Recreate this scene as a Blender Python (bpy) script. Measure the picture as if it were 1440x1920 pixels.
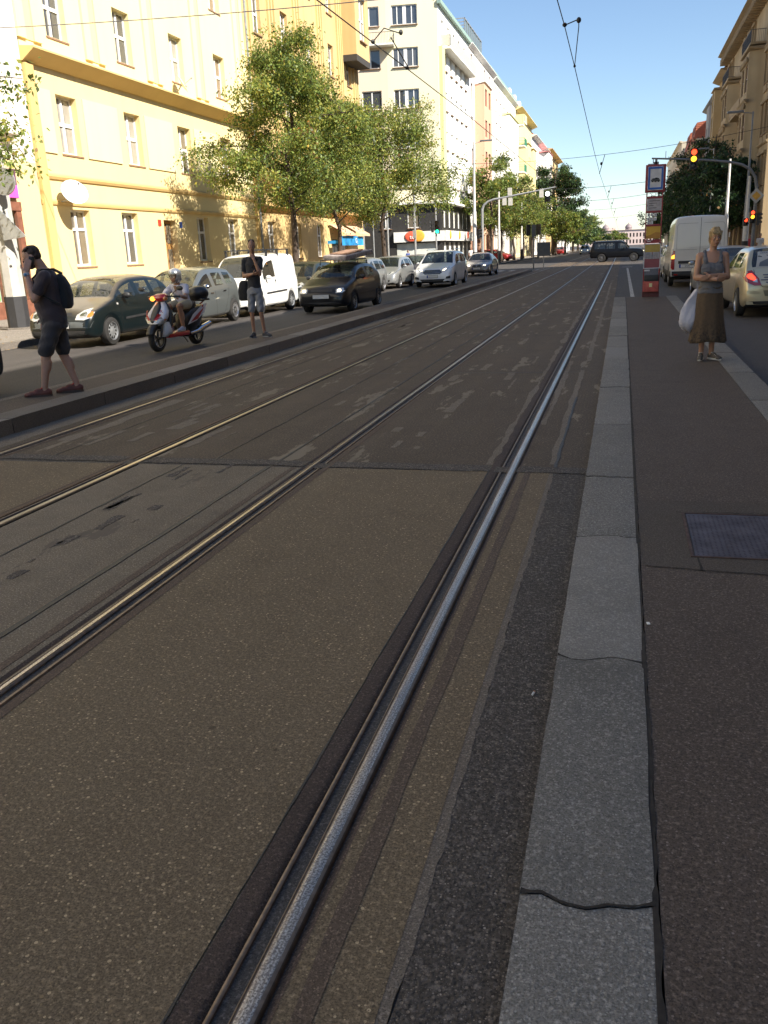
import bpy, bmesh, math, random
import numpy as np
from mathutils import Vector, Matrix
from mathutils.bvhtree import BVHTree
random.seed(7); rng = np.random.default_rng(7)
PI = math.pi; R = math.radians
for o in list(bpy.data.objects): bpy.data.objects.remove(o)
sc = bpy.context.scene
col = sc.collection

# ---------------------------------------------------------------- camera
cam_d = bpy.data.cameras.new("camera"); cam = bpy.data.objects.new("camera", cam_d); col.objects.link(cam)
cam_d.sensor_fit = 'VERTICAL'; cam_d.sensor_height = 24; cam_d.lens = 24*1620/1920
cam_d.clip_start = .05; cam_d.clip_end = 3000
_vp = Vector((448, -504, 1620)).normalized()            # where the rails run, in camera axes
_dn = _vp.cross(Vector((1, -.044, 0))).normalized()
if _dn.y < 0: _dn = -_dn
_x = _dn.cross(_vp)
if _x.x < 0: _x = -_x
_c = lambda v: (v.x, -v.y, -v.z)                         # to Blender camera axes
rows = [_c(_x), _c(_vp), _c(-_dn)]
Mrot = Matrix(rows)
cam.matrix_world = Matrix.Translation((0, 0, 1.62)) @ Mrot.to_4x4()
sc.camera = cam

# ---------------------------------------------------------------- world, sun, exposure
SUN_EL, SUN_AZ = 40, 25        # elevation; degrees from +X towards -Y
w = bpy.data.worlds.new("World"); sc.world = w; w.use_nodes = True
nt = w.node_tree; bg = nt.nodes['Background']
sky = nt.nodes.new('ShaderNodeTexSky'); sky.sky_type = 'NISHITA'; sky.sun_disc = False
sky.sun_elevation = R(SUN_EL); sky.sun_rotation = R(90+SUN_AZ)
sky.air_density = 1.0; sky.dust_density = .15; sky.ozone_density = 2.6; sky.altitude = 300
nt.links.new(sky.outputs[0], bg.inputs[0]); bg.inputs[1].default_value = .085
sd = bpy.data.lights.new("sun", 'SUN'); sd.energy = 5; sd.angle = R(.5); sd.color = (1, .93, .82)
so = bpy.data.objects.new("sun", sd); col.objects.link(so)
sdir = Vector((math.cos(R(SUN_EL))*math.cos(R(SUN_AZ)), -math.cos(R(SUN_EL))*math.sin(R(SUN_AZ)), math.sin(R(SUN_EL))))
so.rotation_euler = sdir.to_track_quat('Z', 'Y').to_euler()
sc.view_settings.view_transform = 'Standard'; sc.view_settings.look = 'None'
sc.view_settings.exposure = 1.05; sc.view_settings.gamma = 1
sc.cycles.max_bounces = 7; sc.cycles.diffuse_bounces = 4; sc.cycles.glossy_bounces = 4
sc.cycles.transparent_max_bounces = 10; sc.cycles.transmission_bounces = 3
sc.cycles.sample_clamp_indirect = 6; sc.cycles.caustics_reflective = False; sc.cycles.caustics_refractive = False
sc.cycles.use_denoising = True

# ---------------------------------------------------------------- materials
MATS = {}
def new_mat(name):
    m = bpy.data.materials.new(name); m.use_nodes = True
    return m, m.node_tree, m.node_tree.nodes['Principled BSDF']
def noise(nt, scale, detail=4, vec=None, rough=.55):
    n = nt.nodes.new('ShaderNodeTexNoise'); n.inputs['Scale'].default_value = scale
    n.inputs['Detail'].default_value = detail; n.inputs['Roughness'].default_value = rough
    if vec is not None: nt.links.new(vec, n.inputs['Vector'])
    return n.outputs['Fac']
def ramp(nt, fac, stops):
    r = nt.nodes.new('ShaderNodeValToRGB'); e = r.color_ramp.elements
    while len(e) < len(stops): e.new(.5)
    for k, (p, c) in enumerate(stops):
        e[k].position = p; e[k].color = (c, c, c, 1) if not isinstance(c, tuple) else (*c, 1)
    nt.links.new(fac, r.inputs[0]); return r.outputs[0]
def mix(nt, fac, a, b, mode='MIX'):
    n = nt.nodes.new('ShaderNodeMix'); n.data_type = 'RGBA'; n.blend_type = mode
    for sock, v in ((n.inputs[0], fac), (n.inputs[6], a), (n.inputs[7], b)):
        if isinstance(v, bpy.types.NodeSocket): nt.links.new(v, sock)
        elif isinstance(v, (int, float)): sock.default_value = v
        else: sock.default_value = (*v, 1)
    return n.outputs[2]
def math_(nt, op, a, b=None):
    n = nt.nodes.new('ShaderNodeMath'); n.operation = op
    for k, v in enumerate((a, b)):
        if v is None: continue
        if isinstance(v, bpy.types.NodeSocket): nt.links.new(v, n.inputs[k])
        else: n.inputs[k].default_value = v
    return n.outputs[0]
def position(nt, scale=None):
    g = nt.nodes.new('ShaderNodeNewGeometry').outputs['Position']
    if scale is None: return g
    m = nt.nodes.new('ShaderNodeMapping'); m.inputs['Scale'].default_value = scale
    nt.links.new(g, m.inputs[0]); return m.outputs[0]
def objco(nt, scale=None):
    g = nt.nodes.new('ShaderNodeTexCoord').outputs['Object']
    if scale is None: return g
    m = nt.nodes.new('ShaderNodeMapping'); m.inputs['Scale'].default_value = scale
    nt.links.new(g, m.inputs[0]); return m.outputs[0]
def bump(nt, h, strength, dist, bsdf):
    b = nt.nodes.new('ShaderNodeBump'); b.inputs['Strength'].default_value = strength
    b.inputs['Distance'].default_value = dist; nt.links.new(h, b.inputs['Height'])
    nt.links.new(b.outputs[0], bsdf.inputs['Normal'])

def M(name, c, rough=.6, metal=0., var=.12, scale=6., bmp=0., spec=None, emit=None, coat=0.):
    """plain surface with slight uneven tone"""
    if name in MATS: return MATS[name]
    m, nt, b = new_mat(name)
    v = objco(nt)
    f = noise(nt, scale, 5, v)
    f = ramp(nt, f, [(.3, 0.), (.7, 1.)])
    c0 = tuple(x*(1-var) for x in c); c1 = tuple(min(1, x*(1+var)) for x in c)
    nt.links.new(mix(nt, f, c0, c1), b.inputs['Base Color'])
    b.inputs['Roughness'].default_value = rough; b.inputs['Metallic'].default_value = metal
    if spec is not None: b.inputs['Specular IOR Level'].default_value = spec
    if coat: b.inputs['Coat Weight'].default_value = coat; b.inputs['Coat Roughness'].default_value = .03
    if bmp: bump(nt, noise(nt, scale*8, 3, v), bmp, .01, b)
    if emit: b.inputs['Emission Color'].default_value = (*emit[:3], 1); b.inputs['Emission Strength'].default_value = emit[3]
    MATS[name] = m; return m

def plaster(name, c, dirt=.25, rough=.9):
    if name in MATS: return MATS[name]
    m, nt, b = new_mat(name)
    p = position(nt)
    big = ramp(nt, noise(nt, .35, 5, p), [(.3, 0.), (.75, 1.)])
    streak = ramp(nt, noise(nt, 1., 5, position(nt, (1.6, 1.6, .12))), [(.42, 0.), (.8, 1.)])
    fine = noise(nt, 25, 4, p)
    a = mix(nt, big, c, tuple(x*(1-dirt*.45) for x in c))
    a = mix(nt, math_(nt, 'MULTIPLY', streak, dirt), a, tuple(x*y for x, y in zip(c, (.62, .58, .52))))
    a = mix(nt, math_(nt, 'MULTIPLY', fine, .12), a, tuple(x*.7 for x in c))
    nt.links.new(a, b.inputs['Base Color']); b.inputs['Roughness'].default_value = rough
    bump(nt, fine, .25, .01, b)
    MATS[name] = m; return m

def pavement(name, base, light, dark, pebble, pscale=55, pth=.3, pprob=.5, stain=.35, bmp=.5, grain=220, wear=None, spots=True, gloss=.8, island=False):
    """mineral ground: mottled, speckled with stones, stained, in metres"""
    if name in MATS: return MATS[name]
    m, nt, b = new_mat(name)
    p = position(nt)
    n1 = ramp(nt, noise(nt, .55, 6, p), [(.3, 0.), (.7, 1.)])
    n2 = ramp(nt, noise(nt, 5., 6, p, .65), [(.3, 0.), (.72, 1.)])
    a = mix(nt, n1, base, dark); a = mix(nt, math_(nt, 'MULTIPLY', n2, .55), a, light)
    trk = ramp(nt, noise(nt, 1., 4, position(nt, (3.2, .09, 1))), [(.35, 0.), (.7, 1.)])
    a = mix(nt, math_(nt, 'MULTIPLY', trk, stain), a, dark)
    g = noise(nt, grain, 3, p, .7); gl_ = noise(nt, grain*.45, 3, p, .7)
    a = mix(nt, ramp(nt, g, [(.38, .75), (.55, 0.)]), a, tuple(x*.38 for x in dark)); a = mix(nt, ramp(nt, gl_, [(.52, 0.), (.7, .8)]), a, tuple(min(1, x*1.75) for x in light))
    vo = nt.nodes.new('ShaderNodeTexVoronoi'); vo.inputs['Scale'].default_value = pscale; nt.links.new(p, vo.inputs['Vector'])
    sep = nt.nodes.new('ShaderNodeSeparateColor'); nt.links.new(vo.outputs['Color'], sep.inputs[0])
    sel = math_(nt, 'GREATER_THAN', sep.outputs[0], 1-pprob)
    rad = math_(nt, 'MULTIPLY', sep.outputs[1], pth)
    inn = math_(nt, 'LESS_THAN', vo.outputs['Distance'], rad)
    pm = math_(nt, 'MULTIPLY', sel, inn)
    pc = mix(nt, sep.outputs[2], pebble, tuple(x*y for x, y in zip(pebble, (.45, .42, .38))))
    a = mix(nt, pm, a, pc)
    vo2 = nt.nodes.new('ShaderNodeTexVoronoi'); vo2.inputs['Scale'].default_value = pscale*2.1; nt.links.new(p, vo2.inputs['Vector'])
    s2 = nt.nodes.new('ShaderNodeSeparateColor'); nt.links.new(vo2.outputs['Color'], s2.inputs[0])
    pm2 = math_(nt, 'MULTIPLY', math_(nt, 'GREATER_THAN', s2.outputs[0], 1-pprob*.7), math_(nt, 'LESS_THAN', vo2.outputs['Distance'], .33))
    a = mix(nt, math_(nt, 'MULTIPLY', pm2, .7), a, mix(nt, s2.outputs[1], tuple(x*.4 for x in dark), tuple(x*.75 for x in pebble)))
    if wear:      # thin worn skin: ragged pale islands
        wm = ramp(nt, noise(nt, wear[1], 8, position(nt, wear[3]), .68), [(wear[2], 0.), (wear[2]+.012, 1.)])
        a = mix(nt, wm, a, wear[0])
    if spots:     # trodden gum and oil drops
        vs = nt.nodes.new('ShaderNodeTexVoronoi'); vs.inputs['Scale'].default_value = 3.1; nt.links.new(p, vs.inputs['Vector'])
        s3 = nt.nodes.new('ShaderNodeSeparateColor'); nt.links.new(vs.outputs['Color'], s3.inputs[0])
        nz = math_(nt, 'MULTIPLY', noise(nt, 30, 3, p), .06)
        d = math_(nt, 'ADD', vs.outputs['Distance'], nz)
        sm = math_(nt, 'LESS_THAN', d, math_(nt, 'ADD', math_(nt, 'MULTIPLY', s3.outputs[1], .055), .028))
        a = mix(nt, math_(nt, 'MULTIPLY', sm, .6), a, tuple(x*.3 for x in dark))
    if island:    # every stone has its own tone
        g_ = nt.nodes.new('ShaderNodeNewGeometry'); a = mix(nt, ramp(nt, g_.outputs['Random Per Island'], [(0., .5), (.5, 0.)]), a, tuple(x*.72 for x in dark))
        a = mix(nt, ramp(nt, g_.outputs['Random Per Island'], [(.5, 0.), (1., .4)]), a, tuple(min(1, x*1.15) for x in light))
    blot = ramp(nt, noise(nt, 1.7, 7, p, .7), [(.53, 0.), (.68, .30)])
    a = mix(nt, blot, a, tuple(x*.62 for x in dark))
    nt.links.new(a, b.inputs['Base Color'])
    b.inputs['Roughness'].default_value = gloss; b.inputs['Specular IOR Level'].default_value = .28
    h = math_(nt, 'ADD', g, math_(nt, 'MULTIPLY', vo.outputs['Distance'], .6))
    bump(nt, h, bmp, .004, b)
    MATS[name] = m; return m

def glass_mat(name, tint=(.03, .035, .04), rough=.03, through=.0):
    if name in MATS: return MATS[name]
    m, nt, b = new_mat(name)
    v = objco(nt)
    f = noise(nt, 2.2, 3, v)
    nt.links.new(mix(nt, f, tint, tuple(min(1, x*2.2) for x in tint)), b.inputs['Base Color'])
    b.inputs['Roughness'].default_value = rough; b.inputs['Specular IOR Level'].default_value = .9
    b.inputs['Coat Weight'].default_value = .6; b.inputs['Coat Roughness'].default_value = .02
    if through:
        tr = nt.nodes.new('ShaderNodeBsdfTransparent'); tr.inputs[0].default_value = (.75, .82, .8, 1)
        ms = nt.nodes.new('ShaderNodeMixShader'); ms.inputs[0].default_value = through
        out = nt.nodes['Material Output']
        nt.links.new(b.outputs[0], ms.inputs[1]); nt.links.new(tr.outputs[0], ms.inputs[2]); nt.links.new(ms.outputs[0], out.inputs[0])
    MATS[name] = m; return m

def leaf_mat(name, c):
    m, nt, b = new_mat(name)
    g = nt.nodes.new('ShaderNodeNewGeometry')
    f = nt.nodes.new('ShaderNodeValToRGB'); nt.links.new(g.outputs['Random Per Island'], f.inputs[0])
    e = f.color_ramp.elements; e[0].color = (*[x*.65 for x in c], 1); e[1].color = (*[x*1.5 for x in c], 1)
    e[1].position = .95; k = e.new(.985); k.color = (c[0]*2.2, c[1]*1.45, c[2]*1.2, 1)
    nt.links.new(f.outputs[0], b.inputs['Base Color']); b.inputs['Roughness'].default_value = .55
    tl = nt.nodes.new('ShaderNodeBsdfTranslucent'); nt.links.new(f.outputs[0], tl.inputs[0])
    ms = nt.nodes.new('ShaderNodeMixShader'); ms.inputs[0].default_value = .4
    nt.links.new(b.outputs[0], ms.inputs[1]); nt.links.new(tl.outputs[0], ms.inputs[2])
    nt.links.new(ms.outputs[0], nt.nodes['Material Output'].inputs[0])
    return m

# ---------------------------------------------------------------- mesh builder
class MB:
    def __init__(s): s.v = []; s.f = []; s.m = []
    def add(s, vs, fs, mi=0):
        b = len(s.v); s.v += [tuple(v) for v in vs]; s.f += [tuple(b+i for i in f) for f in fs]; s.m += [mi]*len(fs); return s
    def box(s, x0, x1, y0, y1, z0, z1, mi=0):
        return s.add([(x0,y0,z0),(x1,y0,z0),(x1,y1,z0),(x0,y1,z0),(x0,y0,z1),(x1,y0,z1),(x1,y1,z1),(x0,y1,z1)],
                     [(0,3,2,1),(4,5,6,7),(0,1,5,4),(1,2,6,5),(2,3,7,6),(3,0,4,7)], mi)
    def quad(s, a, b, c, d, mi=0): return s.add([a, b, c, d], [(0,1,2,3)], mi)
    def tube(s, pts, rad, seg=8, mi=0, cap=True, phase=0):
        pts = [Vector(p) for p in pts]
        if not isinstance(rad, (list, tuple)): rad = [rad]*len(pts)
        vs = []; n = len(pts); up = None
        for i, p in enumerate(pts):
            t = (pts[min(i+1, n-1)]-pts[max(i-1, 0)]).normalized()
            if up is None: up = Vector((0,0,1)) if abs(t.z) < .9 else Vector((1,0,0))
            a = t.cross(up).normalized(); b = a.cross(t).normalized(); up = b
            for k in range(seg):
                an = 2*PI*k/seg+phase; vs.append(p+(a*math.cos(an)+b*math.sin(an))*rad[i])
        fs = [(i*seg+k, i*seg+(k+1)%seg, (i+1)*seg+(k+1)%seg, (i+1)*seg+k) for i in range(n-1) for k in range(seg)]
        if cap: fs += [tuple(range(seg))[::-1], tuple((n-1)*seg+k for k in range(seg))]
        return s.add(vs, fs, mi)
    def lathe(s, prof, seg=24, axis='Z', c=(0,0,0), mi=0):
        vs = []
        for r, h in prof:
            for k in range(seg):
                a = 2*PI*k/seg; x, y = r*math.cos(a), r*math.sin(a)
                q = (x, y, h) if axis == 'Z' else ((h, x, y) if axis == 'X' else (x, h, y))
                vs.append((q[0]+c[0], q[1]+c[1], q[2]+c[2]))
        n = len(prof)
        fs = [(i*seg+k, i*seg+(k+1)%seg, (i+1)*seg+(k+1)%seg, (i+1)*seg+k) for i in range(n-1) for k in range(seg)]
        return s.add(vs, fs, mi)
    def extr(s, prof, x0, x1, mi=0):       # closed (y,z) profile run along x
        n = len(prof); vs = [(x0, y, z) for y, z in prof]+[(x1, y, z) for y, z in prof]
        fs = [(i, (i+1)%n, n+(i+1)%n, n+i) for i in range(n)]+[tuple(range(n))[::-1], tuple(range(n, 2*n))]
        return s.add(vs, fs, mi)
    def extry(s, prof, y0, y1, mi=0):      # closed (x,z) profile run along y
        n = len(prof); vs = [(x, y0, z) for x, z in prof]+[(x, y1, z) for x, z in prof]
        fs = [(i, (i+1)%n, n+(i+1)%n, n+i) for i in range(n)]+[tuple(range(n))[::-1], tuple(range(n, 2*n))]
        return s.add(vs, fs, mi)
    def plate(s, poly, z0, z1, mi=0):      # (x,y) outline with thickness
        n = len(poly); vs = [(x, y, z0) for x, y in poly]+[(x, y, z1) for x, y in poly]
        fs = [(i, (i+1)%n, n+(i+1)%n, n+i) for i in range(n)]+[tuple(range(n))[::-1], tuple(range(n, 2*n))]
        return s.add(vs, fs, mi)
    def ball(s, c, r, seg=14, mi=0, rot=None):
        if not isinstance(r, (tuple, list)): r = (r, r, r)
        n = max(6, seg//2); vs = []
        for i in range(n+1):
            t = PI*i/n
            for k in range(seg):
                a = 2*PI*k/seg; v = Vector((math.sin(t)*math.cos(a)*r[0], math.sin(t)*math.sin(a)*r[1], math.cos(t)*r[2]))
                if rot: v = rot @ v
                vs.append((v.x+c[0], v.y+c[1], v.z+c[2]))
        fs = [(i*seg+k, (i+1)*seg+k, (i+1)*seg+(k+1)%seg, i*seg+(k+1)%seg) for i in range(n) for k in range(seg)]
        return s.add(vs, fs, mi)
    def xform(s, mtx):
        s.v = [tuple(mtx @ Vector(v)) for v in s.v]; return s
    def mesh(s, name, mats, smooth=None):
        me = bpy.data.meshes.new(name); me.from_pydata(s.v, [], s.f)
        for m in (mats if isinstance(mats, (list, tuple)) else [mats]): me.materials.append(m)
        if any(s.m): me.polygons.foreach_set('material_index', s.m)
        me.validate(); me.update()
        bm = bmesh.new(); bm.from_mesh(me); bmesh.ops.remove_doubles(bm, verts=bm.verts, dist=1e-5)
        bmesh.ops.recalc_face_normals(bm, faces=bm.faces); bm.to_mesh(me); bm.free()
        if smooth is not None:
            me.polygons.foreach_set('use_smooth', [True]*len(me.polygons)); me.set_sharp_from_angle(angle=R(smooth))
        return me
    def build(s, name, mats, parent=None, smooth=None, bev=0):
        me = s.mesh(name, mats, smooth)
        if bev:
            bm = bmesh.new(); bm.from_mesh(me)
            es = [e for e in bm.edges if len(e.link_faces) == 2 and e.calc_face_angle(0) > .6]
            bmesh.ops.bevel(bm, geom=es, offset=bev, segments=2, affect='EDGES', profile=.6, clamp_overlap=True)
            bm.to_mesh(me); bm.free()
            me.polygons.foreach_set('use_smooth', [True]*len(me.polygons)); me.set_sharp_from_angle(angle=R(35))
        return link(name, me, parent)
def link(name, me, parent=None):
    o = bpy.data.objects.new(name, me); col.objects.link(o)
    if parent is not None: o.parent = parent
    return o
def tag(o, label=None, cat=None, group=None, kind=None):
    if label: o['label'] = label
    if cat: o['category'] = cat
    if group: o['group'] = group
    if kind: o['kind'] = kind
    return o
def thing(name, label, cat, loc=(0,0,0), rz=0., group=None):
    o = bpy.data.objects.new(name, None); col.objects.link(o); o.location = loc; o.rotation_euler = (0, 0, rz)
    o.empty_display_size = .2
    return tag(o, label, cat, group)
def struct(name, mb, mats, **k): return tag(mb.build(name, mats, **k), kind='structure')
_kids = {}
def copy_tree(o, parent=None):
    c = o.copy(); col.objects.link(c)
    if parent is not None: c.parent = parent
    for ch in [x for x in list(o.children)]: copy_tree(ch, c)
    return c
def evaluated(o):
    dg = bpy.context.evaluated_depsgraph_get(); dg.update()
    return bpy.data.meshes.new_from_object(o.evaluated_get(dg))
def text_mesh(txt, size, mat, depth=.002, align='CENTER'):
    cu = bpy.data.curves.new('text', 'FONT'); cu.body = txt; cu.size = size; cu.extrude = depth; cu.align_x = align; cu.align_y = 'CENTER'
    cu.resolution_u = 2
    o = bpy.data.objects.new('t', cu); col.objects.link(o)
    me = evaluated(o); bpy.data.objects.remove(o); me.materials.clear(); me.materials.append(mat); return me
def lettering(txt, size, mat, parent, loc, rot, name='lettering', depth=.002, align='CENTER'):
    o = link(name, text_mesh(txt, size, mat, depth, align), parent); o.location = loc; o.rotation_euler = rot; return o
# ================================================================ GROUND
A_slab = pavement('aggregate_slab', (.190,.140,.083), (.230,.172,.106), (.142,.104,.063), (.50,.38,.23), 70, .38, .6, stain=.45, grain=150)
A_slab2 = pavement('worn_slab', (.225,.178,.122), (.30,.245,.175), (.125,.098,.07), (.40,.32,.21), 62, .3, .35, stain=.6,
                   wear=((.125,.10,.076), 1.2, .62, (2.2,.8,1)))
B_slab = pavement('dark_skin', (.128,.093,.062), (.160,.119,.081), (.086,.063,.043), (.20,.155,.105), 40, .26, .25, stain=.8,
                  wear=((.21,.17,.12), 1.3, .588, (2.4,.5,1)), gloss=.8, grain=130)
C_coarse = pavement('coarse_asphalt', (.095,.078,.064), (.14,.118,.098), (.05,.042,.036), (.36,.31,.26), 95, .42, .6, stain=.3, bmp=1.3, grain=95)
P_asph = pavement('platform_asphalt', (.108,.081,.063), (.134,.103,.080), (.076,.058,.046), (.27,.22,.19), 80, .3, .35, stain=.25, bmp=.5, grain=170)
R_asph = pavement('road_asphalt', (.085,.075,.07), (.105,.093,.085), (.062,.056,.052), (.2,.18,.16), 60, .3, .3, stain=.8, spots=False)
S_walk = pavement('sidewalk_stone', (.28,.25,.21), (.34,.30,.26), (.2,.175,.15), (.4,.36,.3), 14, .4, .5, stain=.2, grain=60)
kerb_m = pavement('granite', (.222,.207,.182), (.28,.262,.232), (.155,.145,.127), (.42,.40,.36), 130, .42, .6, stain=.3, bmp=.6, grain=170, gloss=.85, island=True)
kerb_m2 = pavement('granite_warm', (.19,.17,.145), (.24,.21,.18), (.14,.12,.1), (.34,.3,.26), 90, .4, .5, stain=.25, spots=False, island=True)
mortar = pavement('mortar', (.19,.155,.12), (.23,.19,.15), (.13,.105,.08), (.3,.26,.2), 90, .4, .5, stain=.2, spots=False)
worn_m = pavement('worn_tan', (.21,.17,.125), (.26,.21,.155), (.14,.11,.08), (.3,.25,.19), 70, .4, .4, stain=.2, spots=False)
bitumen = M('bitumen', (.022,.02,.019), .55, var=.4, scale=20, bmp=.6)
rubber = pavement('rail_seam', (.105,.072,.054), (.135,.094,.07), (.07,.048,.037), (.2,.15,.11), 90, .3, .3, spots=False)
gap_m = M('joint_dirt', (.028,.023,.019), .95, var=.5, scale=30)
white_paint = pavement('road_paint', (.5,.48,.44), (.6,.58,.54), (.3,.28,.26), (.2,.18,.16), 70, .3, .3, spots=False)

struct('ground', MB().box(-900, 900, -120, 1600, -.6, -.03), R_asph)
struct('road', MB().box(-12.66, 7.36, -60, 420, -.5, -.012).box(-60, -12.66, 66, 84, -.5, -.014).box(7.36, 60, 66, 84, -.5, -.014), R_asph)

def edge(x, y0, y1, step, amp, seed=0, sm=.6):
    r = random.Random(seed); pts = []; y = y0; dx = 0
    while y < y1:
        dx = dx*sm+r.uniform(-amp, amp); pts.append((x+dx, y)); y += step*r.uniform(.6, 1.4)
    pts.append((x, y1)); return pts
def ribbon(mb, le, re, z0, z1):       # thin slab between a left and a right ragged edge (same count resampled)
    n = max(len(le), len(re))
    def rs(p):
        ys = np.linspace(p[0][1], p[-1][1], n); return list(zip(np.interp(ys, [q[1] for q in p], [q[0] for q in p]), ys))
    le, re = rs(le), rs(re); vs = []
    for (a, y), (b, y2) in zip(le, re): vs += [(a, y, z1), (b, y2, z1), (a, y, z0), (b, y2, z0)]
    fs = []
    for i in range(n-1):
        k = 4*i; fs += [(k, k+1, k+5, k+4), (k, k+4, k+6, k+2), (k+1, k+3, k+7, k+5)]
    mb.add(vs, fs)
YS, YE = 6.36, 6.52
HR, HL, FR, FL = -.757, -2.375, -3.955, -5.50
# slots: (x start, x end) of each rail's pocket; the groove lies on the inner side of each head
slots = [(HR-.165, HR+.06), (HL-.06, HL+.165), (FR-.165, FR+.06), (FL-.06, FL+.165)]
Z0 = -.3
nearA = MB(); near2 = MB(); farB = MB(); cc = MB(); mo = MB()
# near slabs
nearA.box(slots[1][1], slots[0][0], -2, YS, Z0, 0)
nearA.box(slots[0][1], -.47, -2, YS, Z0, 0)
nearA.box(slots[3][1], slots[2][0], -2, YS, Z0, 0)
near2.box(slots[2][1], slots[1][0], -2, YS, Z0, 0)
near2.box(-6.05, slots[3][0], -2, YS, Z0, 0)
ribbon(cc, edge(-.441, -2, YS, .035, .004, 3, .4), [(-.185, -2), (-.185, YS)], Z0, -.0022)
ribbon(mo, [(-.47, -2), (-.47, YS)], edge(-.437, -2, YS, .03, .006, 5, .4), Z0, -.001)
for a, b in ((slots[1][1], slots[0][0]), (slots[0][1], -.185), (slots[3][1], slots[2][0]), (slots[2][1], slots[1][0]), (-6.05, slots[3][0])):
    farB.box(a, b, YE, 66, Z0, 0); farB.box(a, b, 66, 84, Z0, -.001); farB.box(a, b, 84, 400, Z0, 0)
struct('track_slab', nearA, A_slab); struct('track_slab_worn', near2, A_slab2); struct('track_asphalt', farB, B_slab)
struct('gutter_asphalt', cc, C_coarse); struct('mortar_line', mo, mortar)
# transverse joint, ragged, broken at the rails
jt = MB()
for k, (a, b) in enumerate(((slots[1][1], slots[0][0]), (slots[0][1], -.185), (slots[3][1], slots[2][0]), (slots[2][1], slots[1][0]), (-6.05, slots[3][0]))):
    r = random.Random(k); n = int((b-a)/.04)+2; vs = []
    d1 = d2 = 0
    for i in range(n):
        x = a+(b-a)*i/(n-1); d1 = d1*.7+r.uniform(-.012, .012); d2 = d2*.7+r.uniform(-.012, .012)
        sh = .09*(-x-.2)/5
        vs += [(x, YS-.015+d1+sh, .003), (x, YE+.01+d2+sh, .003)]
    jt.add(vs, [(2*i, 2*i+2, 2*i+3, 2*i+1) for i in range(n-1)])
jt.box(-6.05, -.185, YS, YE, Z0, -.002)
struct('joint_strip', jt, C_coarse)
# bitumen seams and cracks
bt = MB()
def seam(x, y0, y1, wd, seed, mb=bt, z=.0035, amp=.003, drift=0.):
    a = edge(x-wd/2, y0, y1, .06, amp, seed); b = edge(x+wd/2, y0, y1, .06, amp, seed+50)
    if drift: a = [(q[0]+drift*(q[1]-y0), q[1]) for q in a]; b = [(q[0]+drift*(q[1]-y0), q[1]) for q in b]
    ribbon(mb, a, b, z-.01, z)
seam(-2.72, -1, YS, .035, 1); seam(-3.5, -1, YS, .012, 2, amp=.006); seam(-3.1, 2.6, 3.2, .012, 3)
seam(-2.71, YE, 13, .02, 4); seam(-3.3, YE, 30, .01, 6, amp=.005); seam(-2.71, 13, 60, .014, 7)
seam(-.44, YE, 9.8, .02, 8, amp=.006); seam(HR-.172, -1.5, 6.36, .004, 11, amp=.003); seam(-4.9, YE, 24, .008, 12, amp=.004)
for yy in (11.8, 19.5, 28.3, 37): 
    n = 60; vs = []
    for i in range(n+1):
        x = -3.8+3.3*i/n; d = random.uniform(-.01, .01); vs += [(x, yy+d, .0035), (x, yy+d+.02+random.uniform(0, .012), .0035)]
    xs = [v[0] for v in vs]
    for i in range(n):
        xm = xs[2*i]
        if any(s0-.07 < xm < s1+.01 for s0, s1 in slots): continue
        bt.add([vs[2*i], vs[2*i+2], vs[2*i+3], vs[2*i+1]], [(0,1,2,3)])
struct('bitumen_seams', bt, bitumen)
# worn pale bands along the rails beyond the joint
wm = MB()
def band(x0, x1, y0, y1, amp, seed, z=.002, mb=wm):
    ribbon(mb, edge(x0, y0, y1, .09, amp, seed, .75), edge(x1, y0, y1, .09, amp, seed+9, .75), z-.01, z)
band(-.975, slots[0][0]-.002, YE+.05, 15, .014, 21); band(slots[0][1]+.002, -.635, 8.2, 13, .012, 22); band(-.50, -.44, YE+.1, 12, .009, 23)
band(-.99, slots[0][0]-.002, 15.5, 34, .02, 24); band(-.46, -.40, 13, 40, .012, 25); band(slots[3][1]+.04, slots[3][1]+.2, 7.2, 9.6, .02, 26)
band(slots[2][1]+.03, slots[2][1]+.12, 7, 8, .02, 27); band(-6.0, -5.68, 5, 22, .012, 28)
for k in range(84):
    x = random.choice((random.uniform(-2.2, -1.2), random.uniform(-3.75, -2.6), random.uniform(-5.3, -4.25), random.uniform(-5.25, -4.3))); y = random.uniform(6.7, 24); L = random.uniform(.1, .9)
    wd = random.uniform(.015, .10)
    ribbon(wm, edge(x, y, y+L, .05, .012, k), edge(x+wd, y, y+L, .05, .012, k+77), -.005, .002)
struct('worn_patches', wm, worn_m)
rb_ = MB(); band(-.655, -.605, -1.5, 6.35, .003, 71, .0018, rb_); band(HL-.15, HL-.105, -1.5, 6.35, .004, 72, .0018, rb_); struct('old_seam', rb_, pavement('old_seam', (.135,.094,.066), (.165,.118,.084), (.09,.064,.046), (.3,.22,.15), 80, .3, .4, spots=False))
dk = MB()
for k in range(22):
    x = random.uniform(-3.45, -3.05); y = random.uniform(1.5, 6.2); L = random.uniform(.06, .35); wd = random.uniform(.015, .07)
    ribbon(dk, edge(x, y, y+L, .03, .014, k+200), edge(x+wd, y, y+L, .03, .014, k+277), -.005, .0022)
struct('dark_patches', dk, C_coarse)

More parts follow.
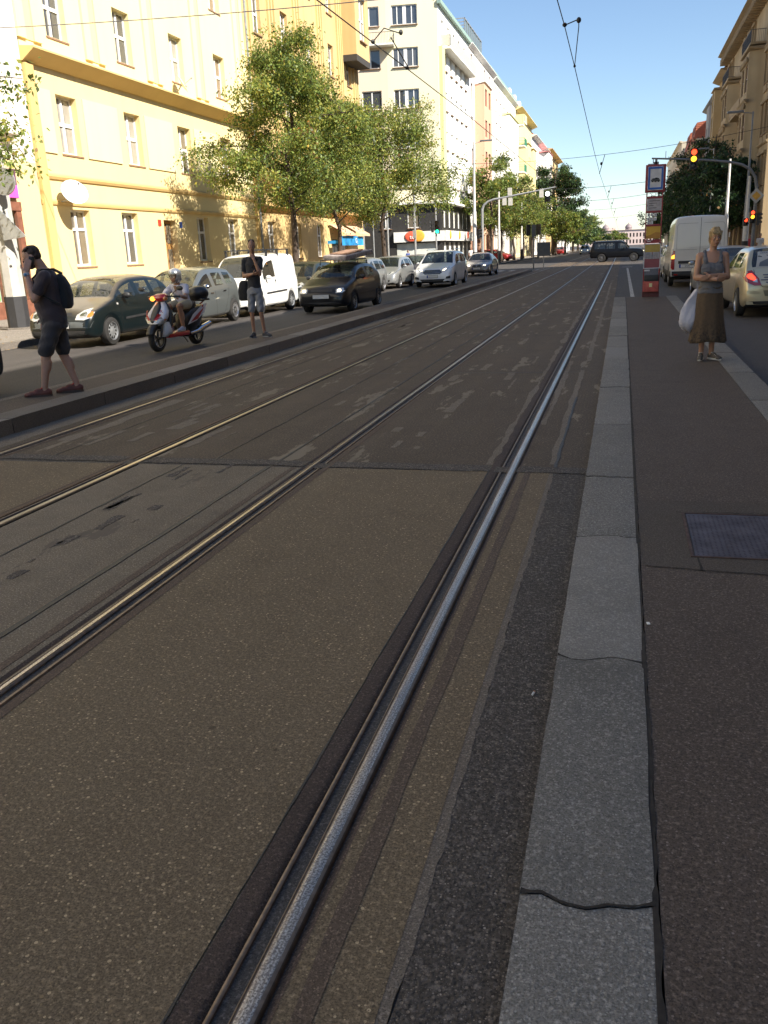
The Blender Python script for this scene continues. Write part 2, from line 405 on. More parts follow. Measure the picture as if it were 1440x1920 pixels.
# ---------------------------------------------------------------- rails
def steel():
    m, nt, b = new_mat('rail_steel')
    p = position(nt, (90, 2.5, 90)); f = noise(nt, 1, 4, p); f2 = noise(nt, 160, 2, position(nt))
    c = mix(nt, ramp(nt, f2, [(.40, 0.), (.60, 1.)]), (.22,.19,.165), (.66,.60,.52)); st_ = noise(nt, 1, 5, position(nt, (260, 1.2, 260)), .7); c = mix(nt, ramp(nt, st_, [(.40, .7), (.6, 0.)]), c, (.20,.17,.15))
    nt.links.new(c, b.inputs['Base Color']); b.inputs['Metallic'].default_value = 1
    nt.links.new(ramp(nt, f, [(.3, .26), (.7, .44)]), b.inputs['Roughness']); bump(nt, f2, .08, .001, b)
    return m
rail_top = steel(); rail_side = M('rail_dark_steel', (.07,.055,.045), .5, .7, .3, 30)
def rail(c, s, label):       # s = -1: groove on the -x side
    mb = MB(); y0, y1 = -2, 400
    P = lambda x, z: (c+s*-x, z)
    hd = [P(-.034,-.0), P(-.034,-.14), P(.034,-.14), P(.034,-.002), P(.030,.003), P(.015,.0055), P(-.012,.0055), P(-.028,.0035)]
    # here +x in P is away from the groove when s = -1
    for quadpts, mi in (([P(-.026,.0035), P(-.018,.005)], 3), ([P(-.018,.005), P(-.006,.0056), P(.010,.0056), P(.018,.005)], 0), ([P(.018,.005), P(.028,.003)], 3), ([P(.028,.003), P(.034,-.003), P(.036,-.03)], 1),
                        ([P(-.026,.0035), P(-.033,-.004), P(-.034,-.045)], 3), ([P(-.034,-.045), P(-.072,-.045), P(-.074,-.004)], 1),
                        ([P(-.074,-.004), P(-.088,-.003), P(-.092,-.012)], 3), ([P(-.092,-.012), P(-.115,-.004), P(-.167,.0015)], 2),
                        ([P(.036,-.03), P(.040,-.008), P(.062,.001)], 2)):
        for a, b in zip(quadpts[:-1], quadpts[1:]):
            mb.add([(a[0], y0, a[1]), (b[0], y0, b[1]), (b[0], y1, b[1]), (a[0], y1, a[1])], [(0,1,2,3)], mi)
    o = mb.build('tram_rail', [rail_top, rail_side, rubber, rail_mid], smooth=35)
    tag(o, label, 'rail', 'grooved tram rails set in the paving')
rail_mid = M('rail_brushed', (.20,.155,.12), .55, .75, .3, 30)
rail(HR, -1, 'polished grooved tram rail running closest to the granite kerb of the empty platform')
rail(HL, 1, 'polished grooved tram rail, second from the granite platform kerb')
rail(FR, -1, 'grooved tram rail of the far track, third from the granite platform kerb')
rail(FL, 1, 'grooved tram rail beside the kerb where the two men wait')

# ---------------------------------------------------------------- near platform
plat = MB()
plat.box(.135, 1.205, -8, 26.15, -.3, .155)
struct('platform', plat, P_asph)
joints = [-.9, .4, 1.717, 2.985, 4.427, 5.679, 7.454, 9.512, 10.905, 11.956, 13.36, 15.0, 16.72, 18.5, 20.31, 22.3, 24.3, 26.15]
JL = []
def stones(x0, x1, ys, ztop, seed, wob=.012, gap=.006, chips=True):
    mb = MB(); r = random.Random(seed)
    pv = [0.]*7
    for y0, y1 in zip(ys[:-1], ys[1:]):
        nv = [r.uniform(-wob, wob)+math.sin(i*1.1+y1)*wob*.8 for i in range(7)] if y1 != ys[-1] else [0]*7
        dz = r.uniform(-.003, .003); n = 7; bx = .008
        nx = n; rows_ = []
        L = max(5, int((y1-y0)/.12))
        for j in range(L+1):
            t = j/L; row = []
            for i in range(nx):
                u = i/(nx-1); x = x0+(x1-x0)*u
                if i in (0, nx-1): x += (1 if i == 0 else -1)*abs(r.gauss(0, .002))
                ya = y0+gap/2+pv[i]; yb = y1-gap/2+nv[i]
                y = ya+(yb-ya)*t; z = ztop+dz-(.003 if j in (0, L) else 0)-(.003 if i in (0, nx-1) else 0)+r.uniform(-.0006, .0006)
                row.append((x, y, z))
            rows_.append(row)
        vs = [p for row in rows_ for p in row]
        fs = [(j*nx+i, j*nx+i+1, (j+1)*nx+i+1, (j+1)*nx+i) for j in range(L) for i in range(nx-1)]
        b = len(vs); 
        rim = [(j, 0) for j in range(L+1)]
        bot = [(p[0]-(.004 if True else 0), p[1], -.3) for row in rows_ for p in (row[0],)]+[(row[-1][0]+.002, row[-1][1], -.3) for row in rows_]
        vs += bot
        fs += [((j+1)*nx, j*nx, b+j, b+j+1) for j in range(L)]
        fs += [(j*nx+nx-1, (j+1)*nx+nx-1, b+L+1+j+1, b+L+1+j) for j in range(L)]
        c = len(vs); vs += [(p[0], p[1], ztop-.06) for p in rows_[0]]+[(p[0], p[1], ztop-.06) for p in rows_[-1]]
        fs += [(i+1, i, c+i, c+i+1) for i in range(nx-1)]+[(L*nx+i, L*nx+i+1, c+nx+i+1, c+nx+i) for i in range(nx-1)]
        mb.add(vs, fs); pv = nv; JL.append((x0, x1, y1, list(nv), ztop))
    return mb
struct('kerb_near', stones(-.185, .125, joints, .16, 4, .014, .009), kerb_m, smooth=40)
km = MB(); km.box(-.165, .13, -3, 26.1, -.3, .1495); ribbon(km, [(.118, -3), (.118, 26.1)], edge(.134, -3, 26.1, .03, .004, 9), .12, .157)
struct('kerb_joint_dirt', km, gap_m)
rj = [-6.5+1.9*i for i in range(17)]+[26.2]
struct('kerb_road_side', stones(1.21, 1.49, rj, .158, 8, .006, .014), kerb_m, smooth=40)
km = MB(); km.box(1.2, 1.48, -5, 26.1, -.3, .1475); struct('kerb_road_side_dirt', km, gap_m)
jd = MB(); rj_ = random.Random(3)
for jx0, jx1, jy, jn, jz in JL:
    vs = []; m_ = 25
    for i in range(m_):
        u = i/(m_-1); yy = jy+float(np.interp(u, np.linspace(0, 1, 7), jn)); wv = .0018+rj_.uniform(0, .0035)+(.006 if i in (0, m_-1) else 0)
        vs += [(jx0+.002+(jx1-jx0-.004)*u, yy-wv, jz-.0005), (jx0+.002+(jx1-jx0-.004)*u, yy+wv*rj_.uniform(.6, 1.2), jz-.0005)]
    jd.add(vs, [(2*i, 2*i+2, 2*i+3, 2*i+1) for i in range(m_-1)])
struct('kerb_joint_filler', jd, gap_m)
# ragged cracks in the platform asphalt
ck = MB()
def crack_x(x0, x1, y, wd, seed, z=.158, slope=0.):
    r = random.Random(seed); n = int((x1-x0)/.02)+2; vs = []; d = 0
    for i in range(n):
        x = x0+(x1-x0)*i/(n-1); d = d*.85+r.uniform(-.005, .005); q = wd*r.uniform(.3, 1)
        vs += [(x, y+d+slope*(x-x0), z), (x, y+d+q+slope*(x-x0), z)]
    ck.add(vs, [(2*i, 2*i+2, 2*i+3, 2*i+1) for i in range(n-1)])
crack_x(.14, 1.2, 5.12, .005, 1, slope=.06); crack_x(.16, 1.2, 4.0, .012, 2, slope=-.09); crack_x(.34, .9, 4.915, .015, 3); crack_x(.14, 1.2, 9.8, .006, 4); crack_x(.14, 1.2, 15.2, .005, 5)
seam(.40, 3.98, 4.16, .007, 61, ck, .158, .006)
struct('platform_cracks', ck, gap_m)
# the patch round the manhole is a little lighter
struct('platform_patch', MB().quad((.14, 4.02, .1566), (1.2, 3.93, .1566), (1.2, 5.17, .1566), (.14, 5.12, .1566)),
       pavement('patch_asphalt', (.098,.078,.06), (.115,.092,.072), (.07,.056,.045), (.2,.16,.12), 80, .3, .3, stain=.3, grain=240))
mh = thing('manhole_cover', 'square steel chequer plate manhole cover sunk in the platform asphalt', 'manhole cover', (.80, 4.535, .158))
steel_m = M('chequer_steel', (.085,.072,.082), .6, .5, .5, 7)
mb = MB().box(-.41, .41, -.35, .35, -.03, .001)
for i in range(34):
    for j in range(29):
        x = -.395+i*.024; y = -.335+j*.024; a = R(35) if (i+j) % 2 else R(-35)
        dx, dy = math.cos(a)*.009, math.sin(a)*.009; ex, ey = -math.sin(a)*.0025, math.cos(a)*.0025
        if abs(x) > .395 or abs(y) > .335: continue
        mb.add([(x-dx, y-dy, .001), (x+ex, y+ey, .001), (x+dx, y+dy, .001), (x-ex, y-ey, .001), (x, y, .0035)], [(0,1,4), (1,2,4), (2,3,4), (3,0,4)])
mb.build('plate', steel_m, mh)
fr = MB(); ru = M('rusty_steel', (.10,.06,.045), .7, .5, .4, 25)
fr.box(-.432, -.416, -.37, .37, -.03, .003).box(.416, .432, -.37, .37, -.03, .003).box(-.416, .416, -.37, -.356, -.03, .003).box(-.416, .416, .356, .37, -.03, .003)
fr.box(-.417, .417, -.357, .357, -.04, -.012); fr.build('frame', ru, mh)

# ---------------------------------------------------------------- left platform
struct('platform_left', MB().box(-6.95, -6.35, -30, 62.5, -.3, .155), P_asph)
lj = [-31+1.75*i for i in range(53)]+[62.6]
struct('kerb_left_platform', stones(-6.37, -6.02, lj, .16, 12, .02, .012), kerb_m2, smooth=40)
struct('kerb_left_platform_dirt', MB().box(-6.37, -6.04, -30, 62.4, -.3, .14), gap_m)
struct('kerb_left_platform_back', stones(-7.1, -6.95, [-31+2.3*i for i in range(40)]+[62.6], .157, 13, .004, .008), mortar, smooth=40)
# ---------------------------------------------------------------- sidewalks
for nm, x0, x1, y0, y1, kx in (('sidewalk_left', -19.3, -12.92, -60, 65, -12.92), ('sidewalk_left_far', -17.3, -12.92, 86, 420, -12.92),
                               ('sidewalk_right', 7.62, 11.9, -60, 64.5, 7.36), ('sidewalk_right_far', 7.62, 11.9, 84, 420, 7.36)):
    struct(nm, MB().box(x0, x1, y0, y1, -.3, .118), S_walk)
    mb = MB().box(kx, kx+.26, y0, y1, -.3, .123); struct(nm.replace('sidewalk', 'kerb_sidewalk'), mb, kerb_m2)
struct('sidewalk_side_street', MB().box(-60, -19.3, 60, 65, -.3, .118).box(-60, -17.3, 86, 92, -.3, .118).box(11.9, 60, 58, 64.5, -.3, .118).box(11.9, 60, 84, 90, -.3, .118), S_walk)
# painted lines
wl = MB().box(.29, .41, 28.3, 63.6, -.02, -.007).box(-.0, .72, 66.2, 66.7, -.02, -.007).box(-.16, 1.48, 26.3, 26.42, -.02, -.007)
for k in range(9): wl.box(-12.2+k*1.0, -11.7+k*1.0, 66.6, 69.6, -.02, -.010)
for k in range(6): wl.box(1.7+k*1.0, 2.2+k*1.0, 66.6, 69.6, -.02, -.010)
wl.box(4.6, 4.72, -20, 60, -.02, -.008)
struct('road_markings', wl, white_paint)
# litter
bt_ = MB().tube([(0,0,.004),(.004,.018,.004)], .004, 8).build('cigarette_butt', M('cig_paper', (.75,.72,.66), .8))
bt_.location = (-.272, 2.955, 0); tag(bt_, 'white cigarette butt with orange tip on the dark gutter asphalt', 'cigarette butt')
t_ = MB().tube([(.004,.018,.004),(.0057,.026,.004)], .0042, 8).build('tip', M('cig_tip', (.5,.22,.08), .8), bt_)
gm = MB().box(-.006,.006,-.009,.009,0,.004).build('paper_scrap', M('scrap_paper', (.8,.78,.74), .8), bev=.001); gm.location = (.15, 3.335, .1575); gm.rotation_euler.z = .2
tag(gm, 'tiny white paper scrap lying against the back edge of the granite kerb', 'litter')
lf = M('dry_leaf', (.30,.19,.07), .8, var=.4)
mb = MB()
for k in range(420):
    x = random.choice((random.gauss(-12.55, .18), random.gauss(-13.3, .5))); y = random.uniform(8, 62); z = .006 if x > -12.64 else .128
    a = random.uniform(0, PI); s = random.uniform(.02, .05)
    mb.add([(x+s*math.cos(a), y+s*math.sin(a), z), (x-s*.5*math.sin(a), y+s*.5*math.cos(a), z+.012), (x-s*math.cos(a), y-s*math.sin(a), z), (x+s*.5*math.sin(a), y-s*.5*math.cos(a), z+.004)], [(0,1,2,3)])
tag(mb.build('fallen_leaves', lf), 'dry brown leaves scattered along the left sidewalk kerb', 'leaves', kind='stuff')
# ================================================================ BUILDINGS
white_fr = M('window_white', (.78,.77,.73), .45, var=.05)
brown_fr = M('window_brown', (.16,.085,.05), .5, var=.2)
panes = [glass_mat('pane_a', (.05,.05,.05), .04), glass_mat('pane_b', (.10,.085,.065), .06), glass_mat('pane_c', (.03,.035,.042), .03)]
curtain = M('net_curtain', (.42,.38,.32), .8, var=.3, scale=3)
sill_m = M('sheet_sill', (.28,.17,.10), .6, var=.2)
zinc = M('zinc', (.30,.32,.33), .5, .3, .2)
_wp = {}; _wr = random.Random(4); pane_light = glass_mat('pane_curtained', (.20,.19,.17), .08); pane_warm = glass_mat('pane_warm', (.14,.10,.07), .07)
def win_proto(kind, w, h, fr, sill=True, pane=None):
    key = (kind, round(w, 2), round(h, 2), fr.name, sill, pane.name if pane else '')
    if key in _wp: return _wp[key]
    t = .075; d = .06; f = MB()
    f.box(-w/2, -w/2+t, -d, 0, 0, h).box(w/2-t, w/2, -d, 0, 0, h).box(-w/2+t, w/2-t, -d, 0, 0, t).box(-w/2+t, w/2-t, -d, 0, h-t, h)
    if kind in ('cross', 'double', 'pair', 'stem'):
        f.box(-.055, .055, -d-.012, -.004, t, h-t)
    if kind in ('cross', 'transom'):
        zt = h*.52; f.box(-w/2+t, -.055, -d-.014, -.003, zt-.06, zt+.06).box(.055, w/2-t, -d-.014, -.003, zt-.06, zt+.06)
        if kind == 'transom': f.box(-.055, .055, -d-.014, -.003, zt-.06, zt+.06)
    if kind == 'stem':
        zt = h*.66; f.box(-w/2+t, -.055, -d-.014, -.003, zt-.05, zt+.05).box(.055, w/2-t, -d-.014, -.003, zt-.05, zt+.05)
    if kind == 'pair':
        f.box(-.16, .16, -d-.014, -.003, t, h-t)
        for s in (-1, 1):
            xm = s*(w/2+.16)/2; f.box(xm-.045, xm+.045, -d-.010, -.004, t, h-t)
    o = f.build('window', fr)
    p = MB().box(-w/2+.02, w/2-.02, -.028, -.012, .02, h-.02).build('pane', pane or panes[len(_wp) % 3], o)
    if sill:
        MB().box(-w/2-.05, w/2+.05, -.32, -.02, -.075, -.018).build('sill', sill_m, o)
    _wp[key] = [o, False]
    return _wp[key]
def put_window(parent, kind, x0, x1, z0, z1, y, fr, sill=True, pane=None):
    w, h = x1-x0, z1-z0
    pr = win_proto(kind, w, h, fr, sill, pane)
    o = pr[0] if not pr[1] else copy_tree(pr[0]); pr[1] = True
    o.parent = parent; o.location = ((x0+x1)/2, y, z0)
    if pane is None:
        for ch in o.children:
            if ch.name.startswith('pane'):
                ch.material_slots[0].link = 'OBJECT'; ch.material_slots[0].material = _wr.choice(panes+[pane_light, pane_warm, panes[2]])
    return o
def wall_open(mb, x0, x1, z0, z1, ops, y=0., dep=.2, mi=0, rev=None):
    xs = sorted({x0, x1, *[min(max(v, x0), x1) for o in ops for v in o[:2]]}); zs = sorted({z0, z1, *[min(max(v, z0), z1) for o in ops for v in o[2:4]]})
    for a, b in zip(xs[:-1], xs[1:]):
        for c, d in zip(zs[:-1], zs[1:]):
            xm, zm = (a+b)/2, (c+d)/2
            if any(o[0] < xm < o[1] and o[2] < zm < o[3] for o in ops): continue
            mb.quad((a, y, c), (b, y, c), (b, y, d), (a, y, d), mi)
    rm = mi if rev is None else rev
    for o in ops:
        a, b, c, d = o[:4]; Y = y+dep
        mb.quad((a, y, c), (a, Y, c), (a, Y, d), (a, y, d), rm); mb.quad((b, y, c), (b, y, d), (b, Y, d), (b, Y, c), rm)
        mb.quad((a, y, d), (a, Y, d), (b, Y, d), (b, y, d), rm); mb.quad((a, y, c), (b, y, c), (b, Y, c), (a, Y, c), rm)
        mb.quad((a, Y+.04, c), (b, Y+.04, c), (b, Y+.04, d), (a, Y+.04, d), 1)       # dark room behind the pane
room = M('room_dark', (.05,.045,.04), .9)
def shell(mb, L, D, H, z0=0.):        # other sides of the block
    mb.quad((0,0,z0), (0,0,H), (0,D,H), (0,D,z0)); mb.quad((L,0,z0), (L,D,z0), (L,D,H), (L,0,H)); mb.quad((0,D,z0), (0,D,H), (L,D,H), (L,D,z0))
    mb.quad((0,0,H), (L,0,H), (L,D,H), (0,D,H))
def windows_of(b, ops, kind, fr, y, dep=.2, sill=True, pane=None):
    for o in ops: put_window(b, o[4] if len(o) > 4 else kind, o[0], o[1], o[2], o[3], y+dep-.01, fr, sill, pane)
def cornice(parent, x0, x1, z, prot, h, mat, y=0., name='cornice', steps=3, ends=True):
    pr = [(y-.002, z), ]
    for k in range(steps):
        p = prot*(k+1)/steps; pr += [(y-prot*(k+.35)/steps-.02, z+h*k/steps), (y-p, z+h*(k+.6)/steps)]
    pr += [(y-prot, z+h), (y-.002, z+h+.06)]
    return MB().extr(pr, x0, x1).build(name, mat, parent, smooth=25)
def gable(parent, L, D, H, ridge, mat, over=.5, x0=0., name='roof', mans=False):
    mb = MB()
    if mans: pr = [(-over, H), (-over+1.6, H+ridge*.72), (D/2, H+ridge), (D+over-1.6, H+ridge*.72), (D+over, H)]
    else: pr = [(-over, H), (D/2, H+ridge), (D+over, H)]
    return mb.extr(pr, x0, x0+L).build(name, mat, parent)
def tiles(name, c):
    m, nt, b = new_mat(name); p = objco(nt)
    wv = nt.nodes.new('ShaderNodeTexWave'); wv.inputs['Scale'].default_value = 1.1; wv.bands_direction = 'Z'; wv.inputs['Distortion'].default_value = .3; nt.links.new(p, wv.inputs['Vector'])
    n = noise(nt, 3, 6, p); a = mix(nt, n, tuple(x*.6 for x in c), tuple(x*1.3 for x in c)); a = mix(nt, math_(nt, 'MULTIPLY', wv.outputs[0], .25), a, tuple(x*.5 for x in c))
    nt.links.new(a, b.inputs['Base Color']); b.inputs['Roughness'].default_value = .85; bump(nt, wv.outputs[0], .5, .05, b); return m
red_tile = tiles('red_tile', (.42,.13,.07)); dark_tile = tiles('dark_tile', (.14,.07,.05))
green_metal = M('green_copper', (.30,.42,.36), .6, .1, .15)
LEFT = PI/2; RIGHT = -PI/2

# ---- yellow house, y 27 .. 45.8
yl = plaster('yellow_plaster', (.83,.66,.33), .12); yp = plaster('pale_yellow_plaster', (.83,.73,.42), .15); yd = plaster('deep_yellow_trim', (.72,.50,.20), .2)
b = thing('apartment_house', 'bright yellow apartment house with white cross windows and a white satellite dish', 'building', (-19, 27, .1), LEFT, 'street houses on the sunny side')
L = 18.8; H = 22.
cx_ = [2.2, 6.6, 11.0, 15.35]
ops = []
for c in (2.15, 5.55, 12.0, 15.4): ops.append((c-.6, c+.6, 1.55, 3.5, 'stem'))
door_op = (8.25, 9.35, .02, 3.3)
for z0, z1 in ((5.35, 7.25), (9.05, 10.9), (12.8, 14.65), (16.5, 18.3)):
    for c in cx_: ops.append((c-.6, c+.6, z0, z1, 'cross' if z0 < 18 else 'cross'))
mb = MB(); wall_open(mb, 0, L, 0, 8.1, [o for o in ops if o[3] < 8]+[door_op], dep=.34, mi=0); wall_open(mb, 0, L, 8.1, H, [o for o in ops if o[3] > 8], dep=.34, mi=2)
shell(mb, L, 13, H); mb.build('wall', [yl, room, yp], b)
windows_of(b, ops, 'cross', white_fr, 0, .3)
cornice(b, -.05, L, 8.0, .55, .38, yd); cornice(b, -.05, L, 21.6, .7, .5, yd, name='eaves_cornice')
cornice(b, -.02, L, 4.45, .10, .14, yd, name='belt_course', steps=1); cornice(b, -.02, L, 3.62, .08, .12, yd, name='belt_course', steps=1)
MB().box(-.03, L, -.10, -.001, 0, .85).build('plinth', yd, b)
gable(b, L, 13, H+.1, 3.4, dark_tile)
for c0, c1 in ((.35, 1.25), (3.15, 5.45), (7.5, 9.85), (11.9, 14.2), (16.3, 18.4)): MB().box(c0, c1, -.05, -.001, 5.3, 7.3).build('wall_panel', yp, b)
for c in (0.55, 4.4, 8.8, 13.2, 17.9):
    mb = MB()
    for dx in (-.62, .22): mb.box(c+dx, c+dx+.42, -.09, -.001, 8.7, 21.3)
    mb.box(c-.2, c+.22, -.03, -.001, 8.7, 21.3, 1)
    mb.build('pilaster', [yp, yl], b)
MB().box(.0, .42, -.12, -.001, .85, 7.95).build('corner_pilaster', yd, b); MB().box(L-.42, L, -.12, -.001, .85, 7.95).build('corner_pilaster', yd, b)
d = MB(); d.box(8.27, 9.33, .26, .31, .03, 3.28); wood = M('door_wood', (.42,.22,.07), .55, var=.25, scale=4)
for px in (8.36, 8.86):
    for z0, z1 in ((.2, .9), (1.0, 2.1), (2.35, 3.15)): d.box(px, px+.38, .235, .262, z0, z1, 1 if z0 > .9 else 0)
d = d.build('door', [wood, panes[1]], b); MB().box(8.77, 8.80, .18, .24, 1.0, 1.15).build('handle', zinc, d)
sgn = MB().box(7.75, 8.0, -.03, -.002, 3.05, 3.3).build('number_plate', M('red_enamel', (.5,.05,.03), .4), b)
MB().box(9.65, 9.88, -.03, -.002, 3.0, 3.25).build('number_plate', M('blue_enamel', (.05,.10,.35), .4), b)
MB().tube([(L-.1, -.16, .1), (L-.1, -.16, 21.5)], .06, 8).build('downpipe', zinc, b)
def dish(x, y, z, r, label, az):
    t = thing('satellite_dish', label, 'satellite dish', (x, y, z), 0, 'satellite dishes on the yellow house')
    mb = MB(); prof = [(r*k/8, -.22*r*(1-(k/8)**2)) for k in range(9)]; prof2 = [(q, h-.012) for q, h in prof][::-1]
    mb.lathe(prof+prof2, 28); rot = Matrix.Rotation(R(az), 4, 'Z') @ Matrix.Rotation(R(62), 4, 'Y'); mb.xform(rot)
    mb.build('reflector', M('dish_white', (.82,.82,.8), .4, var=.03), t, smooth=40)
    m2 = MB().tube([rot @ Vector((0, r*.9, -.05)), rot @ Vector((0, 0, r*1.0))], .012, 6).tube([rot @ Vector((0, -.0, r*.98)), rot @ Vector((0, 0, r*1.18))], .03, 8)
    m2.build('receiver_arm', M('grey_plastic', (.25,.25,.26), .5), t)
    MB().tube([rot @ Vector((0,0,-.22*r)), (-.25, 0, -.25), (-(x+19)*-1*-1-.0 if False else -(x+19)+.02, 0, -.3)], .025, 6).build('wall_bracket', zinc, t)
dish(-18.35, 28.0, 4.12, .46, 'large round white satellite dish above the ground floor of the yellow house', -35)
dish(-18.5, 37.4, 9.0, .38, 'smaller white satellite dish fixed under an upper window of the yellow house', 20)

# ---- ochre house, y 45.8 .. 66
oc = plaster('ochre_plaster', (.71,.50,.23), .4); oc2 = plaster('ochre_trim', (.55,.33,.12), .4); oc3 = plaster('ochre_pale', (.74,.54,.25), .35)
b = thing('apartment_house', 'ochre apartment house streaked with dirt, half hidden behind the street trees', 'building', (-19, 45.82, .1), LEFT, 'street houses on the sunny side')
L = 20.2; H = 20.6; cs = [1.8, 5.9, 10.1, 14.4, 18.4]; ops = []
for k, c in enumerate(cs):
    if k < 3: ops.append((c-.6, c+.6, 1.5, 3.5, 'stem'))
    for z0, z1 in ((5.35, 7.3), (9.1, 11.0), (12.9, 14.8), (16.6, 18.5)): ops.append((c-.55, c+.55, z0, z1))
shop = (12.5, 16.2, .02, 2.6)
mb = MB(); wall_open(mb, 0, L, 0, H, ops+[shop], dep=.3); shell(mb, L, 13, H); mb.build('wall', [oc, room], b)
windows_of(b, ops, 'cross', white_fr, 0, .26)
cornice(b, 0, L+.2, 4.0, .35, .3, oc2); cornice(b, -.1, L+.3, H-.1, .8, .5, oc2, name='eaves_cornice'); gable(b, L+.3, 13, H+.4, 3.6, dark_tile)
mb = MB()
for c in (.25, 3.9, 8.0, 12.3, 16.4, 19.9):
    for dx in (-.5, -.06, .38): mb.box(c+dx-.09, c+dx+.09, -.12, -.001, 4.6, 20.3)
mb.build('ribs', oc3, b)
mb = MB().box(16.8, 20.1, -1.1, -.001, 14.2, 14.6, 1); wall_open(mb, 16.8, 20.1, 14.6, 20.0, [(17.7, 19.2, 15.6, 18.2)], y=-1.1, dep=.2)
mb.quad((16.8, -1.1, 14.6), (16.8, -1.1, 20), (16.8, 0, 20), (16.8, 0, 14.6)); mb.quad((20.1, -1.1, 14.6), (20.1, 0, 14.6), (20.1, 0, 20), (20.1, -1.1, 20))
for k in range(9):
    a0 = PI*k/8; 
arch = [(17.7+.75*(1-math.cos(PI*k/10)), 18.2+.75*math.sin(PI*k/10)) for k in range(11)]
mb.add([(x, -1.13, z) for x, z in arch], [tuple(range(11))], 1)
mb.build('bay_window_wall', [oc, room], b); put_window(b, 'cross', 17.7, 19.2, 15.6, 18.2, -.93, white_fr)
aw = MB()
for x0 in (11.9, 15.5):
    aw.add([(x0, -.05, 3.55), (x0+2.6, -.05, 3.55), (x0+2.6, -1.1, 2.95), (x0, -1.1, 2.95), (x0, -1.1, 2.8), (x0+2.6, -1.1, 2.8)], [(0,1,2,3), (3,2,5,4)])
aw.build('awning', M('awning_cloth', (.62,.40,.26), .9, var=.2), b)
MB().box(11.4, 17.0, -.9, -.78, 2.17, 2.78).box(11.5, 11.6, -.78, 0, 2.3, 2.5).box(16.7, 16.8, -.78, 0, 2.3, 2.5).build('shop_sign', None or (lambda: (lambda m: m)(M('sign_blue', (.03,.28,.62), .4, var=.5, scale=1.5)))(), b)
lettering('O', .5, M('sign_white', (.85,.85,.85), .5), b, (15.2, -.905, 2.48), (PI/2, 0, 0), depth=.004)
lettering('2', .26, MATS['sign_white'], b, (15.52, -.905, 2.36), (PI/2, 0, 0), depth=.004)
mb = MB().box(12.6, 16.1, .18, .24, .1, 2.5); mb.build('shop_window', panes[0], b)
rail_m = M('green_railing', (.05,.12,.06), .5)
mb = MB().box(14.0, 19.6, -.75, -.68, 5.2, 5.27)
for k in range(38): mb.box(14.0+k*.15, 14.02+k*.15, -.74, -.71, 4.35, 5.2)
mb.build('balcony_railing', rail_m, b); MB().box(13.9, 19.7, -.8, -.002, 4.18, 4.34).build('balcony_floor', oc2, b)

# ---- corner shop house at the left edge, y -20 .. 26.9
pk = plaster('peach_plaster', (.84,.78,.66), .15); brn = M('shopfront_wood', (.22,.09,.055), .5, var=.3, scale=5)
b = thing('shop_house', 'pale house with a brown wooden shopfront and coloured sign at the left edge', 'building', (-19, -12, .1), LEFT, 'street houses on the sunny side')
L = 38.95; H = 20.; ops = []
for c in np.arange(3, 38, 3.9):
    if c < 33: ops.append((c-.6, c+.6, 1.4, 3.4))
    for z0 in (6.2, 9.9, 13.6, 17.0): ops.append((c-.55, c+.55, z0, z0+1.9))
shopw = (33.2, 37.55, .55, 3.35)
mb = MB(); wall_open(mb, 0, L, 4.9, H, [o for o in ops if o[3] > 4.9], dep=.25); wall_open(mb, 0, L, 0, 4.9, [o for o in ops if o[3] < 4.9]+[shopw], dep=.3, mi=2)
shell(mb, L, 13, H); mb.build('wall', [pk, room, yl], b); windows_of(b, ops, 'cross', white_fr, 0, .22)
cornice(b, 0, L-1.3, 5.35, .45, .3, pk); gable(b, L, 13, H, 3.4, dark_tile)
MB().box(33.0, 37.75, -.06, .05, 0, .55).box(33.0, 33.25, -.06, .05, .55, 3.35).box(37.5, 37.75, -.06, .05, .55, 3.35).box(33.0, 37.75, -.09, .05, 3.35, 3.62).box(36.3, 36.45, .0, .08, .55, 3.35).build('shopfront_frame', brn, b)
MB().box(33.25, 37.5, .1, .14, .55, 3.35).build('shop_window', glass_mat('shop_pane', (.25,.27,.24), .06), b)
s_ = MB().box(33.2, 37.6, -.16, -.04, 3.72, 4.6)
pr_, pg_, pb_, pm_ = (M('sign_purple', (.16,.05,.12), .5), M('sign_lime', (.25,.6,.08), .5), M('sign_cyan', (.1,.5,.75), .5), M('sign_magenta', (.75,.12,.5), .5))
s_ = s_.build('shop_sign', pr_, b)
q = MB(); xs = [36.55, 36.75, 37.0, 37.3, 37.6]
for k in range(4): q.add([(xs[k], -.165, 3.74), (xs[k+1], -.165, 3.74), (xs[k]+.5*(k-1.2)*.3, -.165, 4.1+.0*k)], [(0,1,2)], k)
q.quad((36.3, -.163, 3.73), (37.6, -.163, 3.73), (37.6, -.163, 4.12), (36.3, -.163, 4.12), 3)
q.build('sign_triangles', [pg_, pb_, pm_, pm_], s_)
q = MB(); cs_ = [M('goods_yellow', (.8,.6,.05), .6), M('goods_green', (.15,.6,.08), .6), M('goods_teal', (.05,.3,.35), .6), M('goods_pink', (.7,.2,.4), .6)]
for k in range(26): 
    x = random.uniform(35.0, 36.2); z = random.uniform(.9, 2.6); q.box(x, x+random.uniform(.05, .2), .06, .095, z, z+random.uniform(.05, .25), random.choice((0, 2, 3)))
q.box(35.2, 36.2, .05, .095, .6, .95, 1); q.build('window_goods', cs_, b)
MB().box(36.7, 37.3, .07, .098, 1.1, 1.6).build('notice_board', M('notice', (.5,.55,.48), .6), b)

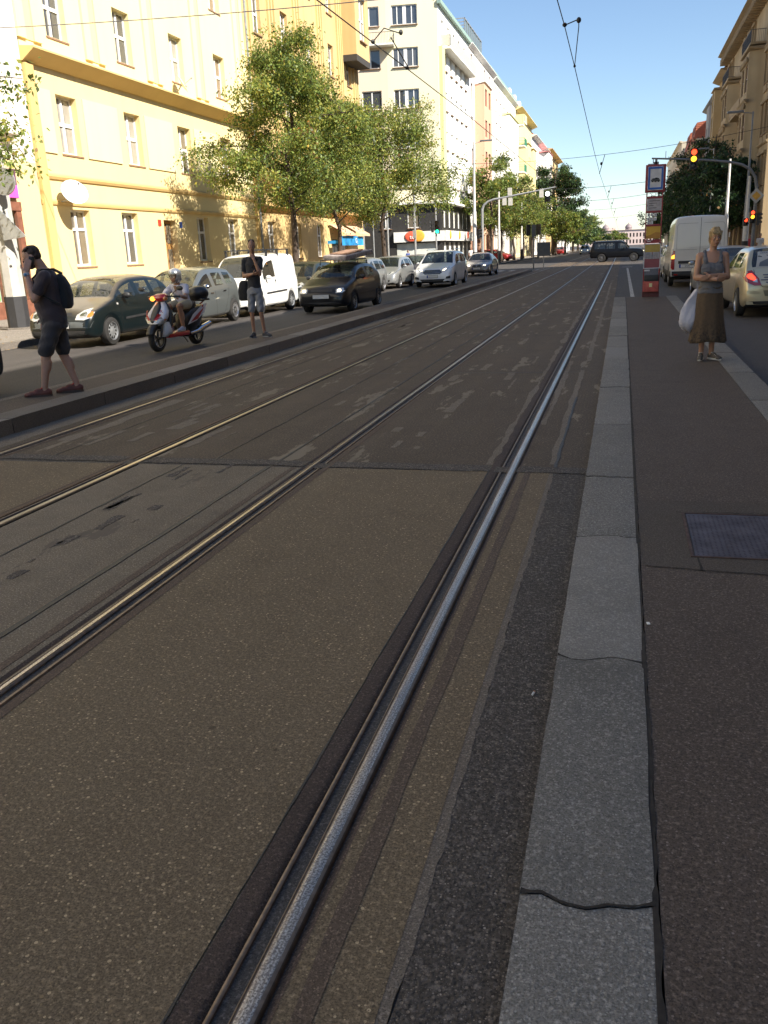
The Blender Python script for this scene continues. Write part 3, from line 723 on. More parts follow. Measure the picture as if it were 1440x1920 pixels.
# ---- generic builder for the rest
def house(label, loc, rz, L, H, wallm, cols, rows, ww, wh, kind='double', fr=white_fr, roof=None, ridge=3.2, D=13, ground=None, trim=None, dep=.2, group='street houses on the sunny side', sill=True, corn=.5, mans=False, pane=None, belts=(), gz=4.2):
    b = thing('apartment_house', label, 'building', loc, rz, group)
    ops = [(c-ww/2, c+ww/2, z, z+wh) for c in cols for z in rows]
    g = []
    if ground:
        n = ground[0]; s = L/n
        for k in range(n): g.append((s*k+.45, s*(k+1)-.45, ground[1], ground[2]))
    mb = MB(); wall_open(mb, 0, L, gz, H, [o for o in ops if o[2] > gz], dep=dep); wall_open(mb, 0, L, 0, gz, g+[o for o in ops if o[2] <= gz], dep=dep, mi=2)
    shell(mb, L, D, H); mb.build('wall', [wallm, room, ground[3] if ground else wallm], b)
    windows_of(b, ops, kind, fr, 0, dep, sill, pane); windows_of(b, g, 'double', fr, 0, dep, False)
    if corn: cornice(b, -.05, L+.05, H-.3, corn, .4, trim or wallm, name='eaves_cornice')
    for z in belts: cornice(b, -.02, L+.02, z, .18, .2, trim or wallm, name='belt_course', steps=1)
    if roof: gable(b, L, D, H+.1, ridge, roof, mans=mans)
    return b
def bay(b, x0, x1, z0, z1, pr, ops, wallm, kind, fr=white_fr, top=None, cut=0.):
    mb = MB(); wall_open(mb, x0+cut, x1-cut, z0, z1, ops, y=-pr, dep=.18)
    for a, a2 in ((x0, x0+cut), (x1, x1-cut)):
        mb.quad((a, 0, z0), (a2, -pr, z0), (a2, -pr, z1), (a, 0, z1))
    mb.add([(x0, 0, z0), (x0+cut, -pr, z0), (x1-cut, -pr, z0), (x1, 0, z0)], [(0,1,2,3)]); mb.add([(x0, 0, z1), (x0+cut, -pr, z1), (x1-cut, -pr, z1), (x1, 0, z1)], [(0,1,2,3)])
    mb.build('bay', [wallm, room], b)
    for o in ops: put_window(b, kind, o[0], o[1], o[2], o[3], -pr+.17, fr, False)
    if top: cornice(b, x0-.1, x1+.1, z1, pr+.15, .25, top, name='bay_cap', steps=2)
def balcony(b, x0, x1, z, pr, slab, railm, h=1.0, bars=True, y=0.):
    MB().box(x0, x1, y-pr, y-.002, z-.18, z).build('balcony_floor', slab, b)
    mb = MB().box(x0, x1, y-pr, y-pr+.04, z+h-.05, z+h)
    n = int((x1-x0)/.14)
    if bars:
        for k in range(n+1): mb.box(x0+k*.14, x0+k*.14+.02, y-pr, y-pr+.02, z, z+h-.05)
        for s in (x0, x1-.02):
            mb.box(s, s+.02, y-pr, y, z+h-.05, z+h)
            for k in range(int(pr/.14)): mb.box(s, s+.02, y-pr+.14*k, y-pr+.14*k+.02, z, z+h-.05)
    else:
        mb.box(x0, x1, y-pr, y-pr+.03, z+.05, z+h-.05); mb.box(x0, x0+.03, y-pr, y, z+.05, z+h); mb.box(x1-.03, x1, y-pr, y, z+.05, z+h)
    mb.build('balcony_railing', railm, b)
iron = M('dark_iron', (.06,.055,.055), .5, .3)

# ---- cream corner block beyond the crossing
cr = plaster('cream_plaster', (.84,.77,.53), .1); wh = plaster('white_plaster', (.84,.83,.77), .1); blk = M('black_cladding', (.03,.028,.026), .5, var=.3); lem = plaster('lemon_plaster', (.80,.76,.36), .1); pch = plaster('peach_bay', (.80,.66,.48), .1)
b = thing('corner_building', 'tall cream and white corner block with black cladding on its two lowest floors', 'building', (-17, 86.7, .1), LEFT, 'street houses on the sunny side')
L = 17.0; H = 23.2; rows = (7.6, 11.0, 14.5, 18.0)
ops = [(c-.55, c+.55, z, z+1.7) for c in (3.6, 6.4, 9.2, 12.0, 14.8) for z in rows]
top_ops = [(c-.5, c+.5, 20.6, 22.1) for c in (2.2, 5.2, 8.2, 11.2, 14.4)]
up = [(1.0+k*2.62, 2.2+k*2.62, 3.75, 5.45) for k in range(6)]; dn = [(.9+k*2.62, 2.5+k*2.62, .5, 2.35) for k in range(6)]
# (facade in three storey groups)
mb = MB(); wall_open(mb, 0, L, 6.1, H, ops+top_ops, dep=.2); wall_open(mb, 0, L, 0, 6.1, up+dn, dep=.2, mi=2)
mb.quad((L,0,0), (L,12,0), (L,12,H), (L,0,H)); mb.quad((0,0,H), (L,0,H), (L,12,H), (-2.1+0,12,H)); mb.build('wall', [wh, room, blk], b)
windows_of(b, ops+top_ops, 'double', white_fr, 0, .18, True); windows_of(b, up+dn, 'double', white_fr, 0, .18, False, M('blind_white', (.62,.62,.56), .7))
MB().box(.1, 1.5, -.35, -.002, 6.3, 19.6).build('lemon_strip', lem, b)
MB().box(-.1, L+.1, -.4, -.002, 2.5, 3.45).build('fascia', M('fascia_white', (.72,.71,.66), .5), b)
MB().box(-.2, L, -.6, -.002, 5.95, 6.15).build('ledge', wh, b)
balcony(b, 1.4, L, 19.75, .9, wh, M('glass_rail', (.55,.52,.42), .3), 1.0, False)
MB().box(-.2, L, -.35, -.002, 23.0, 23.35).build('gutter', green_metal, b)
MB().box(-.1, L, .2, 1.6, 23.35, 23.9).build('roof_edge', green_metal, b)
rd = M('logo_red', (.75,.12,.06), .5); og = M('logo_orange', (.85,.4,.05), .5)
# front wall, turned ten degrees
e = math.cos(R(100)); 
fb = bpy.data.objects.new('front_wall_group', None)
bpy.data.objects.remove(fb)
Lf = 12.; th = R(100)-PI/2   # local: x runs from hidden end to corner
# front wall lies in world direction (cos10, sin10); in the building's local frame that is rotated -80 degrees
Mf = Matrix.Rotation(R(10)-PI/2, 4, 'Z') @ Matrix.Translation((-Lf, 0, 0))
def front(mbx): return mbx.xform(Mf)
fop = []
for z in (7.55, 11.0, 14.5, 18.0, 21.5): fop.append((Lf-4.2, Lf-1.85, z, z+1.62, 'pair')); fop.append((Lf-7.2, Lf-5.35, z, z+1.62, 'double'))
fup = [(Lf-3.3, Lf-2.1, 3.8, 5.4, 'double'), (Lf-6.0, Lf-4.9, 3.8, 5.4, 'double')]; fdn = [(Lf-4.5, Lf-.5, .4, 2.4)]
mb = MB(); wall_open(mb, Lf-4.75, Lf, 6.1, 24.2, [o for o in fop if o[0] > Lf-4.75]); wall_open(mb, 0, Lf-4.75, 6.1, 24.2, [o for o in fop if o[0] < Lf-4.75], mi=3); wall_open(mb, 0, Lf, 0, 6.1, fup+fdn, mi=2)
front(mb).build('front_wall', [cr, room, blk, pch], b)
for o in fop+fup:
    wn = put_window(b, o[4], o[0], o[1], o[2], o[3], .18, white_fr)
    wn.matrix_local = Mf @ Matrix.Translation(((o[0]+o[1])/2, .18, o[2]))
front(MB().box(Lf-4.45, Lf-.55, .12, .16, .42, 2.38)).build('shop_window', M('shop_white', (.6,.62,.56), .4, var=.15, scale=1), b)
front(MB().box(Lf-4.7, Lf+.05, -.35, -.002, 2.5, 3.45)).build('fascia', MATS['fascia_white'], b)
front(MB().box(Lf-4.7, Lf+.05, -.55, -.002, 5.95, 6.15)).build('ledge', wh, b)
lg = MB().ball((Lf-3.0, -.42, 3.0), (.62, .07, .48), 20, 0).ball((Lf-2.3, -.44, 3.05), (.62, .07, .55), 20, 1); front(lg).build('shop_logo', [rd, og], b, smooth=60)
wd = M('logo_white', (.85,.85,.8), .5)
for sx in (0,): 
    o = link('lettering', text_mesh('te', .55, wd, .01), b); o.matrix_local = Mf @ Matrix.Translation((Lf-2.9, -.53, 2.95)) @ Matrix.Rotation(PI/2, 4, 'X')
for k in (2.2, 7.4, 12.6):
    MB().ball((k, -.44, 3.05), (.42, .06, .42), 14).build('shop_logo', og if k < 8 else rd, b, smooth=60)
mb = MB(); z = 19.75; mb.box(Lf-7.6, Lf-4.0, -1.1, -.002, 19.72, 19.86, 0)
mb.box(Lf-7.6, Lf-4.0, -1.1, -1.07, 20.75, 20.79, 1); mb.box(Lf-4.03, Lf-4.0, -1.1, 0, 20.75, 20.79, 1)
for k in range(26): mb.box(Lf-7.6+k*.14, Lf-7.58+k*.14, -1.1, -1.08, 19.86, 20.75, 1)
for k in range(8): mb.box(Lf-4.02, Lf-4.0, -1.1+k*.14, -1.08+k*.14, 19.86, 20.75, 1)
front(mb).build('balcony', [wh, iron], b)

# ---- row of blocks beyond it
sal = plaster('salmon_plaster', (.72,.46,.31), .15); whp = plaster('white_pink_plaster', (.84,.80,.75), .12)
red_fr = M('window_red_brown', (.30,.09,.06), .5)
b = house('white block with a salmon bay and red-brown windows beside the cream corner block', (-17, 103.75, .1), LEFT, 19.6, 23.0, whp, (2.1, 11.9, 16.6), (7.4, 10.9, 14.3, 17.7, 20.7), 1.3, 1.7, fr=red_fr, ground=(5, .5, 3.3, sal), sill=False, dep=.25)
bay(b, 4.0, 10.2, 6.0, 19.6, 1.1, [(c-.75, c+.75, z, z+1.8) for c in (5.6, 8.4) for z in (7.3, 10.7, 14.1, 17.4)], sal, 'double', red_fr, top=wh)
mb = MB().box(.0, 19.6, .4, .45, 24.1, 24.3)      # roof conservatory
for k in range(9): mb.box(.4+k*1.5, .46+k*1.5, .4, .46, 23.3, 25.7); mb.box(.4+k*1.5, .46+k*1.5, .4, 4, 25.6, 25.7)
mb.box(.4, 12.5, .4, .46, 25.6, 25.7); mb.build('roof_conservatory_frame', M('grey_metal', (.28,.28,.28), .5), b)
MB().box(.45, 12.4, .48, .52, 23.3, 25.6).build('roof_conservatory_glass', glass_mat('conservatory', (.10,.13,.11), .1), b)
MB().box(0, 19.6, -.4, -.002, 23.0, 23.3).build('gutter', green_metal, b)
b = house('long white block with green roof edge left of the red-roofed yellow house', (-17, 123.4, .1), LEFT, 25.0, 22.8, wh, (2.6, 6.6, 10.6, 14.6, 18.6, 22.4), (7.4, 10.9, 14.3, 17.7, 20.6), 1.2, 1.5, ground=(6, .5, 3.4, whp), dep=.25)
bay(b, 8.8, 20.4, 6.0, 19.4, 1.0, [(c-.6, c+.6, z, z+1.5) for c in (10.8, 14.6, 18.4) for z in (7.4, 10.9, 14.3, 17.4)], wh, 'double', top=lem)
MB().box(0, 25.0, -.3, -.002, 22.9, 23.5).build('gutter', green_metal, b); MB().box(0, 25.0, .3, 4, 23.5, 24.3).build('roof_edge', green_metal, b)
balcony(b, 24.0, 25.9, 20.0, 1.3, wh, lem, 1.2, False); 
ye = plaster('custard_plaster', (.80,.68,.36), .15)
b = house('custard yellow house with bay fronts and steep red roof far along the left side', (-17, 148.6, .1), LEFT, 26.0, 22.6, ye, (2.5, 22, ), (6.6, 10.2, 13.8, 17.4), 1.2, 2.0, kind='cross', roof=red_tile, ridge=6.4, ground=(6, .5, 3.3, ye), corn=1.1, trim=ye)
bay(b, 4.5, 10.5, 5.4, 17.6, 1.5, [(c-.5, c+.5, z, z+2.0) for c in (6.6, 8.6) for z in (6.6, 10.2, 13.8)], ye, 'cross', top=ye, cut=.6)
bay(b, 13.5, 19.5, 5.4, 17.6, 1.5, [(c-.5, c+.5, z, z+2.0) for c in (15.6, 17.6) for z in (6.6, 10.2, 13.8)], ye, 'cross', top=ye, cut=.6)
gm_ = M('green_net', (.05,.24,.15), .8)
balcony(b, .2, 3.9, 17.1, 1.4, wh, gm_, 1.1); balcony(b, .2, 3.9, 13.2, 1.4, wh, gm_, 1.1); balcony(b, .2, 3.9, 20.6, 1.4, wh, ye, 1.0, False)
for k in range(3): MB().box(3+k*7, 5+k*7, 1.2, 4, 24.3, 26.0).build('dormer', wh, b)
b = house('white house with narrow bay and small pink roof beyond the custard yellow one', (-17, 174.8, .1), LEFT, 34.0, 21.4, whp, (5, 9, 13, 28, 32), (6.6, 10.2, 13.8, 17.4), 1.2, 2.0, kind='cross', roof=red_tile, ridge=5.6, ground=(7, .5, 3.3, whp), corn=.9)
bay(b, 14, 25, 5, 19.6, 2.0, [(c-.6, c+.6, z, z+2) for c in (17, 22) for z in (6.6, 10.2, 13.8, 16.9)], whp, 'cross', top=M('pink_roof', (.65,.25,.25), .7), cut=.8)
b = house('deep orange-yellow house at the far end of the left row behind dark trees', (-17, 209.0, .1), LEFT, 36.0, 22.2, oc, (4, 9, 14, 19, 24, 30), (6.6, 10.2, 13.8, 17.4), 1.2, 2.0, kind='cross', roof=dark_tile, ridge=4, ground=(7, .5, 3.3, oc), corn=1.3, trim=oc3)
house('plain pale house in the far distance beyond the deep orange-yellow one', (-17, 245.2, .1), LEFT, 60.0, 19.0, whp, tuple(range(3, 58, 5)), (6.6, 10.2, 13.8), 1.2, 2.0, kind='cross', roof=dark_tile, ridge=4, corn=.8)

# ---- right hand side
rb = plaster('beige_stucco', (.50,.37,.21), .7); rb2 = plaster('beige_trim', (.40,.29,.165), .5); rg = plaster('grey_stucco', (.33,.32,.32), .3); rr = plaster('red_brown_stucco', (.20,.085,.06), .3); rc = plaster('light_cream', (.66,.60,.45), .1)
rb3 = plaster('mustard_stucco', (.46,.32,.15), .5)
G2 = 'street houses on the shaded side'
b = house('long beige stucco house with balconies and dark bays on the shaded right side', (11.5, 121.0, .1), RIGHT, 36.6, 22.2, rb, (1.9, 5.0, 16.2, 19.4, 22.6, 33.0, 35.2), (5.9, 10.1, 14.3, 18.3), 1.3, 2.3, kind='cross', fr=brown_fr, roof=dark_tile, ridge=3.4, ground=(9, .6, 3.6, rb2), corn=1.3, trim=rb2, group=G2, mans=True, belts=(9.2, 17.2))
for x0 in (7.6, 25.0):
    ops_ = [(x0+1.0, x0+2.6, z, z+2.3) for z in (6.1, 10.1, 14.1)]+[(x0+3.3, x0+5.1, z, z+2.3) for z in (6.1, 10.1, 14.1)]
    bay(b, x0, x0+6.1, 5.2, 17.3, 1.25, ops_, rb, 'cross', brown_fr, top=rb2, cut=.7); balcony(b, x0-.1, x0+6.2, 17.9, 1.3, rb2, iron, 1.0)
    for z in (9.0, 13.1): cornice(b, x0+.3, x0+5.8, z, .25, .3, rb2, y=-1.25, name='bay_band')
    m3 = MB()
    for z in (9.1, 13.2, 17.0):
        for k in range(5): m3.ball((x0+1.0+k*1.05, -1.4, z-.35), (.2, .14, .3), 8)
    m3.build('stucco_ornament', rb2, b, smooth=60)
balcony(b, 14.9, 23.8, 13.5, 1.1, rb, rb2, 1.0, False); balcony(b, 15.2, 17.4, 9.6, .9, rb2, iron)
mb = MB()
for k in range(40): mb.box(.4+k*.92, .75+k*.92, -1.05, -.002, 21.2, 21.85)
mb.build('eaves_brackets', rb2, b)
for c in (1.9, 5.0, 16.2, 19.4, 22.6, 33.0, 35.2):
    for z in (5.9, 10.1, 14.3, 18.3):
        mb = MB(); mb.box(c-.95, c-.72, -.14, -.002, z-.1, z+2.5); mb.box(c+.72, c+.95, -.14, -.002, z-.1, z+2.5); mb.box(c-1.05, c+1.05, -.24, -.002, z+2.5, z+2.72); mb.box(c-.9, c+.9, -.12, -.002, z-.75, z-.25)
        mb.build('window_surround', rb2, b)
m3 = MB()
for c in (15.2, 18.0, 20.9, 23.4):
    for z in (5.1, 9.6, 13.2): m3.ball((c, -.12, z), (.28, .22, .45), 10)
m3.build('stucco_ornament', rb2, b, smooth=60)
MB().box(27.5, 32, -.35, -.02, 3.9, 4.9).build('shop_sign', M('sign_black', (.03,.03,.03), .5), b)
MB().ball((30, -.4, 4.4), (.5, .06, .42), 12).build('shop_logo', M('logo_pale', (.6,.5,.5), .6), b, smooth=60)
MB().add([(4, -.05, 4.2), (24, -.05, 4.2), (24, -1.6, 3.3), (4, -1.6, 3.3), (24, -1.6, 3.0), (4, -1.6, 3.0)], [(0,1,2,3), (3,2,4,5)]).build('awning', M('awning_dark_red', (.16,.02,.025), .9), b)
MB().box(18.3, 19.6, -.5, -.4, 6.0, 7.6, 0).box(18.3, 19.6, -.502, -.398, 5.6, 6.0, 1).build('banner', [M('banner_white', (.6,.58,.56), .7), M('banner_red', (.6,.05,.06), .7)], b)
b = house('mustard house with tall windows between the beige and the grey house on the right', (11.5, 131.4, .1), RIGHT, 10.3, 21.0, rb3, (1.6, 8.6), (6.0, 10.0, 14.0, 17.6), 1.1, 2.2, kind='cross', fr=white_fr, roof=dark_tile, ridge=4.2, ground=(3, .6, 3.4, rb2), corn=.9, trim=rb2, group=G2, mans=True)
bay(b, 3.0, 7.2, 5.2, 19.2, 1.1, [(4.3, 5.9, z, z+2.3) for z in (6.1, 10.0, 14.0, 16.8)], rb3, 'cross', white_fr, top=rb2, cut=.5)
b = house('slim grey house with round gable between mustard house and red roofs', (11.5, 147.8, .1), RIGHT, 16.3, 19.6, rg, (2, 5.2, 8.4, 13.4), (5.6, 9.4, 13.2, 16.6), 1.2, 2.1, kind='cross', fr=white_fr, roof=dark_tile, ridge=4.4, ground=(4, .6, 3.4, rg), corn=.8, group=G2)
bay(b, 10.6, 15.9, 5, 18.6, 1.0, [(12.4, 14.2, z, z+2.1) for z in (6.2, 10, 13.8)], rg, 'cross', white_fr, top=rg, cut=.7)
b = house('red-brown house with steep orange tiled roofs and dormers on the right side', (11.5, 200.6, .1), RIGHT, 52.6, 16.0, rr, tuple(range(3, 51, 4)), (5.6, 9.2, 12.6), 1.2, 1.9, kind='cross', fr=white_fr, roof=red_tile, ridge=9.5, ground=(10, .6, 3.4, rc), corn=1.4, trim=rc, group=G2)
for k in (5, 20): 
    MB().extr([(-.4, 16.2), (.2, 21.0), (4, 21.6), (5, 16.2)], k, k+9).build('dormer', red_tile, b)
    MB().box(k+1, k+8, .0, 3.2, 17.2, 20.3).build('dormer_front', rr, b)
b = house('pale cream gabled house rising behind the trees at the far right', (11.0, 262, .1), RIGHT, 60.8, 21.0, rc, tuple(range(3, 58, 5)), (6, 9.8, 13.6, 17), 1.2, 1.9, kind='cross', roof=None, ground=(10, .6, 3.4, rc), group=G2)
# houses on the right next to the platform: they stand outside the picture and shade the street
b = house('tall beige house opposite the yellow one, beside the road', (11.9, 64.3, .1), RIGHT, 62.0, 19.3, rb, tuple(np.arange(2.5, 60, 3.7)), (5.6, 9.4, 13.2, 17.0), 1.2, 2.1, kind='cross', roof=None, ground=(16, .5, 3.3, rb2), corn=.8, trim=rb2, group=G2)
gable(b, 62, 13, 19.4, 2.2, red_tile, over=.4)
b = house('grey house beside the road behind the camera', (11.9, 2.0, .1), RIGHT, 62.0, 19.5, rc, tuple(np.arange(2.5, 60, 3.7)), (5.6, 9.4, 13.2, 17.0), 1.2, 2.1, kind='cross', roof=None, ground=(16, .5, 3.3, rb2), corn=.8, trim=rb2, group=G2)
gable(b, 62, 13, 19.6, 2.2, red_tile, over=.4)
# side streets closing the view
house('plain cream house down the side street on the left', (-60, 60.1, .1), PI, 0.01+30, 18, cr, (4, 9, 14, 19, 24), (6, 9.6, 13.2), 1.2, 1.9, roof=dark_tile)
b = house('pale house with white pillars deep in the left side street', (-52, 92, .1), 0, 34.0, 19, whp, (4, 9, 14, 19, 24, 29), (6, 9.6, 13.2), 1.2, 1.9, roof=dark_tile, ground=(9, .4, 3.6, whp))
# distant palace
pkp = plaster('far_pink_plaster', (.70,.55,.50), .1)
b = thing('palace', 'long pale pink palace with small domes closing the view down the street', 'building', (-36, 760, 0), 0)
ops = [(x, x+1.2, z, z+3) for x in np.arange(2, 62, 2.6) for z in (1.2, 6.2)]
mb = MB(); wall_open(mb, 0, 64, 0, 11.5, ops, dep=.4); shell(mb, 64, 16, 11.5); mb.build('wall', [pkp, room], b); cornice(b, 0, 64, 11.3, .7, .6, pkp)
for x in (6, 22, 40, 58):
    MB().lathe([(2.6, 11.5), (2.6, 13.4), (2.9, 13.6), (2.5, 14.8), (1.6, 15.9), (.4, 16.6), (.1, 17.6)], 16, c=(x, 4, 0)).build('dome', M('dome_slate', (.24,.19,.19), .6), b, smooth=50)
MB().box(14, 30, 3, 9, 11.5, 14.0).build('attic', pkp, b)
# ================================================================ VEHICLES
tyre_m = M('tyre_rubber', (.022,.021,.02), .8, var=.3, scale=30)
rim_m = M('alloy', (.55,.55,.56), .3, .8, .1); hub_m = M('steel_wheel', (.30,.31,.32), .45, .5, .15)
black_pl = M('black_plastic', (.025,.025,.026), .55, var=.2); under_m = M('underbody', (.012,.012,.012), .9)
car_glass = glass_mat('car_glass', (.015,.018,.018), .02, .42)
interior_m = M('car_interior', (.035,.033,.032), .9); chrome = M('chrome', (.6,.6,.62), .15, 1., .05)
lens_clear = M('lamp_lens', (.62,.62,.60), .08, .35, .12, 25, coat=1.); lens_red = M('lamp_red', (.30,.012,.012), .15, coat=1.); lens_amber = M('lamp_amber', (.55,.18,.03), .2, coat=1.)
lamp_on = M('headlamp_lit', (.9,.8,.6), .2, emit=(1,.82,.5,3.2)); brake_on = M('brake_lit', (.6,.03,.02), .3, emit=(1,.05,.02,1.6)); amber_on = M('amber_lit', (.9,.3,.05), .3, emit=(1,.30,.03,2.0))
plate_w = M('plate_white', (.62,.62,.60), .5); plate_blue = M('plate_blue', (.02,.06,.35), .5); ink = M('black_ink', (.02,.02,.02), .6)
def paint(name, c, metal=.3, rough=.28, dust=.3):
    if name in MATS: return MATS[name]
    m, nt, b = new_mat(name)
    g = nt.nodes.new('ShaderNodeNewGeometry'); s = nt.nodes.new('ShaderNodeSeparateXYZ'); nt.links.new(g.outputs['Normal'], s.inputs[0])
    up = ramp(nt, s.outputs[2], [(.55, 0.), (1., 1.)]); v = objco(nt)
    du = math_(nt, 'MULTIPLY', up, ramp(nt, noise(nt, 2.5, 5, v), [(.25, dust*.5), (.8, dust)]))
    a = mix(nt, noise(nt, 1.5, 3, v), c, tuple(min(1, x*1.12) for x in c)); a = mix(nt, du, a, (.34,.27,.19))
    nt.links.new(a, b.inputs['Base Color']); b.inputs['Metallic'].default_value = metal
    nt.links.new(mix(nt, du, (rough,)*3, (.65,)*3), b.inputs['Roughness'])
    dk_ = max(c) < .06; b.inputs['Coat Weight'].default_value = .5 if dk_ else .7; b.inputs['Coat Roughness'].default_value = .04
    if dk_: b.inputs['Specular IOR Level'].default_value = .25
    MATS[name] = m; return m

def wheel(parent, x, y, r, side, w=.19, style='alloy', n=7):
    t = MB(); pr = [(r*.66, -w/2), (r*.86, -w/2), (r*.97, -w*.42), (r, -w*.3), (r, w*.3), (r*.97, w*.42), (r*.86, w/2), (r*.66, w/2)]
    t.lathe(pr, 32, 'X'); o = t.build('wheel', tyre_m, parent, smooth=40); o.location = (x, y, r)
    q = MB(); s = side; f = s*w*.5
    q.lathe([(r*.67, f*.98), (r*.63, f*.98), (r*.60, f*.75), (r*.56, f*.2)], 32, 'X')
    q.lathe([(r*.57, f*.2), (0.001, f*.2)], 32, 'X', mi=1)
    if style == 'alloy':
        for k in range(n):
            a = 2*PI*k/n; c, d = math.cos(a), math.sin(a); p = .095*r/.3*.5
            for rr0, rr1, wd in ((.1, .62, p),):
                x0, x1 = f*.82, f*.45
                vs = []
                for rr, ww in ((rr0*r, wd*1.2), (rr1*r, wd*.8)):
                    for sg in (-1, 1):
                        yy, zz = rr*c-sg*ww*d, rr*d+sg*ww*c; vs += [(x0, yy, zz), (x1, yy, zz)]
                q.add(vs, [(0,2,6,4), (0,4,5,1), (2,3,7,6)])
        q.lathe([(r*.17, f*.6), (r*.16, f*.88), (.001, f*.92)], 16, 'X')
    else:
        q.lathe([(r*.58, f*.55), (r*.45, f*.8), (r*.3, f*.72), (r*.2, f*.86), (.001, f*.9)], 28, 'X')
        for k in range(10):
            a = 2*PI*k/10; q.ball((f*.74, r*.44*math.cos(a), r*.44*math.sin(a)), (.012, .03, .03), 8, 1)
    q.build('rim', [rim_m if style == 'alloy' else hub_m, under_m], o, smooth=40)
    return o

def car(name, label, cat, loc, rz, P, pt, group=None, lights=False, lib=None):
    """P: L W H wb fo(front overhang) r zb; prof: list of (s, ztop, kind); built facing -Y"""
    L, W, H, wb, fo, r = P['L'], P['W'], P['H'], P['wb'], P['fo'], P['r']; hw = W/2
    root = thing(name, label, cat, loc, rz, group)
    zb = P.get('zb', .2); belt = P['belt']; xr = P.get('xr', hw*.74)    # half width at roof
    prof = P['prof']       # (s, ztop) outline along the length
    cowl, head, rhead, tail = P['cowl'], P['head'], P['rhead'], P['tail']   # stations of glass ends
    fw = fo; rw = fo+wb; Ra = r+.055
    S = {0., .035, .10, .22, L-.2, L-.09, L-.03, L, cowl, head, rhead, tail}
    for cw in (fw, rw):
        for d in (-1.12, -1., -.9, -.66, -.35, 0, .35, .66, .9, 1., 1.12): S.add(round(cw+d*Ra, 4))
    for a in P.get('side', []): S |= {a[0], a[1]}
    for t in (.33, .66): S.add(cowl+(head-cowl)*t); S.add(rhead+(tail-rhead)*t)
    S = sorted(x for x in S if 0 <= x <= L)
    T = [S[0]]
    for x in S[1:]:
        if x-T[-1] > .018: T.append(x)
    S = T
    px, pz = [q[0] for q in prof], [q[1] for q in prof]
    wid = P.get('wid', [(0, .80), (.06, .90), (.2, .965), (.7, .99), (1.6, 1.), (L-.9, .99), (L-.25, .955), (L-.06, .91), (L, .84)])
    nb = P.get('nose_zb', .26)
    rings = []
    for s in S:
        zt = float(np.interp(s, px, pz)); ww = hw*float(np.interp(s, [q[0] for q in wid], [q[1] for q in wid]))
        zlo = zb+max(0, .12-s)*.6+max(0, s-(L-.12))*.6
        arch = 0
        for cw in (fw, rw):
            d = abs(s-cw)
            if d < Ra*1.005: arch = max(arch, r+math.sqrt(max(0, Ra*Ra-d*d))+.0)
        za = max(zlo, arch)
        bl = float(np.interp(s, *zip(*belt)))
        cab = cowl < s < tail
        bz = min(bl, zt-.03) if not cab else bl
        z3 = max(zlo+.16, arch+.04 if arch else 0); z4 = max(z3+.05, bz-.16)
        z4 = min(z4, bz-.04)
        z3 = min(z3, z4-.03)
        if not cab and not (abs(s-cowl) < 1e-6 or abs(s-tail) < 1e-6):
            ring = [(0, zlo), (ww*.72, zlo), (ww*.985, za), (ww*1.0, z3), (ww*.995, z4), (ww*.965, zt-.055), (ww*.90, zt-.02), (ww*.80, zt-.004), (ww*.42, zt+.012), (0, zt+.016)]
            if zt < .62: ring = [(0, zlo), (ww*.72, zlo), (ww*.95, zlo+.02), (ww*1.0, zlo+(zt-zlo)*.35), (ww*.995, zlo+(zt-zlo)*.6), (ww*.96, zlo+(zt-zlo)*.82), (ww*.9, zt-.02), (ww*.8, zt-.006), (ww*.42, zt), (0, zt+.002)]
        elif abs(s-cowl) < 1e-6 or abs(s-tail) < 1e-6:
            ring = [(0, zlo), (ww*.72, zlo), (ww*.985, za), (ww*1.0, z3), (ww*.995, z4), (ww*.955, bz), (ww*.93, bz+.012), (ww*.86, zt-.004), (ww*.42, zt+.014), (0, zt+.018)]
        else:
            gf = min(1, max(0, (zt-bl)/(H-bl)))    # how far up the greenhouse
            xg = ww*.95+(xr-ww*.95)*gf
            ring = [(0, zlo), (ww*.72, zlo), (ww*.985, za), (ww*1.0, z3), (ww*.995, z4), (ww*.955, bl), (xg+.015, zt-.075*gf-.01), (xg-.05, zt-.018*gf), (xg*.5, zt+.012), (0, zt+.02)]
        rings.append(ring)
    n = 10; vs = []; mats_ = []; fs = []; reg = []
    for s, ring in zip(S, rings):
        y = -L/2+s
        for x, z in ring: vs.append((x, y, z))
        for x, z in ring[1:-1][::-1]: vs.append((-x, y, z))
    m = 2*n-2
    def idx(i, k): return i*m+k
    sides = P.get('side', [])
    vanside = P.get('blind', False)
    for i in range(len(S)-1):
        sm = (S[i]+S[i+1])/2; cab = cowl-1e-6 < sm < tail+1e-6
        for k in range(m):
            k2 = (k+1) % m; kk = k if k < n-1 else m-1-k        # mirrored segment index 0..8
            g = 0
            if kk == 0 or kk == 1: g = 2
            if cab and kk == 5:
                for sd in sides:
                    if sd[0]-1e-6 < sm < sd[1]+1e-6: g = 1; rg = 'S'
            if kk in (7, 8) and cowl < sm < head: g = 1
            if kk in (7, 8) and rhead < sm < tail and P.get('rglass', True): g = 1
            if kk in (2,) and P.get('skirt'): g = 3
            fs.append((idx(i, k), idx(i+1, k), idx(i+1, k2), idx(i, k2))); mats_.append(g)
            if kk == 5 and g == 1: reg.append('side_window')
            elif kk in (7, 8) and g == 1: reg.append('windscreen' if sm < head else 'rear_window')
            else: reg.append('body')
    for i, rev in ((0, False), (len(S)-1, True)):
        for k in range(n-1):
            a = [idx(i, k), idx(i, k+1), idx(i, (m-k-1) % m), idx(i, (m-k) % m)]
            a = list(dict.fromkeys(a))
            if len(a) < 3: continue
            fs.append(tuple(a if rev else a[::-1])); mats_.append(0 if k > 0 else 2); reg.append('body')
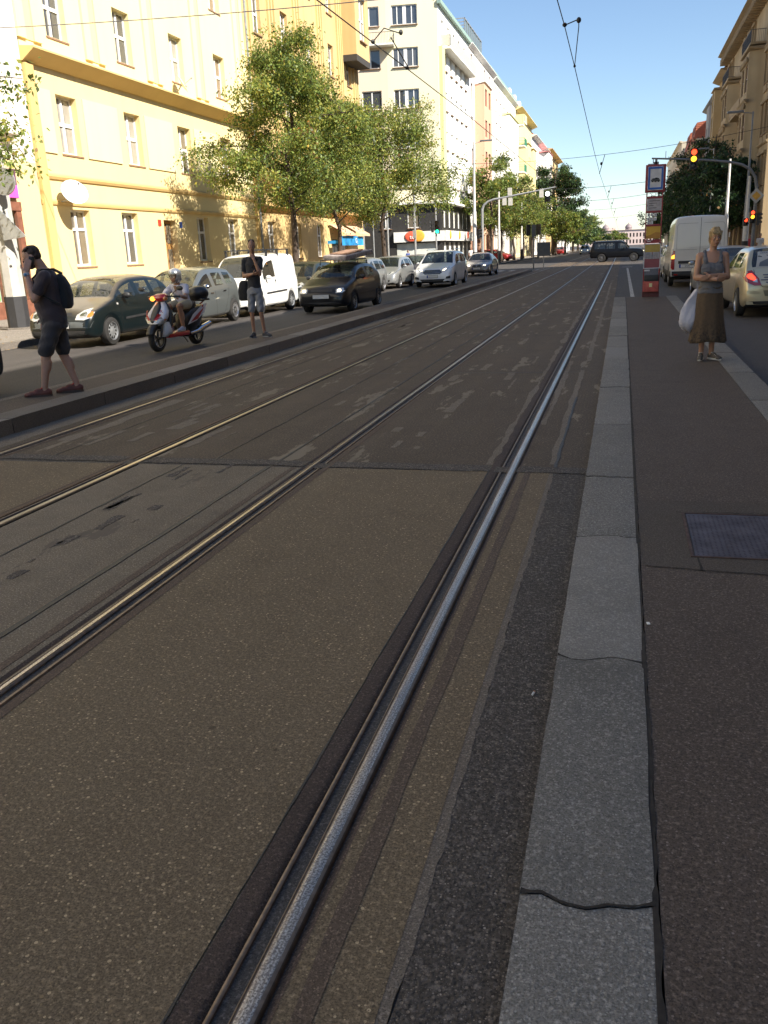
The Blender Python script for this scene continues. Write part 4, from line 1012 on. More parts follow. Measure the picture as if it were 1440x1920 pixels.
    # subdivide the cage, then cut it into body and panes
    me = bpy.data.meshes.new('cage'); me.from_pydata(vs, [], fs)
    regs = sorted(set(reg)); 
    for _ in range(4+len(regs)): me.materials.append(None)
    code = [mats_[k]+10*regs.index(reg[k]) for k in range(len(fs))]
    for q in range(60): 
        if len(me.materials) < 60: me.materials.append(None)
    me.polygons.foreach_set('material_index', code)
    o = bpy.data.objects.new('cage', me); col.objects.link(o)
    md = o.modifiers.new('s', 'SUBSURF'); md.levels = 2; md.render_levels = 2
    ev = evaluated(o); bpy.data.objects.remove(o)
    co = np.empty(len(ev.vertices)*3, np.float32); ev.vertices.foreach_get('co', co); co = co.reshape(-1, 3)
    V = [tuple(map(float, v)) for v in co]; polys = [(tuple(p.vertices), p.material_index) for p in ev.polygons]
    bvh = BVHTree.FromPolygons(V, [p[0] for p in polys])
    def sub(name, sel, mats, flt=None):
        mb = MB(); mp = {}
        for pv, mi in polys:
            if not sel(mi): continue
            if flt and not flt(V[pv[0]]): continue
            ids = []
            for v in pv:
                if v not in mp: mp[v] = len(mb.v); mb.v.append(V[v])
                ids.append(mp[v])
            mb.f.append(tuple(ids)); mb.m.append(mi % 10 if len(mats) > 1 else 0)
        if not mb.f: return None
        return mb.build(name, mats, root, smooth=50)
    bi = regs.index('body')*10
    body = sub('body', lambda mi: bi <= mi < bi+10, [pt, car_glass, under_m, black_pl])
    for rn in regs:
        if rn == 'body': continue
        q = regs.index(rn)*10
        if rn == 'side_window':
            for sd in sides:
                for sg in (-1, 1):
                    y0, y1 = sd[0]-L/2, sd[1]-L/2
                    sub('side_window', lambda mi: q <= mi < q+10, [car_glass], lambda v: sg*v[0] > 0 and y0-.02 <= v[1] <= y1+.02)
        else: sub(rn, lambda mi: q <= mi < q+10, [car_glass])
    # inside
    bz0 = float(np.interp(L/2, *zip(*belt)))
    it = MB().box(-hw*.86, hw*.86, -L/2+cowl+.05, L/2-.35, zb+.05, bz0-.12)
    for sx in (-.37, .37):
        ys = -L/2+head+.75
        it.box(sx-.22, sx+.22, ys, ys+.14, bz0-.2, min(H-.34, bz0+.28)); it.box(sx-.12, sx+.12, ys+.02, ys+.12, min(H-.36, bz0+.26), min(H-.2, bz0+.44))
    it.build('interior', interior_m, root, bev=.02)
    # surface pieces projected on the body
    def ray(a, z, ang):
        c, s = math.cos(R(ang)), math.sin(R(ang))       # ang 0 = seen from the front, 90 from +x
        d = Vector((-s, c, 0))
        if abs(ang-90) < 1: o_ = Vector((0, a, z))
        elif ang < 90: o_ = Vector((a, -L/2, z))
        else: o_ = Vector((-a, L/2, z))
        o_ = o_-d*6; h = bvh.ray_cast(o_, d, 12)
        return h[0], -d
    def decal(name, pts, ang, mat, off=.006, rings_=4, parent=None, mirror=False):
        mb = MB()
        for sg in ((1, -1) if mirror else (1,)):
            P2 = []; 
            for i in range(len(pts)):
                a, b_ = pts[i], pts[(i+1) % len(pts)]; nn = max(1, int(math.hypot(a[0]-b_[0], a[1]-b_[1])/.06))
                for q in range(nn): P2.append((a[0]+(b_[0]-a[0])*q/nn, a[1]+(b_[1]-a[1])*q/nn))
            cx0 = sum(p[0] for p in P2)/len(P2); cz0 = sum(p[1] for p in P2)/len(P2)
            vs = []; ok = True; hits = []
            for k in range(rings_, 0, -1):
                for p in P2:
                    hits.append(ray(cx0+(p[0]-cx0)*k/rings_, cz0+(p[1]-cz0)*k/rings_, ang))
            hits.append(ray(cx0, cz0, ang)); good = [h for h in hits if h[0] is not None]
            if not good: continue
            for h in hits:
                p = h[0] if h[0] is not None else min(good, key=lambda g: 0)[0]
                if h[0] is None: p = None
                vs.append((p, h[1]))
            last = good[0][0]; out = []
            for p, dd in vs:
                if p is None: p = last
                last = p; q = p+dd*off; out.append((sg*q.x, q.y, q.z))
            m_ = len(P2); ff = [(k*m_+i, k*m_+(i+1) % m_, (k+1)*m_+(i+1) % m_, (k+1)*m_+i) for k in range(rings_-1) for i in range(m_)]
            ff += [((rings_-1)*m_+i, (rings_-1)*m_+(i+1) % m_, rings_*m_) for i in range(m_)]
            ob = MB().add(out, ff).build(name, mat, parent or root, smooth=60)
        return ob
    def strip(pts, ang, wd, mat, name='trim', off=.004, mirror=True):
        res = MB()
        fine = []
        for a, b_ in zip(pts[:-1], pts[1:]):
            nn = max(1, int(math.hypot(a[0]-b_[0], a[1]-b_[1])/.05))
            for q in range(nn): fine.append((a[0]+(b_[0]-a[0])*q/nn, a[1]+(b_[1]-a[1])*q/nn))
        fine.append(pts[-1])
        for sg in ((1, -1) if mirror else (1,)):
            vs = []; 
            for i, p in enumerate(fine):
                p0, p1 = fine[max(0, i-1)], fine[min(len(fine)-1, i+1)]; dx, dz = p1[0]-p0[0], p1[1]-p0[1]; l = math.hypot(dx, dz) or 1
                nx_, nz_ = -dz/l*wd/2, dx/l*wd/2
                for s2 in (1, -1):
                    h, dd = ray(p[0]+nx_*s2, p[1]+nz_*s2, ang)
                    if h is None: vs.append(None)
                    else: q = h+dd*off; vs.append((sg*q.x, q.y, q.z))
            for i in range(len(fine)-1):
                ids = (2*i, 2*i+1, 2*i+3, 2*i+2)
                if any(vs[j] is None for j in ids): continue
                if max((Vector(vs[ids[a]])-Vector(vs[ids[b]])).length for a, b in ((0, 3), (1, 2), (0, 1), (2, 3))) > .15+wd: continue
                res.add([vs[j] for j in ids], [(0,1,2,3)])
        if res.f: return res.build(name, mat, root, smooth=60)
    Ly = L/2
    X = dict(root=root, decal=decal, strip=strip, ray=ray, P=P, L=L, hw=hw)
    for y, nm in ((-Ly+fw, 'f'), (-Ly+rw, 'r')):
        for sd in (-1, 1): wheel(root, sd*(hw-.105), y, r, sd, style=P.get('rim', 'alloy'), n=P.get('spokes', 7))
    # door seams (seen from the side; a = y when ang = 90)
    for poly in P.get('seams', []): strip([(a-Ly, z) for a, z in poly], 90, .008, under_m, 'door_seam')
    for (a, z) in P.get('handles', []): decal('door_handle', [(a-Ly-.09, z-.012), (a-Ly+.09, z-.012), (a-Ly+.09, z+.014), (a-Ly-.09, z+.014)], 90, P.get('hmat', pt), .022, 2, mirror=True)
    if 'rub' in P: strip([(a-Ly, z) for a, z in P['rub']], 90, .05, P.get('rubmat', black_pl), 'side_trim', .012)
    if 'mirror' in P:
        my, mz = P['mirror']
        for sg in (-1, 1):
            mb = MB().ball((0, 0, 0), (.10, .06, .065), 12); mb.box(-.1*sg-.03, -.1*sg+.03, -.015, .03, -.06, -.02)
            o2 = mb.build('wing_mirror', P.get('mmat', pt), root, smooth=50); o2.location = (sg*(hw+.06), my-Ly, mz)
    def plate(y_side, z, txt=None, w=.5, blue=True, tilt=0, xoff=0.):
        ang = 0 if y_side < 0 else 180
        h, dd = ray(0, z, ang)
        if h is None: return
        yy = h.y+dd.y*.02; sgn = 1 if ang == 0 else -1
        p = MB().box(-w/2, w/2, -.006, .006, -.055, .055).box(-w/2-.012, w/2+.012, -.002, .012, -.067, .067, 1).build('number_plate', [plate_w, ink], root)
        p.location = (xoff, yy, z); p.rotation_euler = (tilt, 0, 0 if ang == 0 else PI)
        if blue: MB().box(-w/2, -w/2+.045, -.0075, .004, -.055, .055).build('blue_band', plate_blue, p)
        if txt: lettering(txt, .095, ink, p, (.018, -.0075, 0), (PI/2, 0, 0), depth=.0008)
        return p
    X['plate'] = plate
    return X
def hatch(L, W, H, wb, fo, r, **k):
    s = L/3.7
    d = dict(L=L, W=W, H=H, wb=wb, fo=fo, r=r, cowl=.98*s, head=1.72*s, rhead=L-.48, tail=L-.09,
             prof=[(0, .50), (.035, .60), (.10, .68), (.22, .76), (.6*s, .88), (.98*s, .985), (1.35*s, 1.24), (1.72*s, H-.075), (2.1*s, H-.01), (2.6*s, H), (L-.48, H-.07), (L-.26, 1.22), (L-.09, .98), (L-.03, .80), (L, .62)],
             belt=[(0, .7), (.98*s, .90), (1.5*s, .915), (L-.5, .99), (L, .98)],
             side=[(1.12*s, 1.95*s-.02), (1.99*s, L-.98), (L-.92, L-.55)], mirror=(1.32*s, 1.0), handles=[(1.78*s, .82), (2.55*s, .85)],
             seams=[[(1.14*s, .26), (1.16*s, .6), (1.10*s, .9)], [(1.97*s, .25), (1.99*s, .88)], [(1.14*s, .26), (1.97*s, .25), (2.45*s, .27)], [(2.45*s, .27), (2.72*s, .65), (2.86*s, .92)], [(.1, .70), (.5, .80), (1.05*s, .90)]])
    d.update(k); return d
GL = 'cars parked along the left kerb'; GD = 'cars driving towards the camera'
# ---- dark green hatchback
Pg = hatch(3.61, 1.66, 1.42, 2.37, .72, .29, rim='steel', xr=.60, zb=.19, rub=[(1.25, .52), (2.35, .55)], mmat=black_pl)
X = car('hatchback', 'dark green hatchback with dusty roof and big clear headlights parked behind the phoning man', 'car', (-11.24, 17.72, 0), 0, Pg, paint('green_paint', (.005,.009,.010), 0, dust=.5), GL)
def std_front(X, lit=False, hl=None, grille=None, fog=None, bumper=None, plate=None, pz=.42, blue=True, amber=False):
    D = X['decal']; hl = hl or [(.42, .60), (.70, .66), (.76, .74), (.66, .80), (.46, .72)]
    for sg in (1,):
        D('headlight', hl, 12, lens_clear, .010, mirror=True)
        cxh = sum(p[0] for p in hl)/len(hl); czh = sum(p[1] for p in hl)/len(hl)
        sm = [(cxh-.03+(p[0]-cxh)*(.42), czh+(p[1]-czh)*.5) for p in hl]
        D('headlight_bulb', sm, 12, lamp_on if lit else chrome, .016, 3, mirror=True)
        if amber: D('indicator', [(cxh+.12+(p[0]-cxh)*.3, czh+.0+(p[1]-czh)*.5) for p in hl], 12, lens_amber, .017, 2, mirror=True)
    if grille: D('grille', grille, 0, black_pl, .008)
    for g in (fog or []): D('air_intake', g, 0, black_pl, .008, mirror=min(p[0] for p in g) > .02)
    X['plate'](-1, pz, plate, blue=blue)
std_front(X, False, [(.40, .58), (.60, .57), (.76, .62), (.80, .72), (.72, .80), (.56, .76), (.43, .68)], [(-.30, .66), (.30, .66), (.27, .72), (-.27, .72)],
          [[(-.55, .24), (.55, .24), (.62, .36), (-.62, .36)]], pz=.47, amber=True)
X['strip']([(-.72, .40), (.72, .40)], 0, .03, paint('green_paint', None), 'bumper_line', .01, False)
X['decal']('bumper_insert', [(-.72, .42), (.72, .42), (.76, .54), (-.76, .54)], 0, M('grey_bumper', (.10,.11,.11), .45), .007)
X['decal']('side_indicator', [(.98-1.8, .82), (1.05-1.8, .82), (1.05-1.8, .86), (.98-1.8, .86)], 90, lens_clear, .01, 2, mirror=True)
green_root = X['root']
# ---- silver hatchback
Ps = hatch(3.78, 1.70, 1.50, 2.46, .74, .30, xr=.61, zb=.2, hmat=chrome, mmat=chrome, spokes=7)
X = car('hatchback', 'silver grey hatchback with chrome mirror parked behind the scooter rider', 'car', (-11.25, 21.6, 0), 0, Ps, paint('silver_grey', (.15,.165,.165), .5, dust=.12), GL)
std_front(X, False, None, [(-.35, .62), (.35, .62), (.30, .70), (-.30, .70)], [[(-.45, .25), (.45, .25), (.5, .4), (-.5, .4)]])
# ---- white panel van
Pv = dict(L=4.05, W=1.70, H=1.80, wb=2.60, fo=.78, r=.31, zb=.22, xr=.70, cowl=.92, head=1.55, rhead=4.0, tail=4.03, rglass=False, rim='steel',
          prof=[(0, .52), (.035, .66), (.10, .80), (.22, .88), (.6, .98), (.92, 1.08), (1.25, 1.45), (1.55, 1.70), (1.9, 1.78), (2.6, 1.80), (3.9, 1.78), (4.0, 1.74), (4.03, 1.5), (4.05, 1.1)],
          wid=[(0, .82), (.06, .91), (.2, .97), (.7, .99), (1.6, 1.), (3.6, 1.), (3.95, .98), (4.05, .95)],
          belt=[(0, .8), (.92, .98), (1.4, .99), (4.05, 1.0)], side=[(1.15, 2.02)], mirror=(1.30, 1.08), handles=[(2.0, .92)], mmat=white_fr,
          seams=[[(1.1, .3), (1.1, .95)], [(2.12, .27), (2.12, 1.55)], [(1.1, .3), (2.12, .27)]], rub=[(1.25, .62), (2.95, .65)])
X = car('panel_van', 'small white panel van with roof bar parked behind the man in grey shorts', 'van', (-11.25, 26.05, 0), 0, Pv, paint('van_white', (.80,.80,.78), .0, dust=.15), GL)
std_front(X, False, None, [(-.35, .66), (.35, .66), (.35, .74), (-.35, .74)], [[(-.5, .28), (.5, .28), (.5, .42), (-.5, .42)]])
X['decal']('side_badge', [(2.05-2.02, .86), (2.12-2.02, .94), (2.05-2.02, 1.02), (1.98-2.02, .94)], 90, ink, .008, 2, mirror=True)
mb = MB()
for s in (-.62, .62): mb.tube([(s, -.3, 1.90), (s, 1.7, 1.90)], .018, 6)
for y in (-.2, .7, 1.6): mb.tube([(-.72, y, 1.90), (.72, y, 1.90)], .018, 6); mb.box(-.70, -.64, y-.03, y+.03, 1.70, 1.9); mb.box(.64, .70, y-.03, y+.03, 1.70, 1.9)
mb.build('roof_bar', black_pl, X['root'])
# ---- dark green-black estate
def wagon(L, W, H, wb, fo, r, **k):
    d = hatch(L, W, H, wb, fo, r); s = L/4.3
    d.update(cowl=1.12*s, head=1.85*s, rhead=L-.5, tail=L-.12, prof=[(0, .48), (.035, .58), (.10, .66), (.22, .72), (.6*s, .83), (1.12*s, .95), (1.5*s, 1.2), (1.85*s, H-.06), (2.3*s, H-.0), (3.0*s, H), (L-.5, H-.06), (L-.28, 1.15), (L-.12, .96), (L-.03, .78), (L, .6)],
             belt=[(0, .7), (1.12*s, .88), (L-.5, .94), (L, .92)], side=[(1.3*s, 2.22*s), (2.27*s, 3.12*s), (3.2*s, L-.58)], mirror=(1.5*s, .97), handles=[(2.05*s, .80), (2.95*s, .82)],
             seams=[[(1.28*s, .26), (1.3*s, .6), (1.24*s, .88)], [(2.24*s, .25), (2.26*s, .88)], [(1.28*s, .26), (2.9*s, .27)], [(2.9*s, .27), (3.1*s, .65), (3.16*s, .9)], [(.1, .68), (.6, .78), (1.15*s, .87)]])
    d.update(k); return d
X = car('estate_car', 'dark estate car with tree reflections in its screen parked behind the small white van', 'car', (-11.2, 30.75, 0), 0, wagon(4.4, 1.72, 1.46, 2.6, .85, .31, xr=.62), paint('dark_green_black', (.012,.018,.014), 0, dust=.2), GL)
std_front(X, False, None, [(-.45, .58), (.45, .58), (.42, .68), (-.42, .68)], [[(-.5, .25), (.5, .25), (.5, .38), (-.5, .38)]], pz=.45)
# ---- black hatchback driving, with load
Pc = hatch(3.73, 1.61, 1.42, 2.44, .75, .28, xr=.57, zb=.19, rim='steel', side=[(1.12, 2.12), (2.2, 3.0)], handles=[(2.0, .80)],
           seams=[[(1.14, .26), (1.16, .6), (1.10, .9)], [(2.17, .25), (2.19, .9)], [(1.14, .26), (2.17, .25)], [(.1, .70), (.5, .80), (1.05, .90)]], mmat=black_pl, rub=[(1.2, .5), (2.8, .52)])
X = car('hatchback', 'black hatchback with lit headlights driving with a wrapped load on its roof', 'car', (-8.42, 26.55, 0), R(-2), Pc, paint('black_paint', (.010,.010,.012), 0, dust=.12), GD)
std_front(X, True, [(.46, .58), (.66, .59), (.74, .64), (.70, .72), (.56, .73), (.46, .69)], [(-.34, .62), (.34, .62), (.33, .69), (-.33, .69)], [[(-.55, .22), (.55, .22), (.55, .33), (-.55, .33)]], 'AEI 29-77', pz=.49, blue=False)
mb = MB()
for y in (-.15, .75): mb.tube([(-.62, y, 1.36), (-.6, y, 1.50), (.6, y, 1.50), (.62, y, 1.36)], .02, 6)
mb.build('roof_rack', black_pl, X['root'])
ld = MB().plate([(-.42, -.75), (.38, -.8), (.42, 1.2), (-.38, 1.25)], -.07, .07)
ld.xform(Matrix.Rotation(R(5), 4, 'X') @ Matrix.Rotation(R(3), 4, 'Y'))
ld = ld.build('roof_load', M('wrapped_grey', (.34,.29,.27), .6, var=.4, scale=8, bmp=1), None, bev=.03); ld.location = (-8.32, 26.8, 1.62); ld.rotation_euler = (0, 0, R(-8))
tag(ld, 'long flat bundle in greyish plastic wrap tied on the roof of the black hatchback', 'bundle')
MB().box(-.3, .3, -.5, .7, .072, .12).build('blanket', M('blanket', (.30,.18,.12), .9, var=.3), ld, bev=.02).rotation_euler = (R(5), 0, 0)
# ---- three more at the kerb
X = car('estate_car', 'light silver estate seen behind the black hatchback, parked nearest to the blue shop awning', 'car', (-11.2, 37.7, 0), 0, wagon(4.5, 1.74, 1.50, 2.65, .87, .31, xr=.62), paint('light_silver', (.30,.31,.31), .5, dust=.2), GL); std_front(X)
X = car('hatchback', 'light silver hatchback with slanted headlights parked behind the light silver estate', 'car', (-11.15, 43.1, 0), 0, hatch(4.2, 1.75, 1.50, 2.6, .85, .31, xr=.62), paint('bright_silver', (.36,.37,.37), .5, dust=.1), GL)
std_front(X, False, [(.36, .60), (.74, .74), (.76, .80), (.62, .78), (.40, .68)], [(-.3, .52), (.3, .52), (.36, .62), (-.36, .62)], [[(-.5, .25), (.5, .25), (.55, .42), (-.55, .42)]], pz=.46)
X = car('hatchback', 'dark blue hatchback parked last in the left row, half hidden by the white people carrier', 'car', (-11.1, 48.4, 0), 0, hatch(4.1, 1.75, 1.50, 2.55, .82, .31, xr=.62), paint('dark_blue', (.008,.012,.035), 0, dust=.1), GL); std_front(X)
# ---- white people carrier
Pm = wagon(4.8, 1.90, 1.66, 2.85, .92, .34, xr=.70)
Pm.update(prof=[(0, .55), (.035, .68), (.10, .80), (.22, .86), (.6, .96), (1.15, 1.08), (1.6, 1.38), (2.05, 1.60), (2.6, 1.66), (3.4, 1.65), (4.25, 1.58), (4.5, 1.28), (4.68, 1.05), (4.77, .85), (4.8, .7)],
          cowl=1.15, head=2.05, rhead=4.25, tail=4.68, belt=[(0, .8), (1.15, 1.0), (4.3, 1.08), (4.8, 1.05)], side=[(1.4, 2.45), (2.5, 3.5), (3.58, 4.2)], mirror=(1.6, 1.08),
          handles=[(2.3, .92), (3.3, .95)], seams=[[(1.4, .28), (1.4, 1.0)], [(2.47, .27), (2.5, 1.0)], [(3.3, .4), (3.5, 1.05)], [(.15, .82), (.7, .92), (1.2, 1.0)]])
X = car('people_carrier', 'white people carrier with black grille and lit headlights in the left lane', 'car', (-8.55, 43.4, 0), 0, Pm, paint('mpv_white', (.74,.75,.76), .1, dust=.05), GD)
std_front(X, True, [(.42, .70), (.62, .74), (.84, .86), (.82, .92), (.60, .86), (.42, .76)], [(-.46, .68), (-.36, .60), (.36, .60), (.46, .68), (.36, .80), (-.36, .80)],
          [[(-.5, .27), (.5, .27), (.6, .38), (-.6, .38)], [(.62, .38), (.84, .40), (.84, .52), (.66, .48)]], 'SM 20021', pz=.50)
X['strip']([(-.4, .74), (.4, .74)], 0, .012, chrome, 'grille_bar', .014, False); X['strip']([(-.4, .66), (.4, .66)], 0, .012, chrome, 'grille_bar', .014, False)
mb = MB()
for s in (-.66, .66): mb.tube([(s, -.4, 1.66), (s, -.2, 1.71), (s, 1.5, 1.70), (s, 1.75, 1.62)], .016, 6)
mb.build('roof_rail', chrome, X['root'])
# ---- saloon with round badge grille
Pb = dict(L=4.5, W=1.80, H=1.42, wb=2.75, fo=.78, r=.32, zb=.18, xr=.60, cowl=1.35, head=2.05, rhead=3.15, tail=3.85,
          prof=[(0, .46), (.035, .56), (.10, .64), (.22, .70), (.6, .78), (1.35, .92), (1.75, 1.2), (2.05, 1.36), (2.4, 1.41), (2.8, 1.41), (3.15, 1.35), (3.5, 1.15), (3.85, .98), (4.2, .96), (4.42, .94), (4.47, .78), (4.5, .6)],
          belt=[(0, .7), (1.35, .86), (3.85, .92), (4.5, .9)], side=[(1.6, 2.42), (2.48, 3.2)], mirror=(1.75, .95), handles=[(2.3, .78), (3.1, .8)],
          seams=[[(1.5, .25), (1.5, .85)], [(2.45, .25), (2.46, .88)], [(3.2, .6), (3.3, .9)]])
X = car('saloon_car', 'bronze grey saloon with twin kidney grille and lit headlights behind the white people carrier', 'car', (-9.0, 59.2, 0), 0, Pb, paint('bronze_grey', (.22,.19,.17), .5, dust=.05), GD)
std_front(X, True, [(.36, .60), (.62, .60), (.76, .68), (.70, .73), (.40, .71)], [(.04, .56), (.28, .58), (.26, .70), (.05, .70)], [[(-.5, .22), (.5, .22), (.55, .34), (-.55, .34)]], pz=.46)
X['decal']('grille', [(-.28, .58), (-.04, .56), (-.05, .70), (-.26, .70)], 0, black_pl, .008)
# ---- boxy off-roader crossing
Po = dict(rim='steel', L=4.83, W=1.92, H=1.88, wb=2.89, fo=.88, r=.38, zb=.38, xr=.74, cowl=1.35, head=1.95, rhead=4.62, tail=4.78,
          prof=[(0, .75), (.035, .92), (.10, 1.05), (.22, 1.10), (.6, 1.15), (1.35, 1.18), (1.60, 1.52), (1.85, 1.84), (2.1, 1.85), (3.2, 1.88), (4.5, 1.86), (4.62, 1.80), (4.7, 1.5), (4.78, 1.16), (4.81, .95), (4.83, .8)],
          belt=[(0, .95), (1.35, 1.08), (4.83, 1.10)], side=[(1.6, 2.35), (2.45, 3.35), (3.45, 4.45)], mirror=(1.75, 1.18), handles=[(2.25, 1.0), (3.2, 1.0)],
          wid=[(0, .88), (.06, .94), (.2, .98), (.7, 1.), (1.6, 1.), (4.4, 1.), (4.7, .97), (4.83, .93)],
          seams=[[(1.55, .45), (1.55, 1.1)], [(2.4, .45), (2.4, 1.1)], [(3.4, .6), (3.4, 1.1)]])
hub_m = M('dark_wheel', (.10,.10,.105), .5, .3)
X = car('off_roader', 'black boxy off-road car crossing the junction from left to right', 'car', (-.45, 87.2, 0), R(84), Po, paint('offroad_black', (.006,.007,.010), 0, dust=.03))
std_front(X, True, [(.5, .82), (.78, .82), (.78, .98), (.5, .98)], [(-.45, .8), (.45, .8), (.45, 1.0), (-.45, 1.0)], [], pz=.62)
MB().box(-.68, -.62, -.9, 2.0, 1.90, 1.95).box(.62, .68, -.9, 2.0, 1.90, 1.95).build('roof_rail', chrome, X['root'])
hub_m = MATS['steel_wheel']
_b = MATS['offroad_black'].node_tree.nodes['Principled BSDF']; _b.inputs['Coat Weight'].default_value = .1; _b.inputs['Specular IOR Level'].default_value = .15
# ---- right side traffic, seen from behind (rotated by 180 degrees)
def std_rear(X, tl, lit=True, plate=None, pz=.55):
    D = X['decal']
    D('tail_light', tl, 180-12, lens_red, .010, mirror=True)
    cxh = sum(p[0] for p in tl)/len(tl); czh = sum(p[1] for p in tl)/len(tl)
    D('brake_lamp', [(cxh+(p[0]-cxh)*.5, czh+.03+(p[1]-czh)*.45) for p in tl], 180-12, brake_on if lit else lens_clear, .015, 3, mirror=True)
    X['plate'](1, pz, plate)
Pk = hatch(3.99, 1.71, 1.46, 2.51, .82, .30, xr=.63, zb=.2, spokes=7)
Pk.update(prof=[(0, .50), (.035, .60), (.10, .68), (.22, .76), (.6, .86), (1.06, .97), (1.45, 1.22), (1.85, 1.39), (2.3, 1.45), (2.9, 1.45), (3.45, 1.40), (3.68, 1.24), (3.86, 1.03), (3.94, .84), (3.99, .66)], rhead=3.45, tail=3.86, side=[(1.25, 2.1), (2.16, 3.02), (3.08, 3.36)])
gold = paint('champagne_paint', (.50,.43,.29), .55, dust=.08)
X = car('hatchback', 'champagne gold hatchback with glowing red tail lights beside the standing woman', 'car', (3.22, 21.95, 0), PI+R(1), Pk, gold, 'cars driving away on the right')
std_rear(X, [(-.80, .94), (-.66, .97), (-.50, .80), (-.44, .66), (-.58, .66), (-.76, .74), (-.84, .84)], True, '2AC 7153', .50)
X['decal']('reverse_lamp', [(-.62, .74), (-.54, .80), (-.52, .72)], 168, lens_clear, .02, 2, mirror=True)
X['decal']('high_brake_light', [(-.16, 1.375), (.16, 1.375), (.16, 1.40), (-.16, 1.40)], 180, amber_on, .02, 2)
D = X['decal']; D('window_film', [(-.56, 1.02), (.56, 1.02), (.50, 1.33), (-.50, 1.33)], 180, M('window_film', (.40,.40,.38), .35, var=.1), .006)
D('poster', [(-.50, 1.04), (-.1, 1.04), (-.12, 1.12), (-.3, 1.2), (-.48, 1.12)], 180, M('poster_grey', (.11,.13,.16), .5), .009, 3, mirror=True)
D('wiper', [(-.32, 1.015), (.1, 1.0), (.1, 1.02), (-.32, 1.035)], 180, ink, .014, 2)
X['strip']([(-.60, .98), (-.56, .80), (-.42, .63), (0, .60), (.42, .63), (.56, .80), (.60, .98)], 180, .010, under_m, 'tailgate_seam', .004, False)
D('bumper_recess', [(-.36, .44), (.36, .44), (.40, .56), (-.40, .56)], 180, M('gold_dark', (.22,.19,.13), .4, .4), .004)
D('lower_bumper', [(-.70, .22), (.70, .22), (.74, .34), (-.74, .34)], 180, black_pl, .007)
D('bumper_reflector', [(-.72, .50), (-.45, .49), (-.46, .535), (-.72, .56)], 180, gold, .014, 2, mirror=True)
tm = M('navy_ink', (.03,.04,.12), .6)
def on_back(X, txt, size, x, z, mat, tilt):
    h, dd = X['ray'](x, z, 180)
    if h is None: return
    lettering(txt, size, mat, X['root'], (-x if False else h.x, h.y+.018, z), (PI/2-tilt, 0, PI), depth=.0008)
def curved(X, txt, size, z, mat, tilt, x0=None, step=None):
    n = len(txt); w_ = step*n
    for i, ch in enumerate(txt):
        if ch == ' ': continue
        a = x0+i*step                     # along the seen direction, left to right from behind
        h, dd = X['ray'](-a if False else a, z, 180)
        if h is not None: lettering(ch, size, mat, X['root'], (h.x, h.y+.016, h.z), (PI/2-tilt, 0, PI), depth=.0008)
curved(X, 'www.prague', .11, 1.30, tm, R(-38), -.42, .078)
for k, (z, w_) in enumerate(((.86, .2), (.81, .24), (.76, .2), (.71, .22))): D('small_print', [(-.42+k*.02*(1 if k % 2 else -1), z), (-.42+w_, z), (-.42+w_, z+.018), (-.42+k*.02*(1 if k % 2 else -1), z+.018)], 180, tm, .012, 1)
gold_root = X['root']
# ---- tall white van
Pt = dict(L=5.5, W=1.99, H=2.45, wb=3.4, fo=.9, r=.34, zb=.32, xr=.86, cowl=.95, head=1.75, rhead=5.44, tail=5.48, rglass=False, rim='steel', skirt=True,
          prof=[(0, .60), (.035, .8), (.10, 1.0), (.22, 1.1), (.95, 1.35), (1.35, 1.9), (1.75, 2.28), (2.2, 2.42), (3, 2.45), (5.3, 2.45), (5.44, 2.40), (5.48, 2.0), (5.5, 1.4)],
          wid=[(0, .85), (.06, .92), (.2, .97), (.7, .99), (1.6, 1.), (5.2, 1.), (5.42, .985), (5.5, .97)],
          belt=[(0, 1.0), (.95, 1.22), (1.6, 1.25), (5.5, 1.28)], side=[(1.2, 2.1)], mirror=(1.3, 1.4), handles=[(2.0, 1.1)], seams=[[(2.2, .4), (2.2, 2.2)], [(3.6, .4), (3.6, 2.2)], [(2.2, 1.2), (5.2, 1.2)]])
X = car('delivery_van', 'tall white delivery van waiting in the right lane behind the standing woman', 'van', (2.67, 36.9, 0), PI, Pt, paint('old_white', (.60,.58,.53), 0, .4, dust=.05), 'cars driving away on the right')
D = X['decal']
X['strip']([(0, .6), (0, 2.38)], 180, .012, under_m, 'rear_door_seam', .004, False)
for s in (-1, 1):
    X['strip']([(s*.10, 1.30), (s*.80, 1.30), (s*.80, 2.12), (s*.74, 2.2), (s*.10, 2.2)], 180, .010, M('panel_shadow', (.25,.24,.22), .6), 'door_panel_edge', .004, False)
    MB().box(-.02, .02, -.03, .03, -.08, .08).build('hinge', paint('old_white', None), X['root']).location = (s*.96, 2.70, 1.75)
D('tail_light', [(-.97, .62), (-.84, .62), (-.84, 1.28), (-.97, 1.28)], 172, lens_red, .012, mirror=True); D('brake_lamp', [(-.96, 1.0), (-.85, 1.0), (-.85, 1.14), (-.96, 1.14)], 172, amber_on, .018, 2, mirror=True)
D('rear_bumper', [(-.93, .30), (.93, .30), (.93, .56), (-.93, .56)], 180, black_pl, .03); D('reflector', [(-.85, .42), (-.72, .42), (-.72, .47), (-.85, .47)], 180, lens_red, .04, 2, mirror=True)
D('plate_recess', [(-.72, .82), (-.02, .82), (-.02, .92), (-.72, .92)], 180, ink, .008); X['plate'](1, .74, '2AA', xoff=.42); D('sticker', [(-.24, .70), (-.16, .64), (-.08, .70), (-.08, .80), (-.16, .84), (-.24, .80)], 180, M('sticker_dark', (.08,.04,.04), .5), .012, 2)
